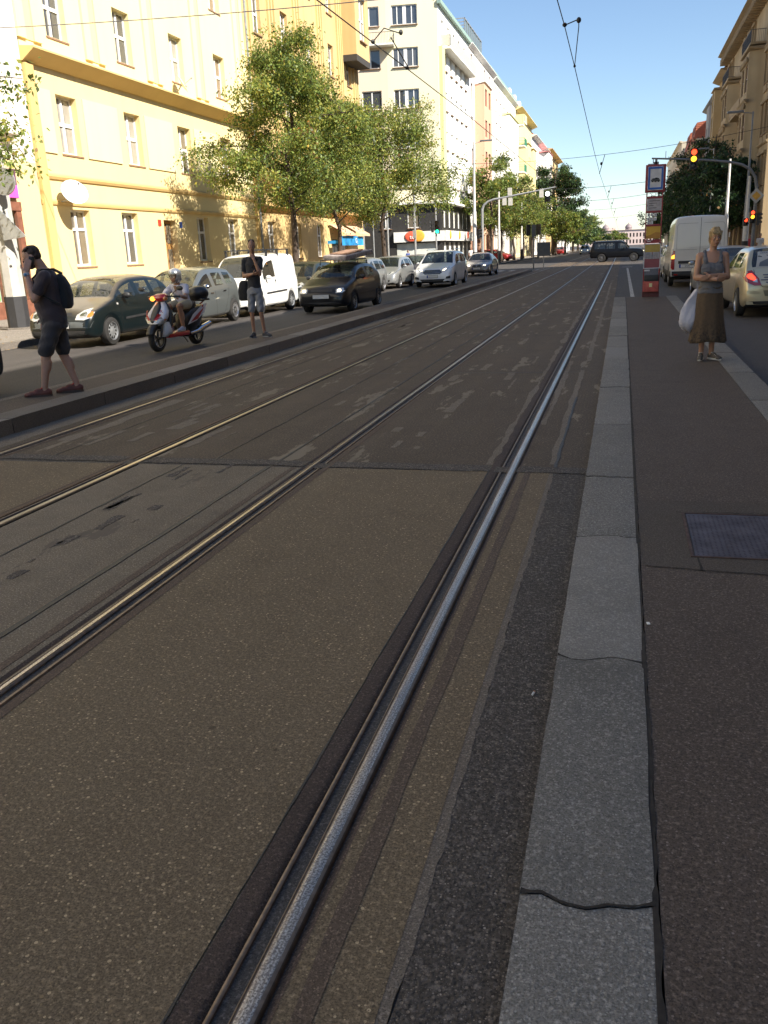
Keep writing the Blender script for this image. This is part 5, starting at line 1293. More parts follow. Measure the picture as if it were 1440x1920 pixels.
# ---- others on the right
X = car('saloon_car', 'silver car almost hidden between the woman and the tall white van', 'car', (3.0, 28.3, 0), PI, Pb, paint('bright_silver', None), 'cars driving away on the right'); std_rear(X, [(-.80, .82), (-.60, .84), (-.56, .70), (-.78, .68)])
X = car('hatchback', 'white car with red tail lights seen just right of the red stop pillar', 'car', (2.6, 43.2, 0), PI, hatch(4.0, 1.7, 1.48, 2.5, .8, .30, xr=.62), paint('mpv_white', None), 'cars driving away on the right'); std_rear(X, [(-.78, .98), (-.66, 1.0), (-.62, .74), (-.78, .72)])
X = car('hatchback', 'small white car ahead of the others beyond the stop pillar on the right', 'car', (2.75, 49.5, 0), PI, hatch(4.0, 1.7, 1.48, 2.5, .8, .30, xr=.62), paint('mpv_white', None), 'cars driving away on the right'); std_rear(X, [(-.78, .98), (-.66, 1.0), (-.62, .74), (-.78, .72)])
X = car('panel_van', 'blue box van far ahead in the right lane beside the stop pillar', 'van', (4.2, 58.5, 0), PI, Pt, paint('van_blue', (.03,.05,.14), 0, dust=.05), 'cars driving away on the right'); X['decal']('tail_light', [(-.97, .62), (-.84, .62), (-.84, 1.28), (-.97, 1.28)], 172, lens_red, .012, mirror=True)
# ---- black car leaving the frame at the left edge, and far traffic
X = car('estate_car', 'black car cut by the left picture edge, leaving in the far lane', 'car', (-9.05, 8.15, 0), 0, wagon(4.5, 1.74, 1.46, 2.65, .87, .31, xr=.62), paint('black_paint', None), GD); std_rear(X, [(-.78, .98), (-.60, 1.0), (-.56, .78), (-.78, .74)], False, None, .5)
X = car('people_carrier', 'small silver car far down the street in front of distant trees', 'car', (-6.6, 168, 0), 0, wagon(4.4, 1.8, 1.6, 2.6, .85, .32), paint('bright_silver', None), 'distant cars'); std_front(X, True)
for x, y, c, lab in ((-11.6, 176, 'red_paint', 'tiny red car parked far away under the big dark tree'), (-11.6, 186, 'mpv_white', 'tiny white car parked behind the far red one'), (-3.9, 192, 'dark_blue', 'tiny dark car far away beside the rails')):
    X = car('parked_car', lab, 'car', (x, y, 0), 0, hatch(4.0, 1.7, 1.48, 2.5, .8, .30, xr=.62), paint(c, (.35,.02,.02)), 'distant cars')
X = car('hatchback', 'red car parked beyond the junction behind the sign poles on the left', 'car', (-15.2, 112, .12), R(70), hatch(4.0, 1.7, 1.48, 2.5, .8, .30, xr=.62), paint('red_paint', (.35,.02,.02)))
# ================================================================ STREET FURNITURE
galv = M('galvanised', (.42,.43,.43), .45, .4, .12); dgrey = M('mast_grey', (.20,.21,.22), .5, .2); sig_b = M('signal_black', (.018,.018,.018), .5)
sig_back = M('signal_back', (.11,.12,.125), .6); sig_red = M('signal_red_lit', (.7,.05,.02), .3, emit=(1,.05,.015,2.2)); sig_amb = M('signal_amber_lit', (.9,.45,.03), .3, emit=(1,.38,.02,2.2)); sig_grn = M('signal_green_lit', (.05,.6,.35), .3, emit=(.02,.8,.4,2)); sig_off = M('signal_off', (.03,.03,.03), .2); sig_wht = M('signal_white_lit', (.9,.9,.9), .3, emit=(1,1,1,4))
def signal(parent, loc, rz, lamps, r=.1, name='signal_head', back=False, plate=False):
    n = len(lamps); p = 2.35*r; mb = MB(); mb.box(-p/2-.02, p/2+.02, .0, .16, -p*n/2, p*n/2)
    if plate: mb.box(-p*.85, p*.85, .14, .16, -p*n/2-.1, p*n/2+.1)
    for k in range(n):
        z = p*n/2-p*(k+.5)
        hood = [( r*1.08*math.cos(PI*j/10), r*1.08*math.sin(PI*j/10)) for j in range(11)]
        vs = [(x, -.001, z+q) for x, q in hood]+[(x, -.17, z+q) for x, q in hood]
        mb.add(vs, [(j, j+1, 12+j, 11+j) for j in range(10)])
    o = mb.build(name, sig_back if back else sig_b, parent); o.location = loc; o.rotation_euler = (0, 0, rz)
    for k, m in enumerate(lamps):
        z = p*n/2-p*(k+.5); l = MB().ball((0, -.005, z), (r, .02, r), 16).build('lamp', m, o, smooth=60)
    return o
# right signal mast with arm over the lane
t = thing('traffic_light_mast', 'grey mast with a long curved arm carrying the lit red and amber signal', 'traffic light', (8.0, 62, .12))
arm = MB().tube([(0,0,0), (0,0,4.55), (-.12,0,5.1), (-.45,0,5.6), (-.95,0,5.9), (-1.7,0,6.1), (-3,0,6.3), (-5,0,6.5), (-6.4,0,6.62)], [.11,.10,.095,.09,.085,.08,.07,.06,.05], 10)
arm.tube([(-6.3, 0, 6.62), (-6.3, 0, 6.35)], .03, 6).tube([(-5.55,0,6.55),(-5.55,0,7.0)], .02, 6); arm.build('mast', dgrey, t, smooth=50)
signal(t, (-3.85, -.12, 6.42), 0, [sig_red, sig_amb, sig_off], .17)
h = signal(t, (-6.35, -.1, 6.05), 0, [sig_off], .15)
MB().box(-.27, .27, .1, .13, -.26, .26).build('backing_board', galv, h); MB().add([(.06, -.03, .12), (-.08, -.03, 0), (.06, -.03, -.12), (.02, -.03, 0)], [(0,1,2)]).build('arrow', sig_wht, h)
signal(t, (-.12, -.15, 2.75), 0, [sig_red, sig_amb, sig_off], .11); signal(t, (-.5, -.15, 2.45), R(20), [sig_red, sig_off], .10); signal(t, (.3, -.1, 2.6), R(80), [sig_off, sig_off, sig_off], .10)
sg_ = MB().add([(-.46, -.02, 0), (0, -.02, .46), (.46, -.02, 0), (0, -.02, -.46), (-.46, 0, 0), (0, 0, .46), (.46, 0, 0), (0, 0, -.46)], [(0,1,2,3), (7,6,5,4), (0,4,5,1), (1,5,6,2), (2,6,7,3), (3,7,4,0)]).build('priority_sign', M('sign_grey_white', (.45,.45,.43), .5), t)
sg_.location = (-.0, -.18, 4.0); MB().add([(-.27, -.025, 0), (0, -.025, .27), (.27, -.025, 0), (0, -.025, -.27)], [(0,1,2,3)]).build('yellow_diamond', M('sign_yellow', (.65,.36,.06), .5), sg_)
# left signal mast, signals seen from behind
t = thing('traffic_light_mast', 'pale galvanised mast with a bent arm holding signals over the left carriageway', 'traffic light', (-11.75, 78, 0))
MB().tube([(0,0,0), (0,0,4.9), (.15,0,5.25), (.5,0,5.5), (1.0,0,5.65), (2.2,0,5.8), (4,0,6.05), (6.2,0,6.35)], [.12,.11,.10,.095,.09,.08,.07,.05], 10).build('mast', galv, t, smooth=50)
white_sh = M('signal_white_back', (.62,.60,.54), .5)
for x, z in ((1.9, 5.45), (2.35, 6.2), (2.4, 5.4), (5.0, 5.9)): signal(t, (x, .1, z), PI, [sig_off, sig_off], .13, back=False).data.materials[0] = white_sh if x != 2.36 else sig_back
signal(t, (5.5, .1, 5.65), 0, [sig_wht, sig_off], .18)
signal(t, (-.2, -.2, 2.9), R(60), [sig_off, sig_off, sig_off], .11)
# green light at the corner, with its slim pole
t = thing('traffic_light', 'slim pole with a lit green signal in front of the black cladding', 'traffic light', (-14.3, 70.5, .1))
MB().tube([(0,0,0), (0,0,6.3)], .06, 8).build('pole', galv, t); signal(t, (.12, -.15, 3.35), 0, [sig_off, sig_off, sig_grn], .14); signal(t, (-.35, -.1, 3.4), R(-70), [sig_off]*3, .12)
for i, (x, y, h_, r_, m_, lab) in enumerate(((-17.6, 68, 7.5, .07, galv, 'thin grey pole in front of the shop with the round red and orange logo'), (-15.9, 70, 6.8, .09, galv, 'grey pole left of the green signal, before the black corner'),
                                         (-20.4, 71, 4.6, .06, galv, 'pole with a round sign box left of the white shop window'), (-20.0, 72.5, 4.2, .05, galv, 'thin pole standing tight beside the pole with the round sign box'))):
    t = thing('street_pole', lab, 'pole', (x, y, .1)); MB().tube([(0,0,0), (0,0,h_)], r_, 8).build('pole', m_, t)
    if i == 2: MB().lathe([(.001,-.03),(.3,-.03),(.3,.03),(.001,.03)], 20, 'Y', (0, -.08, 3.9)).build('round_sign', sig_back, t)
    if i == 1: MB().box(-.12, .12, -.3, -.1, 2.6, 3.2).build('cable_box', galv, t)
# signals on the island
t = thing('traffic_light', 'island signal seen from behind with two black heads and a white centre', 'traffic light', (-5.95, 63, .16))
MB().tube([(0,0,0), (0,0,2.9)], .05, 8).build('pole', dgrey, t); signal(t, (0, .05, 2.55), PI, [sig_off]*3, .11, back=True); signal(t, (-.38, 0, 2.6), R(200), [sig_off]*3, .1); signal(t, (.36, 0, 2.6), R(160), [sig_off]*3, .1)
t = thing('road_sign', 'back of a grey sign board on a short pole at the island end', 'road sign', (-5.2, 62.3, .16))
MB().tube([(0,0,0), (0,0,1.85)], .03, 8).build('pole', galv, t); MB().box(-.45, .45, -.03, -.01, .85, 1.75).build('sign_board', sig_back, t)
# lamp posts: tapered, with flat luminaires
def lamp_post(x, y, h, label, r=.11, arm=1.6, dirx=1, mat=None, z=.12, band=True, group='tall street lamps'):
    t = thing('street_lamp', label, 'street lamp', (x, y, z), 0, group)
    MB().tube([(0,0,0), (0,0,h*.45), (0,0,h*.46), (0,0,h)], [r*1.35, r*1.15, r*.85, r*.6], 10).build('post', mat or galv, t, smooth=50)
    if arm: MB().tube([(0,0,h-.1), (dirx*arm*.6,0,h+.05)], .03, 6).build('arm', mat or galv, t); MB().box(min(dirx*arm*.35, dirx*arm), max(dirx*arm*.35, dirx*arm), -.16, .16, h+.0, h+.12).build('luminaire', dgrey, t, bev=.02)
    if band: MB().tube([(0,0,.02), (0,0,1.3)], r*1.42, 10).build('black_band', M('band_black', (.03,.03,.03), .6), t)
    return t
wpole = M('pole_white', (.60,.58,.53), .5, .1)
lamp_post(-12.62, 79.2, 10.3, 'tall white lamp post with a flat lamp in front of the salmon bay', .15, 1.6, 1, wpole)
lamp_post(7.95, 66, 9.4, 'dark lamp post with flat lamp before the beige bay on the right', .09, 1.6, -1, dgrey)
lamp_post(7.9, 92, 9.6, 'thin grey lamp post rising from the dark tree on the right', .07, 1.3, -1, galv)
lamp_post(7.4, 72.5, 7.1, 'bright white lit post without lamp between van and beige house', .13, 0, 1, M('sunlit_post', (.75,.72,.66), .5))
lamp_post(7.75, 63.6, 5.3, 'pale concrete post directly behind the right signal mast', .14, 0, 1, wpole)
for i, (y, lab) in enumerate(((96, 'lamp post with white shaft between the first trees beyond the junction'), (118, 'lamp post with white shaft among the middle trees beyond the junction'), (142, 'lamp post with white shaft just before the big dark tree'), (215, 'far thin lamp post right of the big dark tree'), (245, 'farthest thin lamp post on the left'))):
    lamp_post(-12.7, y, 9.5 if i > 2 else 7.2, lab, .13, 1.4 if i > 2 else 0, 1, wpole)
# octagonal pole at the left edge with the backs of two signs
t = thing('tram_pole', 'thick pale octagonal pole with a black foot at the left edge', 'pole', (-15.45, 20.2, .1))
MB().tube([(0,0,.05), (0,0,4.2), (0,0,7.5)], [.27, .245, .22], 8, phase=.3).build('shaft', M('pole_cream', (.50,.48,.44), .6, var=.12), t); MB().tube([(0,0,0), (0,0,.85)], .285, 8, phase=.3).build('black_foot', M('foot_black', (.035,.035,.038), .6), t)
MB().tube([(0,0,0), (0,0,.06)], .5, 8).build('footing', kerb_m2, t)
tb = MB(); tb.add([(.12, -.3, 3.05), (.80, -.25, 2.32), (.16, -.3, 2.25), (.12, -.27, 3.05), (.80, -.22, 2.32), (.16, -.27, 2.25)], [(0,1,2), (5,4,3), (0,3,4,1), (1,4,5,2), (2,5,3,0)]); tb.build('triangular_sign_back', galv, t)
MB().lathe([(.001,-.02),(.33,-.02),(.33,.02),(.001,.02)], 24, 'Y', (.42, -.28, 3.65)).build('round_sign_back', galv, t)

# ---------------------------------------------------------------- tram stop pillar
sr = M('stop_red', (.24,.03,.035), .5); sr2 = M('stop_red_faded', (.42,.09,.07), .6, var=.3); sw = M('stop_white', (.55,.55,.56), .5); sbl = M('stop_blue', (.02,.10,.40), .4); sy = M('stop_yellow', (.60,.36,.05), .6, var=.15, scale=3); spg = M('stop_paper', (.38,.36,.37), .6, var=.2, scale=12)
t = thing('tram_stop_pillar', 'tall red tram stop pillar with blue tram sign, timetables and litter bin at the platform end', 'stop sign', (.79, 26.0, .155))
fr_ = MB().box(-.22, -.19, -.05, .05, .0, 2.75).box(.19, .22, -.05, .05, 0, 2.75).box(-.26, .26, -.09, .09, 2.75, 3.45)
for z in (1.16, 1.9, 2.25, 2.62): fr_.box(-.19, .19, -.045, .045, z-.03, z+.03)
fr_.build('frame', sr, t, bev=.008)
MB().box(-.20, .20, -.105, -.09, 2.80, 3.40).build('sign_face', sw, t)
sb = MB(); 
sb.box(-.19, .19, -.112, -.105, 3.34, 3.39).box(-.19, .19, -.112, -.105, 2.82, 2.87).box(-.19, -.145, -.112, -.105, 2.87, 3.34).box(.145, .19, -.112, -.105, 2.87, 3.34); sb.build('blue_border', sbl, t)
tr = MB().box(-.12, .12, -.111, -.105, 3.03, 3.055).box(-.10, -.05, -.111, -.105, 3.005, 3.03).box(-.03, .03, -.111, -.105, 3.005, 3.03).box(.05, .10, -.111, -.105, 3.005, 3.03)
tr.add([(-.11,-.11,3.06), (.11,-.11,3.06), (.08,-.11,3.10), (-.08,-.11,3.10)], [(0,1,2,3)]).box(-.01, .05, -.111, -.105, 3.10, 3.115); tr.build('tram_symbol', ink, t)
MB().box(-.187, .187, -.04, -.03, 2.28, 2.60).build('stop_name_board', spg, t)
q = MB(); 
for k, (z, w_) in enumerate(((2.53, .28), (2.47, .2), (2.41, .12), (2.35, .2))): q.box(-.14, -.14+w_, -.0415, -.04, z-.006, z+.006)
q.build('board_lines', ink, t)
q = MB(); rr_ = random.Random(5)
for i in range(3):
    for j in range(3):
        if i == 2 and j > 1: continue
        x = -.17+i*.085; z = 2.22-j*.105-.09; q.box(x, x+.07, -.03, -.02, z, z+.085)
q.build('line_numbers', M('flap_white', (.75,.75,.75), .5), t)
q = MB()
for i in range(3):
    for j in range(3):
        if i == 2 and j > 1: continue
        x = -.17+i*.085; z = 2.22-j*.105-.09; q.box(x+.02, x+.03, -.031, -.03, z+.02, z+.065); q.box(x+.04, x+.05, -.031, -.03, z+.015, z+.06)
q.build('line_digits', ink, t)
MB().box(-.187, .187, -.04, .0, 1.55, 1.87).build('yellow_poster', sy, t); MB().add([(-.187,-.042,1.62), (-.05,-.042,1.66), (.06,-.042,1.72), (.187,-.042,1.70), (.187,-.042,1.55), (-.187,-.042,1.55)], [(0,1,2,3,4,5)]).build('poster_wave', M('poster_orange', (.45,.22,.04), .6), t)
q = MB().box(-.187, .187, -.04, .0, 1.43, 1.53); q.build('red_band', sr, t); MB().box(-.15, -.05, -.042, -.04, 1.47, 1.49).box(-.17, .0, -.042, -.04, 1.50, 1.507).build('band_lettering', sw, t)
q = MB().box(-.225, -.20, -.07, -.055, .78, 1.42).box(.20, .225, -.07, -.055, .78, 1.42).box(-.225, .225, -.07, -.055, .76, .78).box(-.225, .225, -.07, -.055, 1.40, 1.42); q.build('timetable_frame', sw, t)
MB().box(-.20, .20, -.06, -.03, 1.20, 1.40).build('timetable_top', M('timetable_yellow', (.46,.33,.08), .6, var=.2), t); MB().box(-.19, -.01, -.06, -.03, 1.02, 1.195).box(.01, .19, -.06, -.03, 1.02, 1.195).build('timetable_sheets', spg, t)
MB().box(-.20, .20, -.06, -.03, .785, 1.015).build('timetable_base', M('faded_red', (.24,.07,.08), .6), t)
q = MB()
for k in range(7): q.box(-.17, -.04, -.0612, -.06, 1.04+k*.02, 1.044+k*.02); q.box(.03, .16, -.0612, -.06, 1.04+k*.02, 1.044+k*.02)
q.build('timetable_lines', ink, t)
MB().box(-.19, -.05, -.06, -.04, .69, .73).build('small_label', sw, t)
MB().plate([(-.20,-.20), (.20,-.20), (.20,.0), (-.20,.0)], .14, .42).build('litter_bin', sr2, t, bev=.02); MB().plate([(-.19,-.19), (.19,-.19), (.19,-.01), (-.19,-.01)], .42, .60).build('bin_hood', M('bin_black', (.03,.03,.03), .6), t, bev=.03)
MB().box(-.05, .03, -.206, -.2, .27, .37).build('bin_sticker', M('sticker_yellow', (.62,.60,.30), .5), t); MB().box(-.225, .225, -.12, .10, 0, .14).build('base', M('base_rust', (.10,.03,.03), .7), t)
MB().box(-.07, .07, -.03, .03, 3.45, 3.52).box(-.03, .03, -.03, .03, 3.40, 3.6).build('cap_bracket', dgrey, t)

# ---------------------------------------------------------------- overhead wires
wire = M('wire_black', (.02,.02,.02), .6); cable_m = M('cable_grey', (.10,.10,.11), .6)
def sag(a, b, s, n=10): return [(a[0]+(b[0]-a[0])*i/n, a[1]+(b[1]-a[1])*i/n, a[2]+(b[2]-a[2])*i/n-4*s*(i/n)*(1-i/n)) for i in range(n+1)]
def cable(name, label, pts, r, mat=None, clamps=()):
    mb = MB()
    for p in pts: mb.tube(p, r, 5)
    o = mb.build(name, mat or wire); tag(o, label, 'wire'); 
    for c in clamps: MB().ball(c, (.05,.09,.035), 8).build('clamp', wire, o)
    return o
ZW = 5.75
sp = [-10, 24.6, 60, 92, 125, 160, 200, 245, 300]
near = [(-1.62, y, ZW+(.15 if y != 24.6 else .85)) for y in sp]
def contact(x):
    pts = []
    for a, b in zip(sp[:-1], sp[1:]): pts += [(x+.12*math.sin(a), a, ZW), (x+.12*math.sin((a+b)/2), (a+b)/2, ZW-.06)]
    return pts
c1 = [(-1.66, -8, 6.75), (-1.6, 24.6, 6.9), (-1.58, 29.2, 6.75), (-1.55, 47, 6.1), (-1.55, 60.2, 5.85), (-1.5, 92, 5.75), (-1.55, 125, 5.75), (-1.5, 200, 5.75), (-1.55, 300, 5.7)]
c2 = [(-4.7, -8, 5.4), (-4.7, 14.2, 5.42), (-4.7, 20.5, 5.48), (-4.7, 28.7, 5.55), (-4.7, 60, 5.6), (-4.65, 92, 5.65), (-4.7, 125, 5.65), (-4.65, 200, 5.7), (-4.7, 300, 5.7)]
cable('contact_wire', 'overhead contact wire above the near track, rising steeply through the sky', [c1], .012)
cable('contact_wire', 'overhead contact wire above the far track, crossing in front of the ochre house', [c2], .011)
W = [((-19, 25.0, 8.6), (11.5, 24.2, 8.1), .42, 24.6, 'thin span wire between yellow house and right houses with a small triangle hanger', 7.15),
     ((-12, 61, 7.2), (11.5, 58, 8.3), .75, 60, 'span wire sagging across the street above the red signal', 6.77),
     ((-11, 92, 7.2), (11.5, 90, 8.2), .7, 92, 'second span wire sagging across the street beyond the junction', 6.75),
     ((-12.6, 118, 7.4), (8, 116, 8.0), .8, 125, 'third span wire low over the distant street', 6.6), ((-12.6, 150, 7.4), (8, 148, 8.0), .8, 160, 'fourth span wire faint over the distant street', 6.6),
     ((-12.6, 200, 7.4), (8, 198, 8.0), .8, 160, 'farthest faint span wire just above the palace domes', 6.6)]
for a, b, s, y, lab, zm in W:
    o = cable('span_wire', lab, [sag(a, b, s, 16)], .013 if y < 90 else .02, cable_m if y < 30 else wire)
    def zat(x):
        u = (x-a[0])/(b[0]-a[0]); return a[2]+(b[2]-a[2])*u-4*s*u*(1-u)
    ya = lambda x: a[1]+(b[1]-a[1])*(x-a[0])/(b[0]-a[0])
    mb = MB()
    for x, zc in ((-1.58, 6.75 if y < 30 else 5.85), (-4.7, 5.6)):
        if y < 30:
            continue
        mb.tube([(x+.3, ya(x), zat(x)), (x+.15, ya(x), (zat(x)+zc)/2), (x, ya(x), zc)], .02, 5); mb.ball((x+.1, ya(x), zat(x)-.5), (.07,.07,.1), 6)
    if mb.v: mb.build('hanger', wire, o)
# triangle hanger on the near wire
o = MB().tube([(-1.6, 24.7, 6.92), (-1.25, 24.6, 7.0)], .015, 5).tube([(-1.25, 24.6, 7.0), (-1.28, 25.2, 6.95), (-1.58, 29.2, 6.76)], .013, 5).ball((-1.6, 24.7, 6.93), (.06,.09,.05), 8).ball((-1.25, 24.6, 6.98), (.06,.07,.07), 8).ball((-1.58, 29.2, 6.76), (.04,.06,.04), 8).build('wire_hanger', wire)
tag(o, 'black triangular hanger clamped to the near contact wire near the top of the sky', 'wire hanger')
o = MB().tube([(-4.7, 17.6, 5.47), (-4.5, 17.7, 5.7), (-4.2, 17.8, 5.6)], .012, 5).ball((-4.7, 17.6, 5.47), (.04,.06,.04), 8).ball((-4.2, 17.8, 5.62), (.04,.05,.05), 8).tube([(-4.45, 18, 5.6), (-4.68, 20.5, 5.5)], .012, 5).ball((-4.7, 20.4, 5.5), (.045,.09,.04), 8).build('wire_hanger', wire)
tag(o, 'black hanger clamped to the far contact wire in front of the ochre facade', 'wire hanger')

# ================================================================ TREES
bark = M('bark', (.075,.055,.042), .95, var=.35, scale=12, bmp=1.)
bark_w = M('bark_grey', (.12,.10,.085), .95, var=.35, scale=12, bmp=1.)
LG = [leaf_mat('leaf_mid', (.18,.24,.05)), leaf_mat('leaf_yellow', (.30,.31,.06)), leaf_mat('leaf_dark', (.075,.12,.028)), leaf_mat('leaf_brown', (.22,.12,.035))]
LM = [leaf_mat('leaf_fresh', (.15,.21,.04)), leaf_mat('leaf_fresh_yellow', (.20,.21,.035)), leaf_mat('leaf_fresh_dark', (.055,.09,.02)), LG[3]]
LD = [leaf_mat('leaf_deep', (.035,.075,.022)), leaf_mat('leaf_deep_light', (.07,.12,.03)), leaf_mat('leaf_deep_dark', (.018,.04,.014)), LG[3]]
def tree(label, loc, h, crown_z, rad, nleaf, lsize, seed, mats, trunk_r=.13, trunks=1, dens=1., group=None, spread=1., weights=(.5,.27,.21,.02), bm=None, lean=(0,0), shape=None):
    """limbs grown towards points of the crown envelope, leaf sprays hung along the twigs"""
    r = random.Random(seed); g = np.random.default_rng(seed)
    t = thing('street_tree', label, 'tree', loc, 0, group)
    mb = MB(); tips = []
    fork = crown_z*.9
    def env(z):      # crown radius at height z
        u = (z-crown_z)/(h-crown_z)
        if shape: return rad*float(np.interp(u, [q[0] for q in shape], [q[1] for q in shape]))
        return rad*max(.05, math.sin(PI*min(1, max(0, (u*.78+.2))))**.8)
    for k in range(trunks):
        bx = 0 if trunks == 1 else (k-(trunks-1)/2)*.9
        main = [Vector((bx, 0, 0))]; p = Vector((bx, 0, 0)); nseg = 9
        for i in range(1, nseg+1):
            z = h*.93*i/nseg; p = Vector((bx*(1+.3*i/nseg)+lean[0]*i/nseg+r.uniform(-.09, .09)*i**.5, lean[1]*i/nseg+r.uniform(-.09, .09)*i**.5, z)); main.append(p)
        mb.tube(main, [trunk_r*(1.25 if i == 0 else 1)*(1-.88*i/nseg)+.012 for i in range(nseg+1)], 9)
        nb = int(19*dens)
        for j in range(nb):
            z0 = fork+(h*.86-fork)*(j/nb)**1.1; u = z0/(h*.93)*nseg; i0 = min(nseg-1, int(u)); base = main[i0].lerp(main[i0+1], u-i0)
            a = j*2.4+r.uniform(-.4, .4); zt = min(h*.97, z0+r.uniform(.25, 1.1)*(1.2 if j < nb*.7 else .6)); R_ = env(zt)*r.uniform(.78, 1.08)*spread
            tip = Vector((base.x+R_*math.cos(a), base.y+R_*math.sin(a), zt+r.uniform(-.2, .5)))
            mid = base.lerp(tip, .5)+Vector((0, 0, r.uniform(.1, .5))); pts = [base, base.lerp(mid, .5)+Vector((r.uniform(-.1,.1), r.uniform(-.1,.1), .05)), mid, tip]
            r0 = trunk_r*.42*(1-z0/h*.6); mb.tube(pts, [r0, r0*.75, r0*.5, .012], 6)
            for q in range(int(8*dens)):
                s = r.uniform(.3, 1); b0 = base.lerp(mid, s*2) if s < .5 else mid.lerp(tip, s*2-1)
                d = Vector((r.gauss(0, 1), r.gauss(0, 1), r.gauss(.1, .7))).normalized()*r.uniform(.35, 1.0)*(rad/3)**.7
                e = b0+d; e.z -= .05; mb.tube([b0, b0.lerp(e, .5)+Vector((0,0,.08)), e], [.02, .013, .006], 4, cap=False)
                tips.append((b0, e))
            tips.append((mid, tip))
    mb.build('trunk', bm or bark, t, smooth=60)
    # leaves: drooping sprays of small blades
    P0 = np.array([tuple(a) for a, b_ in tips]); P1 = np.array([tuple(b_) for a, b_ in tips]); nt_ = len(tips)
    per_tip = g.gamma(2.6, 1., nt_); per_tip /= per_tip.sum()
    ti = g.choice(nt_, nleaf, p=per_tip); s = g.uniform(.25, 1.12, nleaf)[:, None]
    c = P0[ti]+(P1[ti]-P0[ti])*s+g.normal(0, 1, (nleaf, 3))*np.array([.24, .24, .17])*(rad/3)**.6
    c[:, 2] -= np.abs(g.normal(0, .12, nleaf))
    a = g.uniform(0, 2*PI, nleaf); el = g.normal(-.65, .5, nleaf)
    d = np.stack([np.cos(a)*np.cos(el), np.sin(a)*np.cos(el), np.sin(el)], 1)
    w_ = np.cross(d, g.normal(0, 1, (nleaf, 3))); w_ /= np.linalg.norm(w_, axis=1)[:, None]+1e-9
    L_ = lsize*g.uniform(.6, 1.5, nleaf)[:, None]; B = L_*g.uniform(.2, .36, nleaf)[:, None]
    v = np.stack([c, c+d*L_*.5+w_*B, c+d*L_, c+d*L_*.45-w_*B*.9], 1).reshape(-1, 3)
    me = bpy.data.meshes.new('crown'); me.vertices.add(nleaf*4); me.vertices.foreach_set('co', v.astype(np.float32).ravel())
    me.loops.add(nleaf*4); me.loops.foreach_set('vertex_index', np.arange(nleaf*4, dtype=np.int32)); me.polygons.add(nleaf)
    me.polygons.foreach_set('loop_start', np.arange(0, nleaf*4, 4, dtype=np.int32)); me.polygons.foreach_set('loop_total', np.full(nleaf, 4, np.int32))
    for m in mats: me.materials.append(m)
    tipm = g.choice(4, nt_, p=weights); mi = np.where(g.random(nleaf) < .45, tipm[ti], g.choice(4, nleaf, p=weights)); me.polygons.foreach_set('material_index', mi.astype(np.int32))
    me.update(calc_edges=True); link('crown', me, t)
    return t
GT = 'street trees by the left kerb'
pyr = [(0, .55), (.1, .95), (.3, 1.), (.5, .8), (.7, .5), (.85, .25), (1, .06)]; rnd = [(0, .5), (.15, .95), (.4, 1.05), (.7, .85), (.9, .5), (1, .2)]
tree('tallest leafy tree on the left with a thin pointed top before the yellow house', (-13.8, 37.2, .12), 11.0, 3.7, 3.5, 56000, .108, 3, LG, .15, 1, 1.5, GT, shape=pyr)
tree('middle leafy tree between the tallest one and the tree near the crossing', (-13.9, 43.6, .12), 9.2, 3.4, 3.2, 36000, .11, 5, LG, .12, 1, 1.3, GT, shape=rnd)
tree('leafy tree right of the blue shop awning with long sideways branches', (-13.4, 51.0, .12), 10.2, 3.7, 4.2, 48000, .112, 8, LG, .14, 1, 1.4, GT, shape=[(0,.6),(.15,1.),(.35,1.05),(.6,.85),(.8,.6),(1,.2)])
tree('leafy branches of a tree reaching in at the left edge', (-15.1, 16.4, .12), 6.0, 3.2, 3.0, 20000, .095, 11, LG, .12, 1, 1.2, GT, shape=rnd)
GF = 'street trees beyond the junction'
for i, (x, y, h_, cz, rd_, nl, mt, lab) in enumerate(((-14.0, 99, 12.0, 4.2, 3.6, 11000, LM, 'first pale green tree beyond the junction, thin and see-through at its top'), (-14.0, 108, 10.3, 3.6, 3.6, 11000, LM, 'second pale green tree beyond the junction'),
        (-13.8, 119, 11.2, 3.7, 3.8, 11000, LM, 'third pale green tree beyond the junction, in the middle of the row'), (-13.8, 130, 9.4, 3.5, 3.6, 9000, LM, 'fourth pale green tree beyond the junction, lower than its neighbours'), (-13.6, 142, 10.0, 3.5, 3.8, 9000, LM, 'fifth pale green tree standing next to the big dark tree'))):
    tree(lab, (x, y, .12), h_, cz, rd_, nl, .22, 20+i, mt, .16, 1, 1.1, GF, shape=rnd, weights=(.5,.3,.17,.03))
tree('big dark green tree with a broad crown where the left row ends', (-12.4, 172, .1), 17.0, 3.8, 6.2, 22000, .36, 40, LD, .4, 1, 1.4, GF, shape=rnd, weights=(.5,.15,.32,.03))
tree('smaller bright green tree under the big dark one', (-9.9, 164, .1), 8.0, 2.4, 3.4, 7000, .3, 41, LM, .2, 1, 1.1, GF, shape=rnd)
tree('dark tree behind the big dark one, its brownish top showing', (-14.0, 190, .1), 19.5, 5, 5.2, 8000, .38, 42, LD, .4, 1, 1.2, GF, shape=rnd, weights=(.35,.2,.25,.2))
GQ = 'distant trees down the street'
for i, (x, y, h_, rd_) in enumerate(((-12.5, 240, 11, 5), (-12.3, 262, 12, 5.4), (-12.2, 290, 11, 5.4), (-12, 320, 12, 6), (-9, 345, 8, 4), (-3, 352, 6, 4), (14, 350, 8, 5))):
    tree(('hazy distant tree, %s of the trees closing the street' % ('first', 'second', 'third', 'fourth', 'fifth', 'sixth', 'seventh')[i]), (x, y, .1), h_, 2.5, rd_, 3500, .5, 60+i, LM if i % 2 else LD, .3, 1, .9, GQ, shape=rnd)
GR = 'dark trees on the shaded right side'
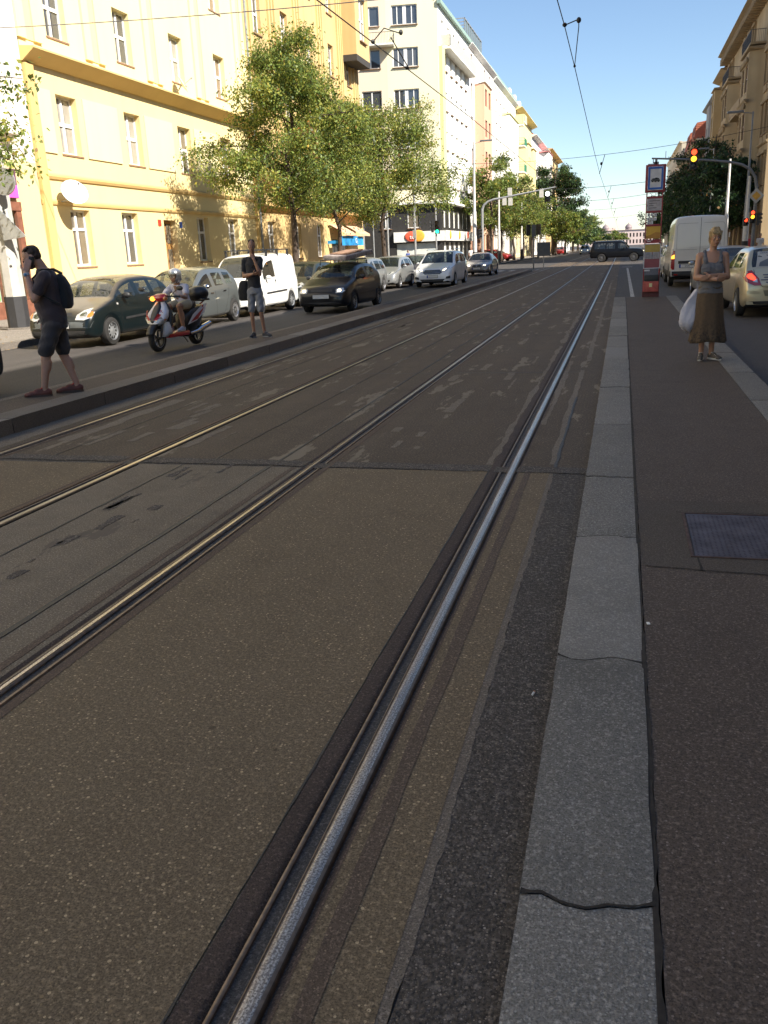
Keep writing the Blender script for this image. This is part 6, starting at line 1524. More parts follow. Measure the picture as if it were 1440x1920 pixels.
for i, (x, y, h_, rd_, lab) in enumerate(((9.0, 88, 9.6, 2.6, 'dark tree partly before the beige house right of the thin lamp post'), (9.0, 101, 12.6, 4.0, 'tallest dark tree above the white delivery van'), (8.7, 116, 12.0, 4.4, 'broad dark tree left of the tallest one on the right'), (8.6, 133, 11.2, 4.6, 'dark tree in the middle of the right row'), (8.5, 152, 10.5, 4.6, 'dark tree behind the red stop pillar'), (8.3, 176, 10.5, 4.8, 'last dark tree of the right row, next to the pillar top'))):
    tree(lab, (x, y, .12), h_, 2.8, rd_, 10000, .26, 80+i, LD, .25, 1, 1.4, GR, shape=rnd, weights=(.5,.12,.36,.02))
# ================================================================ PEOPLE
def skin_mat(name, c):
    if name in MATS: return MATS[name]
    m, nt, b = new_mat(name); v = objco(nt)
    f = noise(nt, 14, 5, v); nt.links.new(mix(nt, f, tuple(x*.85 for x in c), tuple(min(1, x*1.15) for x in c)), b.inputs['Base Color'])
    b.inputs['Roughness'].default_value = .5; b.inputs['Subsurface Weight'].default_value = .12; b.inputs['Subsurface Scale'].default_value = .01
    bump(nt, noise(nt, 120, 3, v), .1, .002, b); MATS[name] = m; return m
def cloth(name, c, var=.15, scale=9, wr=1.):
    if name in MATS: return MATS[name]
    m, nt, b = new_mat(name); v = objco(nt)
    f = noise(nt, scale, 5, v, .6); nt.links.new(mix(nt, f, tuple(x*(1-var) for x in c), tuple(min(1, x*(1+var)) for x in c)), b.inputs['Base Color'])
    b.inputs['Roughness'].default_value = .9; b.inputs['Sheen Weight'].default_value = .2
    bump(nt, noise(nt, 11, 3, v), .35*wr, .03, b); MATS[name] = m; return m
def caps(mb, p0, r0, p1, r1, seg=14, fl=None):
    """closed tapered capsule; fl = (axis vector, factor) squashes it"""
    p0, p1 = Vector(p0), Vector(p1); d = p1-p0; L = d.length; t = d/L if L > 1e-6 else Vector((0,0,1))
    up = Vector((1,0,0)) if abs(t.x) < .8 else Vector((0,1,0)); a = t.cross(up).normalized(); b = t.cross(a)
    prof = [(-r0*math.cos(PI/2*k/4), r0*math.sin(PI/2*k/4)) for k in range(1, 5)]+[(L+r1*math.sin(PI/2*k/4), r1*math.cos(PI/2*k/4)) for k in range(0, 4)]
    vs = [p0-t*r0]
    for h, r in prof:
        for k in range(seg):
            an = 2*PI*k/seg; vs.append(p0+t*h+(a*math.cos(an)+b*math.sin(an))*r)
    vs.append(p1+t*r1); n = len(prof)
    if fl:
        ax, f = Vector(fl[0]).normalized(), fl[1]; c = (p0+p1)/2
        vs = [v-ax*((v-c).dot(ax)-(c-c).dot(ax))*(1-f) for v in vs]
    fs = [(0, 1+(k+1) % seg, 1+k) for k in range(seg)]+[(1+i*seg+k, 1+i*seg+(k+1) % seg, 1+(i+1)*seg+(k+1) % seg, 1+(i+1)*seg+k) for i in range(n-1) for k in range(seg)]
    fs += [(1+(n-1)*seg+k, 1+(n-1)*seg+(k+1) % seg, len(vs)-1) for k in range(seg)]
    return mb.add(vs, fs)
def loftz(mb, rings, seg=24):
    """closed body through ellipses (cx, cy, cz, rx, ry)"""
    vs = []
    for cx_0, cy_0, cz_0, rx, ry in rings:
        for k in range(seg):
            a = 2*PI*k/seg; vs.append((cx_0+rx*math.cos(a), cy_0+ry*math.sin(a), cz_0))
    n = len(rings); fs = [(i*seg+k, i*seg+(k+1) % seg, (i+1)*seg+(k+1) % seg, (i+1)*seg+k) for i in range(n-1) for k in range(seg)]
    return mb.add(vs, fs+[tuple(range(seg))[::-1], tuple((n-1)*seg+k for k in range(seg))])
def fuse(name, mb, mat, parent, vox=.007, sm=3, disp=None):
    me = bpy.data.meshes.new('raw'); me.from_pydata(mb.v, [], mb.f); me.materials.append(mat)
    bm = bmesh.new(); bm.from_mesh(me); bmesh.ops.recalc_face_normals(bm, faces=bm.faces); bm.to_mesh(me); bm.free()
    o = bpy.data.objects.new('raw', me); col.objects.link(o)
    r = o.modifiers.new('r', 'REMESH'); r.mode = 'VOXEL'; r.voxel_size = vox; r.use_smooth_shade = True
    s = o.modifiers.new('s', 'SMOOTH'); s.factor = .5; s.iterations = sm
    ev = evaluated(o); bpy.data.objects.remove(o); ev.materials.clear(); ev.materials.append(mat)
    if disp:
        for v in ev.vertices: v.co = disp(v.co.copy(), v.normal)
    ev.polygons.foreach_set('use_smooth', [True]*len(ev.polygons))
    return link(name, ev, parent)
def hand(mb, wr, dirv, nrm, s=1., curl=.5, side=1):
    """palm, four fingers and a thumb; dirv = towards the fingertips, nrm = out of the palm"""
    wr = Vector(wr); d = Vector(dirv).normalized(); n = Vector(nrm); n = (n-d*n.dot(d)).normalized(); l = d.cross(n)*side
    for k in (-.026, -.009, .009, .026): caps(mb, wr+l*k*.7*s+d*.01*s, .014*s, wr+l*k*s+d*.085*s, .0125*s, 8)
    for k, ln in ((-.028, .058), (-.010, .072), (.009, .078), (.027, .070)):
        p = wr+l*k*s+d*.088*s; a = curl*.6
        for j, q in enumerate((.42, .32, .26)):
            e = p+(d*math.cos(a)+n*math.sin(a))*ln*q*s*1.05; caps(mb, p, (.0098-.001*j)*s, e, (.0088-.001*j)*s, 8); p = e; a += curl
    p = wr+l*.026*s+d*.02*s; e = p+(l*.75+d*.6+n*.25).normalized()*.042*s; caps(mb, p, .0135*s, e, .011*s, 8); caps(mb, e, .011*s, e+(d*.8+l*.25+n*.45).normalized()*.034*s, .009*s, 8)
def head_on(mb, c, s=1., tilt=0., turn=0., parts=None):
    """skull, jaw, nose, brow, lips, ears about the head centre c (eye level)"""
    Mx = Matrix.Translation(Vector(c)) @ Matrix.Rotation(turn, 4, 'Z') @ Matrix.Rotation(tilt, 4, 'X') @ Matrix.Scale(s, 4)
    q = MB(); q.ball((0, .012, .028), (.077, .095, .092), 20); q.ball((0, -.018, -.045), (.058, .068, .062), 18); q.ball((0, -.052, -.088), (.030, .026, .022), 12)
    caps(q, (0, -.083, .012), .0085, (0, -.104, -.020), .0125, 8); caps(q, (-.011, -.094, -.024), .008, (.011, -.094, -.024), .008, 8)
    caps(q, (-.034, -.076, .020), .0095, (.034, -.076, .020), .0095, 8); caps(q, (-.017, -.083, -.052), .0065, (.017, -.083, -.052), .0065, 8); caps(q, (-.014, -.081, -.060), .0065, (.014, -.081, -.060), .0065, 8)
    for sx in (-1, 1):
        q.ball((sx*.040, -.062, -.022), (.020, .018, .018), 10); q.ball((sx*.079, .012, -.006), (.009, .018, .030), 10)
    q.xform(Mx); b = len(mb.v); mb.v += q.v; mb.f += [tuple(i+b for i in f) for f in q.f]; mb.m += q.m
    return Mx
eye_w = M('eye_white', (.55,.53,.5), .3); eye_d = M('eye_dark', (.03,.02,.015), .2); lip_m = M('lip', (.30,.12,.09), .5)
def face(parent, Mx, hair_c=None, brows=True):
    for sx in (-1, 1):
        e = MB().ball((sx*.030, -.074, .002), (.0125, .009, .0075), 10).xform(Mx).build('eye', eye_w, parent, smooth=80)
        MB().ball((sx*.030, -.0815, .002), (.0058, .004, .0062), 8).xform(Mx).build('iris', eye_d, e, smooth=80)
        if hair_c: m_ = MB(); caps(m_, (sx*.015, -.086, .023), .0032, (sx*.046, -.073, .024), .0028, 6); m_.xform(Mx).build('eyebrow', hair_c, parent, smooth=80)
    m_ = MB(); caps(m_, (-.019, -.0885, -.055), .0036, (.019, -.0885, -.055), .0036, 6); m_.xform(Mx).build('mouth', lip_m, parent, smooth=80)
def hairmesh(parent, Mx, mat, kind, seed=1):
    q = MB()
    if kind == 'short':
        q.ball((0, .030, .042), (.081, .093, .084), 20); q.ball((0, .055, .0), (.074, .058, .062), 16)
        for k in range(26):
            a = random.uniform(0, PI); q.ball((.058*math.cos(a), -.040+.02*abs(math.cos(a))+random.uniform(0,.06), .100+random.uniform(-.015, .012)), (.018,.02,.012), 8)
    else:
        q.ball((0, .022, .040), (.086, .102, .090), 20); q.ball((0, .060, -.02), (.075, .055, .085), 16); q.ball((0, .11, -.02), (.035, .04, .06), 12)
        for k in range(12):
            x = -.06+.12*k/11; caps(q, (x*.6, -.02, .122), .012, (x, -.076-.010*math.cos(x*20), .062-random.uniform(0, .028)), .007, 8)
        for sx in (-1, 1): caps(q, (sx*.074, -.02, .07), .018, (sx*.080, .01, -.02), .012, 8); caps(q, (sx*.08, .015, -.01), .008, (sx*.072, -.01, -.10), .003, 6)
    q.xform(Mx)
    g = np.random.default_rng(seed)
    return fuse('hair', q, mat, parent, .006, 2, lambda c, n: c+n*(.0025*math.sin(c.x*260+c.z*60)+.0015*math.sin(c.z*300)))
def shoe(parent, an, toe, mat, sole, s=1., name='shoe', laces=None):
    an, toe = Vector(an), Vector(toe); d = (toe-an); d.z = 0; d.normalize(); z0 = an.z-.075*s
    rot = Matrix.Rotation(math.atan2(d.x, -d.y), 4, 'Z'); T = Matrix.Translation((an.x, an.y, z0)) @ rot
    pitch = Matrix.Rotation(math.asin(max(-1, min(1, (toe.z-(an.z-.05*s))/(.24*s)))) if abs(toe.z-(an.z-.05*s)) > .02 else 0, 4, 'X')
    T = T @ pitch
    q = MB(); q.ball((0, .01*s, .045*s), (.038*s, .062*s, .045*s), 14); caps(q, (0, 0, .04*s), .036*s, (0, -.14*s, .032*s), .036*s, 12); q.ball((.0, -.165*s, .028*s), (.044*s, .055*s, .028*s), 14); q.ball((0, -.05*s, .06*s), (.034*s, .07*s, .034*s), 12)
    q.xform(T); o = fuse(name, q, mat, parent, .006, 2)
    n_ = 18; pts = [(.046*s*math.sin(2*PI*k/n_)*(1 if math.cos(2*PI*k/n_) < 0 else .9), -.075*s-.145*s*math.cos(2*PI*k/n_)) for k in range(n_)]
    MB().plate([(x, y) for x, y in pts], 0, .022*s).xform(T).build('sole', sole, o)
    if laces:
        q = MB()
        for k in range(4): caps(q, (-.022*s, -.055*s-.022*k*s, (.082-.008*k)*s), .005*s, (.022*s, -.045*s-.022*k*s, (.082-.008*k)*s), .005*s, 6)
        q.ball((.015*s, -.03*s, .092*s), (.02*s,.012*s,.006*s), 8).ball((-.015*s, -.03*s, .092*s), (.02*s,.012*s,.006*s), 8)
        q.xform(T).build('laces', laces, o, smooth=80)
    return o
def leg(q, hip, kn, an, k=1.):
    caps(q, hip, .085*k, kn, .056*k, 16); caps(q, kn, .054*k, an, .036*k, 14); kn, an, = Vector(kn), Vector(an)
    m_ = kn.lerp(an, .3)+Vector((0, .018, 0)); caps(q, m_+(kn-an)*.08, .050*k, m_-(kn-an)*.14, .046*k, 12)
    caps(q, an, .034*k, an+Vector((0, 0, -.04)), .036*k, 10)
def arm(q, sh, el, wr, k=1.): caps(q, sh, .054*k, el, .040*k, 14); caps(q, el, .041*k, Vector(el).lerp(Vector(wr), .35), .042*k, 12); caps(q, Vector(el).lerp(Vector(wr), .35), .041*k, wr, .027*k, 12)

# ---- woman with crossed arms, on the near platform
sk1 = skin_mat('skin_tanned', (.40,.215,.135)); sk2 = skin_mat('skin_pale', (.44,.26,.19)); sk3 = skin_mat('skin_warm', (.36,.20,.13))
t = thing('person', 'blonde woman with crossed arms, grey top and long brown skirt on the right platform', 'person', (1.07, 11.75, .156), R(4)); S = 1.56/1.70
q = MB()
loftz(q, [(0,0,.78*S,.15,.10), (0,0,.90*S,.165,.115), (0,0,1.02*S,.14,.10), (0,0,1.12*S,.135,.10), (0,0,1.24*S,.155,.11), (0,.005,1.34*S,.16,.10), (0,.01,1.41*S,.12,.075), (0,.01,1.45*S,.06,.055)])
q.ball((-.07, -.07, 1.21*S), (.07,.055,.07), 14).ball((.07, -.07, 1.21*S), (.07,.055,.07), 14)
caps(q, (0, .012, 1.40*S), .052, (.01, -.006, 1.55*S), .048, 14)
shR, shL = (-.172, .01, 1.375*S), (.172, .01, 1.375*S); elR, elL = (-.215, -.04, 1.11*S), (.215, -.04, 1.11*S)
wR, wL = (.035, -.235, 1.085*S), (-.055, -.205, 1.13*S)
arm(q, shR, elR, wR, .98); arm(q, shL, elL, wL, .98); hand(q, wR, (1, .25, .02), (.1, .6, .2), .88, .35, 1); hand(q, wL, (-1, -.05, -.28), (.1, .8, .1), .88, .3, -1)
caps(q, shR, .055, (0, .01, 1.39*S), .06); caps(q, shL, .055, (0, .01, 1.39*S), .06)
leg(q, (-.075, 0, .80*S), (-.07, -.01, .46*S), (-.075, .01, .085), .95); leg(q, (.075, 0, .80*S), (.065, -.01, .46*S), (.07, .02, .085), .95)
Mx = head_on(q, (.018, -.022, 1.615*S), .98, R(3), R(8)); body = fuse('body', q, sk1, t, .0065, 3)
hb = M('hair_blonde', (.38,.26,.12), .6, var=.35, scale=30); face(t, Mx, M('brow_brown', (.12,.07,.04), .8)); hairmesh(t, Mx, hb, 'tied', 2)
q = MB(); loftz(q, [(0,0,.90*S,.180,.130), (0,0,1.02*S,.156,.118), (0,0,1.12*S,.150,.116), (0,0,1.24*S,.166,.122), (0,.004,1.315*S,.150,.100), (0,.006,1.345*S,.135,.095)])
q.ball((-.065, -.065, 1.21*S), (.095,.07,.085), 14).ball((.065, -.065, 1.21*S), (.095,.07,.085), 14).ball((0, -.07, 1.22*S), (.07,.06,.07), 14)
for sx in (-1, 1): caps(q, (sx*.10, -.075, 1.31*S), .034, (sx*.108, .0, 1.44*S), .027, 10); caps(q, (sx*.108, .0, 1.44*S), .027, (sx*.10, .07, 1.33*S), .03, 10)
fuse('tank_top', q, cloth('grey_knit', (.125,.125,.135), .1, 20), t, .007, 2, lambda c, n: c+n*.0018*math.sin(c.z*130+math.sin(c.x*22)*2.5))
mb = MB(); seg = 72; rows_ = []
for j in range(17):
    z = (.985-.735*j/16)*S+.0; u = j/16
    r0 = np.interp(u, [0, .12, .3, .55, 1], [.158, .172, .192, .205, .258]); row = []
    for k in range(seg):
        a = 2*PI*k/seg; f = 1+(.012+.055*u*u)*math.sin(a*9+.8*math.sin(a*2)+u*.8)+.02*u*math.sin(a*5+2); row.append((r0*math.cos(a)*f, r0*.74*math.sin(a)*f+.005, z+(.012*math.sin(a*3)*u)))
    rows_.append(row)
vs = [p for row in rows_ for p in row]; mb.add(vs, [(j*seg+k, j*seg+(k+1) % seg, (j+1)*seg+(k+1) % seg, (j+1)*seg+k) for j in range(16) for k in range(seg)])
m, nt, b_ = new_mat('skirt_cloth'); v_ = objco(nt); f_ = ramp(nt, noise(nt, 34, 5, v_, .7), [(.42, 0.), (.62, 1.)])
sz = nt.nodes.new('ShaderNodeSeparateXYZ'); nt.links.new(v_, sz.inputs[0]); low = ramp(nt, sz.outputs[2], [(.30, 1.), (.52, .25)])
nt.links.new(mix(nt, math_(nt, 'MULTIPLY', f_, low), (.105,.070,.040), (.033,.024,.018)), b_.inputs['Base Color']); b_.inputs['Roughness'].default_value = .9; bump(nt, noise(nt, 60, 3, v_), .4, .01, b_)
sk_o = mb.build('skirt', m, t, smooth=70); so_ = sk_o.modifiers.new('s', 'SOLIDIFY'); so_.thickness = .006
belt = MB(); loftz(belt, [(0,.004,.955*S,.172,.128), (0,.004,.99*S,.163,.122)], 36); belt.build('waistband', cloth('skirt_band', (.085,.06,.03)), t, smooth=60)
canv = M('canvas_dark', (.10,.085,.07), .9, var=.5, scale=40); rub_w = M('rubber_white', (.55,.52,.46), .7)
shoe(t, (-.075, .01, .078), (-.13, -.22, .03), canv, rub_w, .95, laces=rub_w); shoe(t, (.07, .02, .078), (.20, -.18, .03), canv, rub_w, .95, laces=rub_w)
t.scale = (.86, .93, 1.0)
# her bag, hanging from the shoulder
bg = thing('shoulder_bag', 'white cloth bag hanging from the shoulder of the woman with crossed arms', 'bag', (.845, 11.77, .62), R(15)); bg.scale = (.92, 1, 1)
mb = MB(); seg = 28; rows_ = []
for j in range(15):
    u = j/14; z = .42*(1-u); w0 = np.interp(u, [0, .15, .45, .8, .93, 1], [.035, .07, .125, .135, .11, .03]); dd = np.interp(u, [0, .3, .8, 1], [.02, .05, .07, .02]); cx0 = np.interp(u, [0, .5, 1], [.10, .02, -.0])
    for k in range(seg):
        a = 2*PI*k/seg; f = 1+.13*math.sin(a*5+u*4)*(.4+.6*(1-u))+.07*math.sin(a*11+u*13); mb_p = (cx0+w0*math.cos(a)*f, dd*math.sin(a)*f+.01*math.sin(u*9+a), z+.02*math.sin(a*2+1)*u); rows_.append(mb_p)
rows_ = [(a*1.05-.01, b, c*1.22-.10) for a, b, c in rows_]; mb.add(rows_, [(j*seg+k, j*seg+(k+1) % seg, (j+1)*seg+(k+1) % seg, (j+1)*seg+k) for j in range(14) for k in range(seg)]+[tuple(14*seg+k for k in range(seg))])
mb.build('sack', cloth('bag_white', (.58,.56,.60), .1, 5, 1.6), bg, smooth=70)
mb = MB()
for dy in (-.10, .07):
    pts = [(.09, dy*.2, .40), (.115, dy*.9, .55), (.14, dy, .70), (.155, dy*.7, .815), (.165, 0, .835)]
    for a, b_ in zip(pts[:-1], pts[1:]):
        A, B = Vector(a), Vector(b_); o_ = Vector((.016, .006, 0)); mb.add([A-o_, A+o_, B+o_, B-o_, A-o_+Vector((0,-.004,0)), A+o_+Vector((0,-.004,0)), B+o_+Vector((0,-.004,0)), B-o_+Vector((0,-.004,0))], [(0,1,2,3), (7,6,5,4), (0,4,5,1), (2,6,7,3)])
mb.build('strap', MATS['bag_white'], bg, smooth=60)

# ---- man with the phone
t = thing('person', 'dark-haired man with glasses and dark clothes, phone at his ear, in red laced shoes', 'person', (-6.50, 9.12, .156), R(-60))
q = MB()
loftz(q, [(0,.02,.82,.15,.12), (0,.01,.93,.165,.14), (0,-.015,1.03,.155,.15), (0,-.02,1.15,.165,.145), (0,-.015,1.27,.185,.135), (0,-.01,1.37,.185,.115), (0,-.01,1.43,.13,.085), (0,-.02,1.47,.07,.06)])
caps(q, (0, -.015, 1.42), .062, (0, -.075, 1.54), .058, 14)
sL, eL, wL_ = (.195, -.015, 1.37), (.225, -.15, 1.13), (.150, -.205, 1.425)     # phone arm (towards the camera)
sR, eR, wR_ = (-.195, -.01, 1.37), (-.24, .03, 1.10), (-.22, -.12, .90)
arm(q, sL, eL, wL_, 1.12); arm(q, sR, eR, wR_, 1.1); hand(q, wL_, (-.16, .30, 1), (-1, .1, 0), 1.1, .30, 1); hand(q, wR_, (0, -.2, -1), (1, 0, 0), 1.05, .5, 1)
for s_ in (sL, sR): caps(q, s_, .06, (0, -.01, 1.39), .07)
leg(q, (.09, 0, .84), (.09, -.13, .48), (.08, -.20, .11), 1.06); leg(q, (-.09, .02, .84), (-.09, .05, .46), (-.08, .15, .12), 1.06)
Mx = head_on(q, (.0, -.14, 1.59), 1.04, R(26), R(4)); fuse('body', q, sk2, t, .0065, 3)
hd = M('hair_dark', (.045,.028,.018), .6, var=.4, scale=40); face(t, Mx, hd); hairmesh(t, Mx, hd, 'short', 3)
bd = MB(); bd.ball((0, -.035, -.075), (.054, .055, .035), 14).xform(Mx); fuse('beard', bd, M('stubble', (.13,.07,.05), .9, var=.3), t, .006, 1)
gl = MB()
for sx in (-1, 1):
    for k in range(14):
        a0, a1 = 2*PI*k/14, 2*PI*(k+1)/14; caps(gl, (sx*.031+.024*math.cos(a0), -.096, .0+.018*math.sin(a0)), .0026, (sx*.031+.024*math.cos(a1), -.096, .0+.018*math.sin(a1)), .0026, 5)
    caps(gl, (sx*.056, -.094, .006), .0026, (sx*.083, .0, .004), .0024, 5)
caps(gl, (-.008, -.098, .004), .0026, (.008, -.098, .004), .0026, 5); gl.xform(Mx).build('glasses', M('glasses_dark', (.04,.025,.03), .4), t, smooth=60)
ds = cloth('shirt_aubergine', (.052,.040,.048), .2, 8)
q = MB(); loftz(q, [(0,.01,.86,.178,.150), (0,0,.93,.182,.160), (0,-.02,1.03,.172,.168), (0,-.022,1.15,.180,.162), (0,-.018,1.27,.200,.150), (0,-.012,1.37,.200,.130), (0,-.012,1.435,.150,.100), (0,-.025,1.465,.085,.075)])
for s_, e_ in ((sL, eL), (sR, eR)): caps(q, s_, .078, Vector(s_).lerp(Vector(e_), .62), .070, 14); caps(q, s_, .072, (0, -.01, 1.39), .085)
fuse('t_shirt', q, ds, t, .008, 3, lambda c, n: c+n*.003*math.sin(c.z*45+math.sin(c.x*14+c.y*9)*3))
lettering('UCLA'[:0]+'IFB', .085, M('print_faded', (.12,.11,.12), .8), t, (.03, -.178, 1.27), (PI/2, 0, R(0)), depth=.004)
q = MB(); loftz(q, [(0,.01,.78,.17,.14), (0,.01,.85,.182,.152), (0,.0,.95,.172,.155)]); caps(q, (.09, 0, .82), .108, (.092, -.125, .535), .092, 16); caps(q, (-.09, .02, .82), .108, (-.092, .05, .53), .092, 16); q.ball((.17, -.06, .66), (.03, .06, .09), 10)
fuse('shorts', q, cloth('shorts_dark', (.042,.040,.046), .3, 8), t, .008, 2, lambda c, n: c+n*.004*math.sin(c.z*50+math.sin(c.x*25)*2))
brn_sh = M('shoe_brown_red', (.13,.045,.035), .7, var=.3); red_l = M('lace_red', (.42,.03,.03), .8)
shoe(t, (.08, -.20, .078), (.08, -.46, .03), brn_sh, M('sole_dark', (.08,.06,.05), .8), 1.12, laces=red_l); shoe(t, (-.08, .15, .085), (-.08, -.1, .03), brn_sh, MATS['sole_dark'], 1.12, laces=red_l)
wt = MB(); A, B = Vector(eL), Vector(wL_); d_ = (B-A).normalized(); wt.tube([B-d_*.035, B-d_*.005], .037, 14); wt = wt.build('watch_strap', M('watch_white', (.45,.47,.50), .5), t, smooth=60); MB().ball(tuple(B-d_*.02+Vector((.034, -.01, 0))), (.008,.02,.02), 12).build('dial', M('dial_blue', (.10,.25,.45), .2), wt, smooth=80)
ph = MB().box(-.005, .005, -.03, .03, -.06, .06).build('mobile_phone', M('phone_black', (.02,.02,.022), .25), None, bev=.004); tag(ph, 'black mobile phone held to the ear of the man with glasses', 'phone')
ph.matrix_world = Matrix.Translation((-6.50, 9.12, .156)) @ Matrix.Rotation(R(-60), 4, 'Z') @ Matrix.Translation((.105, -.135, 1.545)) @ Matrix.Rotation(R(-14), 4, 'X')
q = MB(); loftz(q, [(0,.185,1.0,.10,.04), (0,.19,1.04,.125,.065), (0,.19,1.15,.13,.075), (0,.175,1.28,.125,.07), (0,.155,1.36,.10,.05), (0,.14,1.40,.05,.03)])
bp = fuse('backpack', q, cloth('backpack_black', (.02,.02,.021), .3), None, .009, 3); bp.location = (-6.50, 9.12, .156); bp.rotation_euler = (0, 0, R(-60)); tag(bp, 'black backpack on the back of the man with the phone', 'backpack')
q = MB()
for sx in (-1, 1): q.tube([(sx*.09, .17, 1.40), (sx*.10, .08, 1.455), (sx*.12, -.04, 1.455), (sx*.15, -.145, 1.36), (sx*.185, -.12, 1.2), (sx*.17, .12, 1.06)], .012, 8)
q.build('strap', MATS['backpack_black'], bp, smooth=60)

# ---- man in grey shorts
t = thing('person', 'short-haired man in black shirt and grey shorts touching his chin on the far platform', 'person', (-6.86, 16.05, .156), R(10)); S = 1.8/1.74
q = MB()
loftz(q, [(0,.0,.84*S,.14,.105), (0,0,.95*S,.15,.11), (0,0,1.06*S,.135,.10), (0,0,1.2*S,.155,.11), (0,0,1.34*S,.17,.11), (0,.0,1.43*S,.13,.08), (0,.0,1.47*S,.06,.06)])
caps(q, (0, 0, 1.44*S), .058, (.02, -.035, 1.58*S), .054, 14)
sR, eR, wR_ = (-.185, 0, 1.40*S), (-.235, -.01, 1.12*S), (.055, -.24, 1.16*S); sL, eL, wL_ = (.185, 0, 1.40*S), (.20, -.17, 1.15*S), (.09, -.19, 1.42*S)
arm(q, sR, eR, wR_); arm(q, sL, eL, wL_); hand(q, wR_, (1, -.1, .1), (0, .6, .5), 1., .5, 1); hand(q, wL_, (-.55, .2, .8), (-.3, .9, -.2), 1., .7, -1)
for s_ in (sL, sR): caps(q, s_, .056, (0, 0, 1.41*S), .062)
leg(q, (-.09, 0, .86*S), (-.11, -.03, .48*S), (-.10, 0, .10), .96); leg(q, (.09, 0, .86*S), (.11, -.03, .48*S), (.15, .02, .10), .96)
Mx = head_on(q, (.02, -.04, 1.645*S), 1.04, R(6), R(12)); fuse('body', q, sk3, t, .0075, 3); face(t, Mx, hd); hairmesh(t, Mx, M('hair_brown', (.04,.024,.016), .7, var=.4), 'short', 5)
q = MB(); loftz(q, [(0,0,.90*S,.162,.122), (0,0,1.06*S,.152,.118), (0,0,1.2*S,.168,.124), (0,0,1.34*S,.182,.124), (0,0,1.435*S,.135,.09), (0,-.005,1.462*S,.082,.07)])
for s_, e_ in ((sL, eL), (sR, eR)): caps(q, s_, .072, Vector(s_).lerp(Vector(e_), .55), .066, 14); caps(q, s_, .066, (0, 0, 1.41*S), .075)
fuse('t_shirt', q, cloth('shirt_black', (.028,.028,.032), .2), t, .009, 3, lambda c, n: c+n*.003*math.sin(c.z*45+math.sin(c.x*14)*3))
q = MB(); loftz(q, [(0,0,.80*S,.16,.125), (0,0,.93*S,.158,.12)]); caps(q, (-.088, 0, .83*S), .100, (-.105, -.02, .52*S), .085, 16); caps(q, (.088, 0, .83*S), .100, (.112, -.02, .52*S), .085, 16)
fuse('shorts', q, cloth('shorts_grey', (.24,.25,.27), .12), t, .008, 2, lambda c, n: c+n*.004*math.sin(c.z*50+math.sin(c.x*25)*2))
blk_sh = M('sneaker_black', (.035,.037,.045), .7, var=.4); shoe(t, (-.10, 0, .078), (-.13, -.25, .03), blk_sh, M('sole_grey', (.28,.28,.28), .8), 1.1, laces=MATS['sole_grey']); shoe(t, (.15, .02, .078), (.36, -.12, .03), blk_sh, MATS['sole_grey'], 1.1, laces=MATS['sole_grey'])
t.scale = (.82, .95, 1.0)
q = MB(); loftz(q, [(-.26,.06,.70,.11,.05), (-.26,.06,.73,.145,.07), (-.26,.06,.90,.15,.075), (-.25,.06,1.03,.12,.06), (-.25,.06,1.08,.07,.035)])
bp = fuse('shoulder_bag', q, cloth('bag_black', (.016,.016,.017), .3), None, .01, 3); bp.location = (-6.86, 16.05, .156); bp.rotation_euler = (0, 0, R(10)); bp.scale = (.84, .95, 1); tag(bp, 'round black bag hanging at the hip of the man in grey shorts', 'bag')
MB().tube([(-.20, .02, 1.05), (-.12, -.09, 1.2), (.05, -.13, 1.36), (.13, -.05, 1.47), (.08, .08, 1.42), (-.15, .13, 1.15), (-.25, .09, 1.04)], .012, 8).build('strap', MATS['bag_black'], bp, smooth=60)

# ================================================================ SCOOTER AND RIDER
sc_w = paint('scooter_white', (.70,.70,.72), 0, dust=0); sc_r = paint('scooter_red', (.42,.015,.02), 0, dust=0); sc_b = M('scooter_black', (.02,.02,.021), .35, var=.1)
t = thing('motor_scooter', 'white and red motor scooter with black top box riding along the left platform', 'scooter', (-8.46, 15.75, 0), R(-4))
def twheel(y, r, w, nm='wheel'):
    o = MB().lathe([(r*.66, -w*.4), (r*.85, -w/2), (r*.97, -w*.3), (r, 0), (r*.97, w*.3), (r*.85, w/2), (r*.66, w*.4)], 32, 'X').build(nm, tyre_m, t, smooth=60); o.location = (0, y, r)
    q = MB(); q.lathe([(r*.67, -w*.36), (r*.60, -w*.3), (r*.60, w*.3), (r*.67, w*.36)], 32, 'X'); 
    for k in range(5):
        a = 2*PI*k/5; q.tube([(0, .03*math.cos(a), .03*math.sin(a)), (0, r*.62*math.cos(a), r*.62*math.sin(a))], [.022, .012], 6)
    q.tube([(-w*.6, 0, 0), (w*.6, 0, 0)], .03, 12); q.build('rim', sc_b, o, smooth=40)
    MB().lathe([(r*.665, -w*.42), (r*.64, -w*.42)], 32, 'X').lathe([(r*.665, w*.42), (r*.64, w*.42)], 32, 'X').build('rim_stripe', sc_w, o); return o
twheel(-.70, .255, .12); twheel(.70, .245, .13)
q = MB(); q.tube([(-.085, -.70, .26), (-.085, -.60, .62)], .022, 8).tube([(.085, -.70, .26), (.085, -.60, .62)], .022, 8); q.build('fork', sc_b, t, smooth=60)
q = MB()
for k in range(9):
    a = R(25+k*16); pass
vs = []; n_ = 12
for j in range(n_+1):
    a = R(15+j*11.5); rr0 = .285
    for k, (x, dz) in enumerate(((-.085, -.03), (-.06, .0), (0, .012), (.06, .0), (.085, -.03))): vs.append((x, -.70-(rr0+dz)*math.cos(a)*1., .255+(rr0+dz)*math.sin(a)))
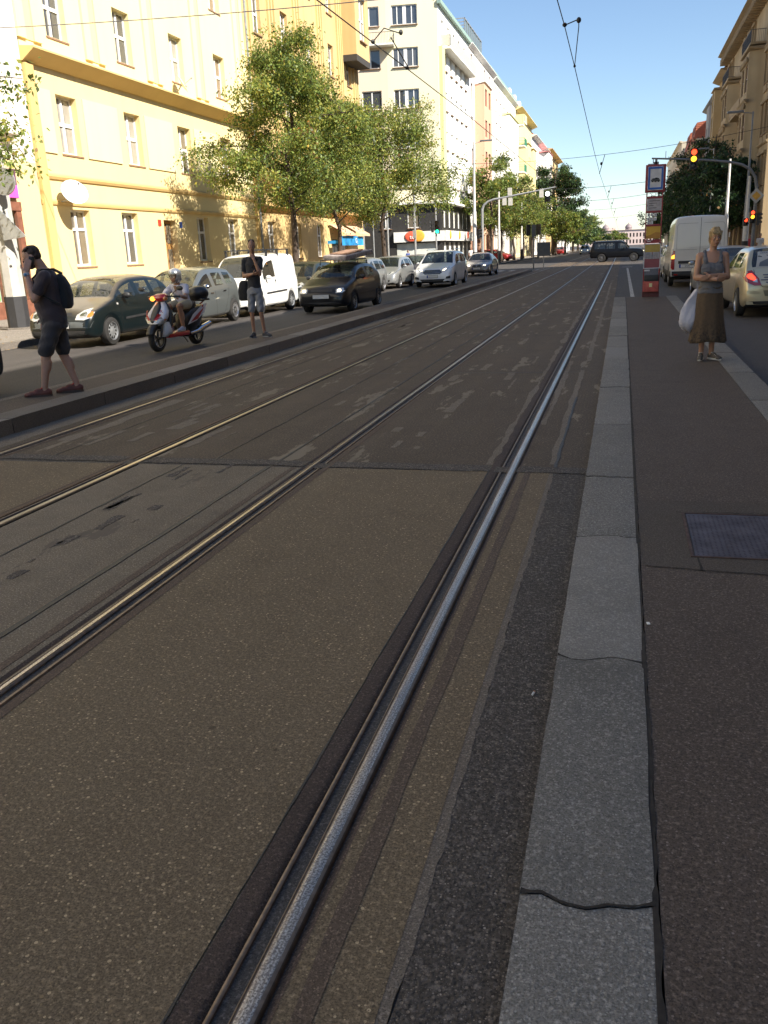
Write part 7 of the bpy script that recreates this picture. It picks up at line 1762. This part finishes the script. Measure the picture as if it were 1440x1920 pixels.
q.add(vs, [(j*5+k, j*5+k+1, (j+1)*5+k+1, (j+1)*5+k) for j in range(n_) for k in range(4)]); fo_ = q.build('front_fender', sc_b, t, smooth=60); fo_.modifiers.new('s', 'SOLIDIFY').thickness = .008
# front cowl: pointed white shield with a black centre and red lower edges
def shellp(name, rings, mat, seg=20, vox=None): 
    q = MB(); vs = []
    for (cx0, cy0, cz0, rx, ry, sk) in rings:
        for k in range(seg):
            a = 2*PI*k/seg; c_, s_ = math.cos(a), math.sin(a); e = .75
            vs.append((cx0+rx*math.copysign(abs(c_)**e, c_), cy0+ry*math.copysign(abs(s_)**e, s_), cz0+sk*s_))
    n = len(rings); q.add(vs, [(i*seg+k, i*seg+(k+1) % seg, (i+1)*seg+(k+1) % seg, (i+1)*seg+k) for i in range(n-1) for k in range(seg)]+[tuple(range(seg))[::-1], tuple((n-1)*seg+k for k in range(seg))])
    return q.build(name, mat, t, smooth=50)
shellp('front_cowl', [(0,-.62,.50,.08,.10,.02), (0,-.64,.56,.17,.17,.03), (0,-.62,.64,.21,.18,.04), (0,-.56,.74,.20,.13,.04), (0,-.50,.84,.14,.09,.03), (0,-.46,.92,.09,.06,.02)], sc_w)
shellp('cowl_centre', [(0,-.735,.56,.03,.07,.02), (0,-.72,.62,.075,.10,.04), (0,-.66,.72,.085,.08,.04), (0,-.575,.83,.075,.055,.03), (0,-.53,.90,.04,.03,.02)], sc_b)
for sx in (-1, 1):
    MB().add([(sx*.03, -.815, .585), (sx*.17, -.755, .66), (sx*.19, -.735, .62), (sx*.10, -.80, .55)], [(0,1,2,3)]).build('headlight', lamp_on if False else lens_clear, t)
    MB().add([(sx*.035, -.818, .60), (sx*.115, -.775, .72), (sx*.17, -.735, .70), (sx*.10, -.80, .60)], [(0,1,2,3)]).build('red_panel', sc_r, t)
    MB().ball((sx*.19, -.66, .60), (.03,.05,.02), 8).build('indicator', lens_amber, t)
    o = lettering('R', .09, sc_r, t, (sx*.155, -.70, .75), (R(70), 0, sx*R(35)), depth=.006)
MB().box(-.10, .10, -.80, -.79, .585, .60).build('front_badge', chrome, t)
shellp('leg_shield', [(0,-.50,.34,.17,.05,.0), (0,-.46,.5,.22,.05,.0), (0,-.44,.68,.23,.05,.0), (0,-.43,.84,.16,.05,.0), (0,-.42,.93,.09,.05,.0)], sc_b)
shellp('lower_panel', [(0,-.46,.27,.12,.14,.0), (0,-.48,.34,.19,.14,.0), (0,-.50,.46,.20,.10,.0), (0,-.52,.55,.17,.08,.0)], sc_w)
MB().box(-.17, .17, -.50, .22, .24, .33).build('floorboard', sc_r, t, bev=.03)
shellp('handlebar_cover', [(0,-.44,.93,.07,.06,.0), (0,-.45,.99,.13,.08,.0), (0,-.43,1.04,.15,.07,.0), (0,-.41,1.07,.08,.05,.0)], sc_r)
hbq = MB()
for sx in (-1, 1): hbq.tube([(0,-.42,1.0), (sx*.16,-.40,1.02), (sx*.34,-.33,1.0)], .015, 8); hbq.tube([(sx*.24,-.36,1.01), (sx*.36,-.32,1.0)], .021, 8)
hbq.build('handlebar', sc_b, t, smooth=60)
for sx in (-1, 1): mq = MB().tube([(sx*.22,-.40,1.03), (sx*.31,-.43,1.10), (sx*.38,-.42,1.14)], .008, 6); mq.ball((sx*.42,-.41,1.16), (.075,.02,.045), 14); mq.build('rear_view_mirror', sc_b, t, smooth=60)
MB().ball((-.14,-.50,.98), (.05,.05,.045), 10).build('indicator', amber_on, t, smooth=60); MB().ball((.14,-.50,.98), (.045,.045,.04), 10).build('indicator', lens_amber, t, smooth=60)
shellp('rear_body', [(0,.35,.30,.13,.16,.0), (0,.45,.42,.19,.30,.0), (0,.50,.55,.20,.36,.03), (0,.55,.66,.18,.40,.05), (0,.60,.74,.14,.36,.05)], sc_b)
for sx in (-1, 1):
    MB().add([(sx*.205, .10, .44), (sx*.215, .30, .62), (sx*.20, .75, .80), (sx*.19, .93, .80), (sx*.20, .80, .64), (sx*.21, .45, .50)], [(0,1,2,3,4,5)]).build('side_panel', sc_w, t)
    MB().add([(sx*.214, .20, .48), (sx*.222, .42, .60), (sx*.212, .78, .74), (sx*.215, .50, .53)], [(0,1,2,3)]).build('side_stripe', sc_r, t)
    lettering('R', .07, sc_r, t, (sx*.212, .72, .765), (R(90), 0, sx*R(90)), depth=.006)
shellp('seat', [(0,.34,.70,.13,.30,.02), (0,.36,.77,.15,.34,.03), (0,.38,.82,.13,.32,.05)], M('seat_black', (.025,.024,.024), .6))
MB().tube([(-.12,.78,.80), (-.12,.95,.86), (.12,.95,.86), (.12,.78,.80)], .014, 6).build('grab_rail', sc_r, t)
q = MB(); q.ball((0, .93, 1.0), (.235, .20, .155), 22); q.box(-.2, .2, .80, 1.06, .86, .9); fuse('top_box', q, sc_b, t, .012, 4)
MB().tube([(.13,.28,.26), (.17,.5,.28), (.19,.62,.33), (.20,.95,.40)], [.03,.05,.06,.055], 12).build('exhaust', chrome, t, smooth=60); MB().box(-.10, .12, .18, .62, .2, .36).build('engine', sc_b, t, bev=.03)
MB().tube([(.05,.1,.26), (.14,.15,.10)], .012, 6).build('side_stand', sc_b, t)
t = thing('person', 'scooter rider in silver open helmet, white short-sleeved shirt and beige shorts', 'person', (-8.46, 15.75, 0), R(-4))
q = MB(); loftz(q, [(0,.36,.80,.16,.13), (0,.35,.88,.155,.13), (0,.31,.98,.135,.105), (0,.26,1.08,.15,.105), (0,.23,1.16,.15,.095), (0,.21,1.21,.09,.07), (0,.20,1.24,.055,.055)]); caps(q, (0,.20,1.20), .05, (0,.15,1.31), .05)
for sx in (-1, 1):
    s_, e_, w_ = (sx*.165, .22, 1.15), (sx*.27, .02, .97), (sx*.30, -.24, 1.01)
    arm(q, s_, e_, w_, .95); hand(q, w_, (sx*.05, -1, -.05), (0, -.1, -1), .92, .9, sx); caps(q, s_, .055, (0,.22,1.16), .06)
    caps(q, (sx*.09, .34, .83), .09, (sx*.13, -.02, .80), .062, 16); caps(q, (sx*.13, -.02, .80), .058, (sx*.135, .04, .40), .034, 14); caps(q, (sx*.135, .03, .66), .052, (sx*.135, .04, .56), .046, 12); caps(q, (sx*.135, .04, .40), .034, (sx*.135, -.03, .37), .03, 10)
Mx = head_on(q, (0, .12, 1.36), .98, R(2), R(-14)); fuse('body', q, sk3, t, .0075, 3); face(t, Mx, hd)
q = MB(); loftz(q, [(0,.355,.84,.172,.146), (0,.31,.98,.152,.122), (0,.26,1.08,.166,.122), (0,.23,1.165,.165,.110), (0,.215,1.205,.10,.08)])
for sx in (-1, 1): caps(q, (sx*.165, .22, 1.15), .072, (sx*.225, .11, 1.05), .068, 14); caps(q, (sx*.165,.22,1.15), .066, (0,.22,1.165), .075)
fuse('shirt', q, cloth('shirt_white', (.62,.60,.66), .06, 6, 1.4), t, .009, 3, lambda c, n: c+n*.003*math.sin(c.z*50+c.x*20))
q = MB().add([(-.035, .10, 1.19), (.035, .10, 1.19), (0, .125, 1.05)], [(0,1,2)]); q.build('open_collar', sk3, t)
q = MB(); loftz(q, [(0,.36,.79,.175,.145), (0,.355,.88,.168,.14)]); 
for sx in (-1, 1): caps(q, (sx*.09,.34,.83), .104, (sx*.12,.08,.815), .085, 16)
fuse('shorts', q, cloth('shorts_beige', (.42,.38,.26), .15), t, .009, 3)
for sx in (-1, 1): shoe(t, (sx*.135, .04, .405), (sx*.14, -.2, .34), M('shoe_pale', (.42,.43,.50), .8), rub_w, .98)
sv = paint('helmet_silver', (.45,.46,.48), .6, dust=0)
q = MB(); q.ball((0,.02,.045), (.125,.142,.125), 24); q.ball((0,.05,-.03), (.118,.10,.10), 20); hm = MB(); hm.v = q.v; hm.f = q.f; hm.m = q.m; hm.xform(Mx)
ho = fuse('helmet', hm, sv, t, .008, 2)
bmh = bmesh.new(); bmh.from_mesh(ho.data); inv = Mx.inverted()
bmesh.ops.delete(bmh, geom=[f for f in bmh.faces if (lambda c: c.y < -.045 and c.z < .055)(inv @ f.calc_center_median())], context='FACES'); bmh.to_mesh(ho.data); bmh.free()
vs = []; 
for j in range(7):
    for k in range(15):
        a = R(-150+120*k/14); z = .10-.11*j/6; vs.append((.128*math.cos(a), .0+.148*math.sin(a)+.0, z))
vz = MB().add(vs, [(j*15+k, j*15+k+1, (j+1)*15+k+1, (j+1)*15+k) for j in range(6) for k in range(14)]).xform(Mx).build('visor', glass_mat('visor', (.20,.16,.12), .05, .72), ho, smooth=80)
MB().tube([(-.09,.02,-.06), (-.06,-.04,-.115), (.06,-.04,-.115), (.09,.02,-.06)], .007, 6).xform(Mx).build('chin_strap', sc_b, ho)

# ================================================================ PEOPLE FAR AWAY
def walker(x, y, rz, top, low, hair, label, z=.12, s=1.):
    t = thing('person', label, 'person', (x, y, z), rz, 'people on the far sidewalks'); q = MB()
    loftz(q, [(0,0,.82,.14,.10), (0,0,1.05,.13,.10), (0,0,1.34,.17,.11), (0,0,1.45,.07,.06)], 14); caps(q, (0,0,1.42), .055, (0,-.01,1.55), .05, 8)
    for sx in (-1, 1): arm(q, (sx*.18,0,1.38), (sx*.22,.02,1.1), (sx*.21,-.08,.86)); hand(q, (sx*.21,-.08,.86), (0,-.2,-1), (-sx,0,0), 1., .4); leg(q, (sx*.09,0,.85), (sx*.1,-.06*sx,.47), (sx*.1,.12*sx,.1)); caps(q, (sx*.1,.12*sx,.06), .04, (sx*.1,.12*sx-.15,.04), .035, 8)
    Mx = head_on(q, (0,-.01,1.62), 1.03); fuse('body', q, sk3, t, .014, 2); hairmesh(t, Mx, hair, 'short')
    q = MB(); loftz(q, [(0,0,.88,.165,.125), (0,0,1.05,.15,.12), (0,0,1.34,.185,.125), (0,0,1.44,.10,.08)], 14)
    for sx in (-1, 1): caps(q, (sx*.18,0,1.38), .07, (sx*.205,.01,1.2), .065, 8)
    fuse('shirt', q, top, t, .016, 2); q = MB()
    for sx in (-1, 1): caps(q, (sx*.088,0,.84), .10, (sx*.1,-.06*sx,.47), .075, 8); caps(q, (sx*.1,-.06*sx,.47), .075, (sx*.1,.12*sx,.14), .055, 8)
    fuse('trousers', q, low, t, .016, 2); t.scale = (s, s, s); return t
dkc = cloth('far_dark', (.04,.04,.045)); whc = cloth('far_white', (.7,.68,.66)); rdc = cloth('far_red', (.45,.05,.06)); blc = cloth('far_blue', (.05,.08,.25))
walker(9.0, 66, R(10), whc, dkc, hd, 'person in white shirt beside the right signal mast'); walker(8.4, 66.6, R(-30), rdc, dkc, hd, 'person in red seen behind the dark lamp post on the right')
walker(10.3, 62, R(30), dkc, dkc, hd, 'dark-dressed person with tied hair right of the signal mast'); walker(10.9, 61.5, R(-20), dkc, dkc, hb, 'dark-dressed blonde person at the right edge')
walker(-19.6, 83.0, R(60), blc, blc, hd, 'person in blue in front of the white corner shop window', .12)
walker(-15.9, 97, R(20), whc, dkc, hd, 'person in white beyond the junction under the first pale green tree')
bpy.context.view_layer.update()
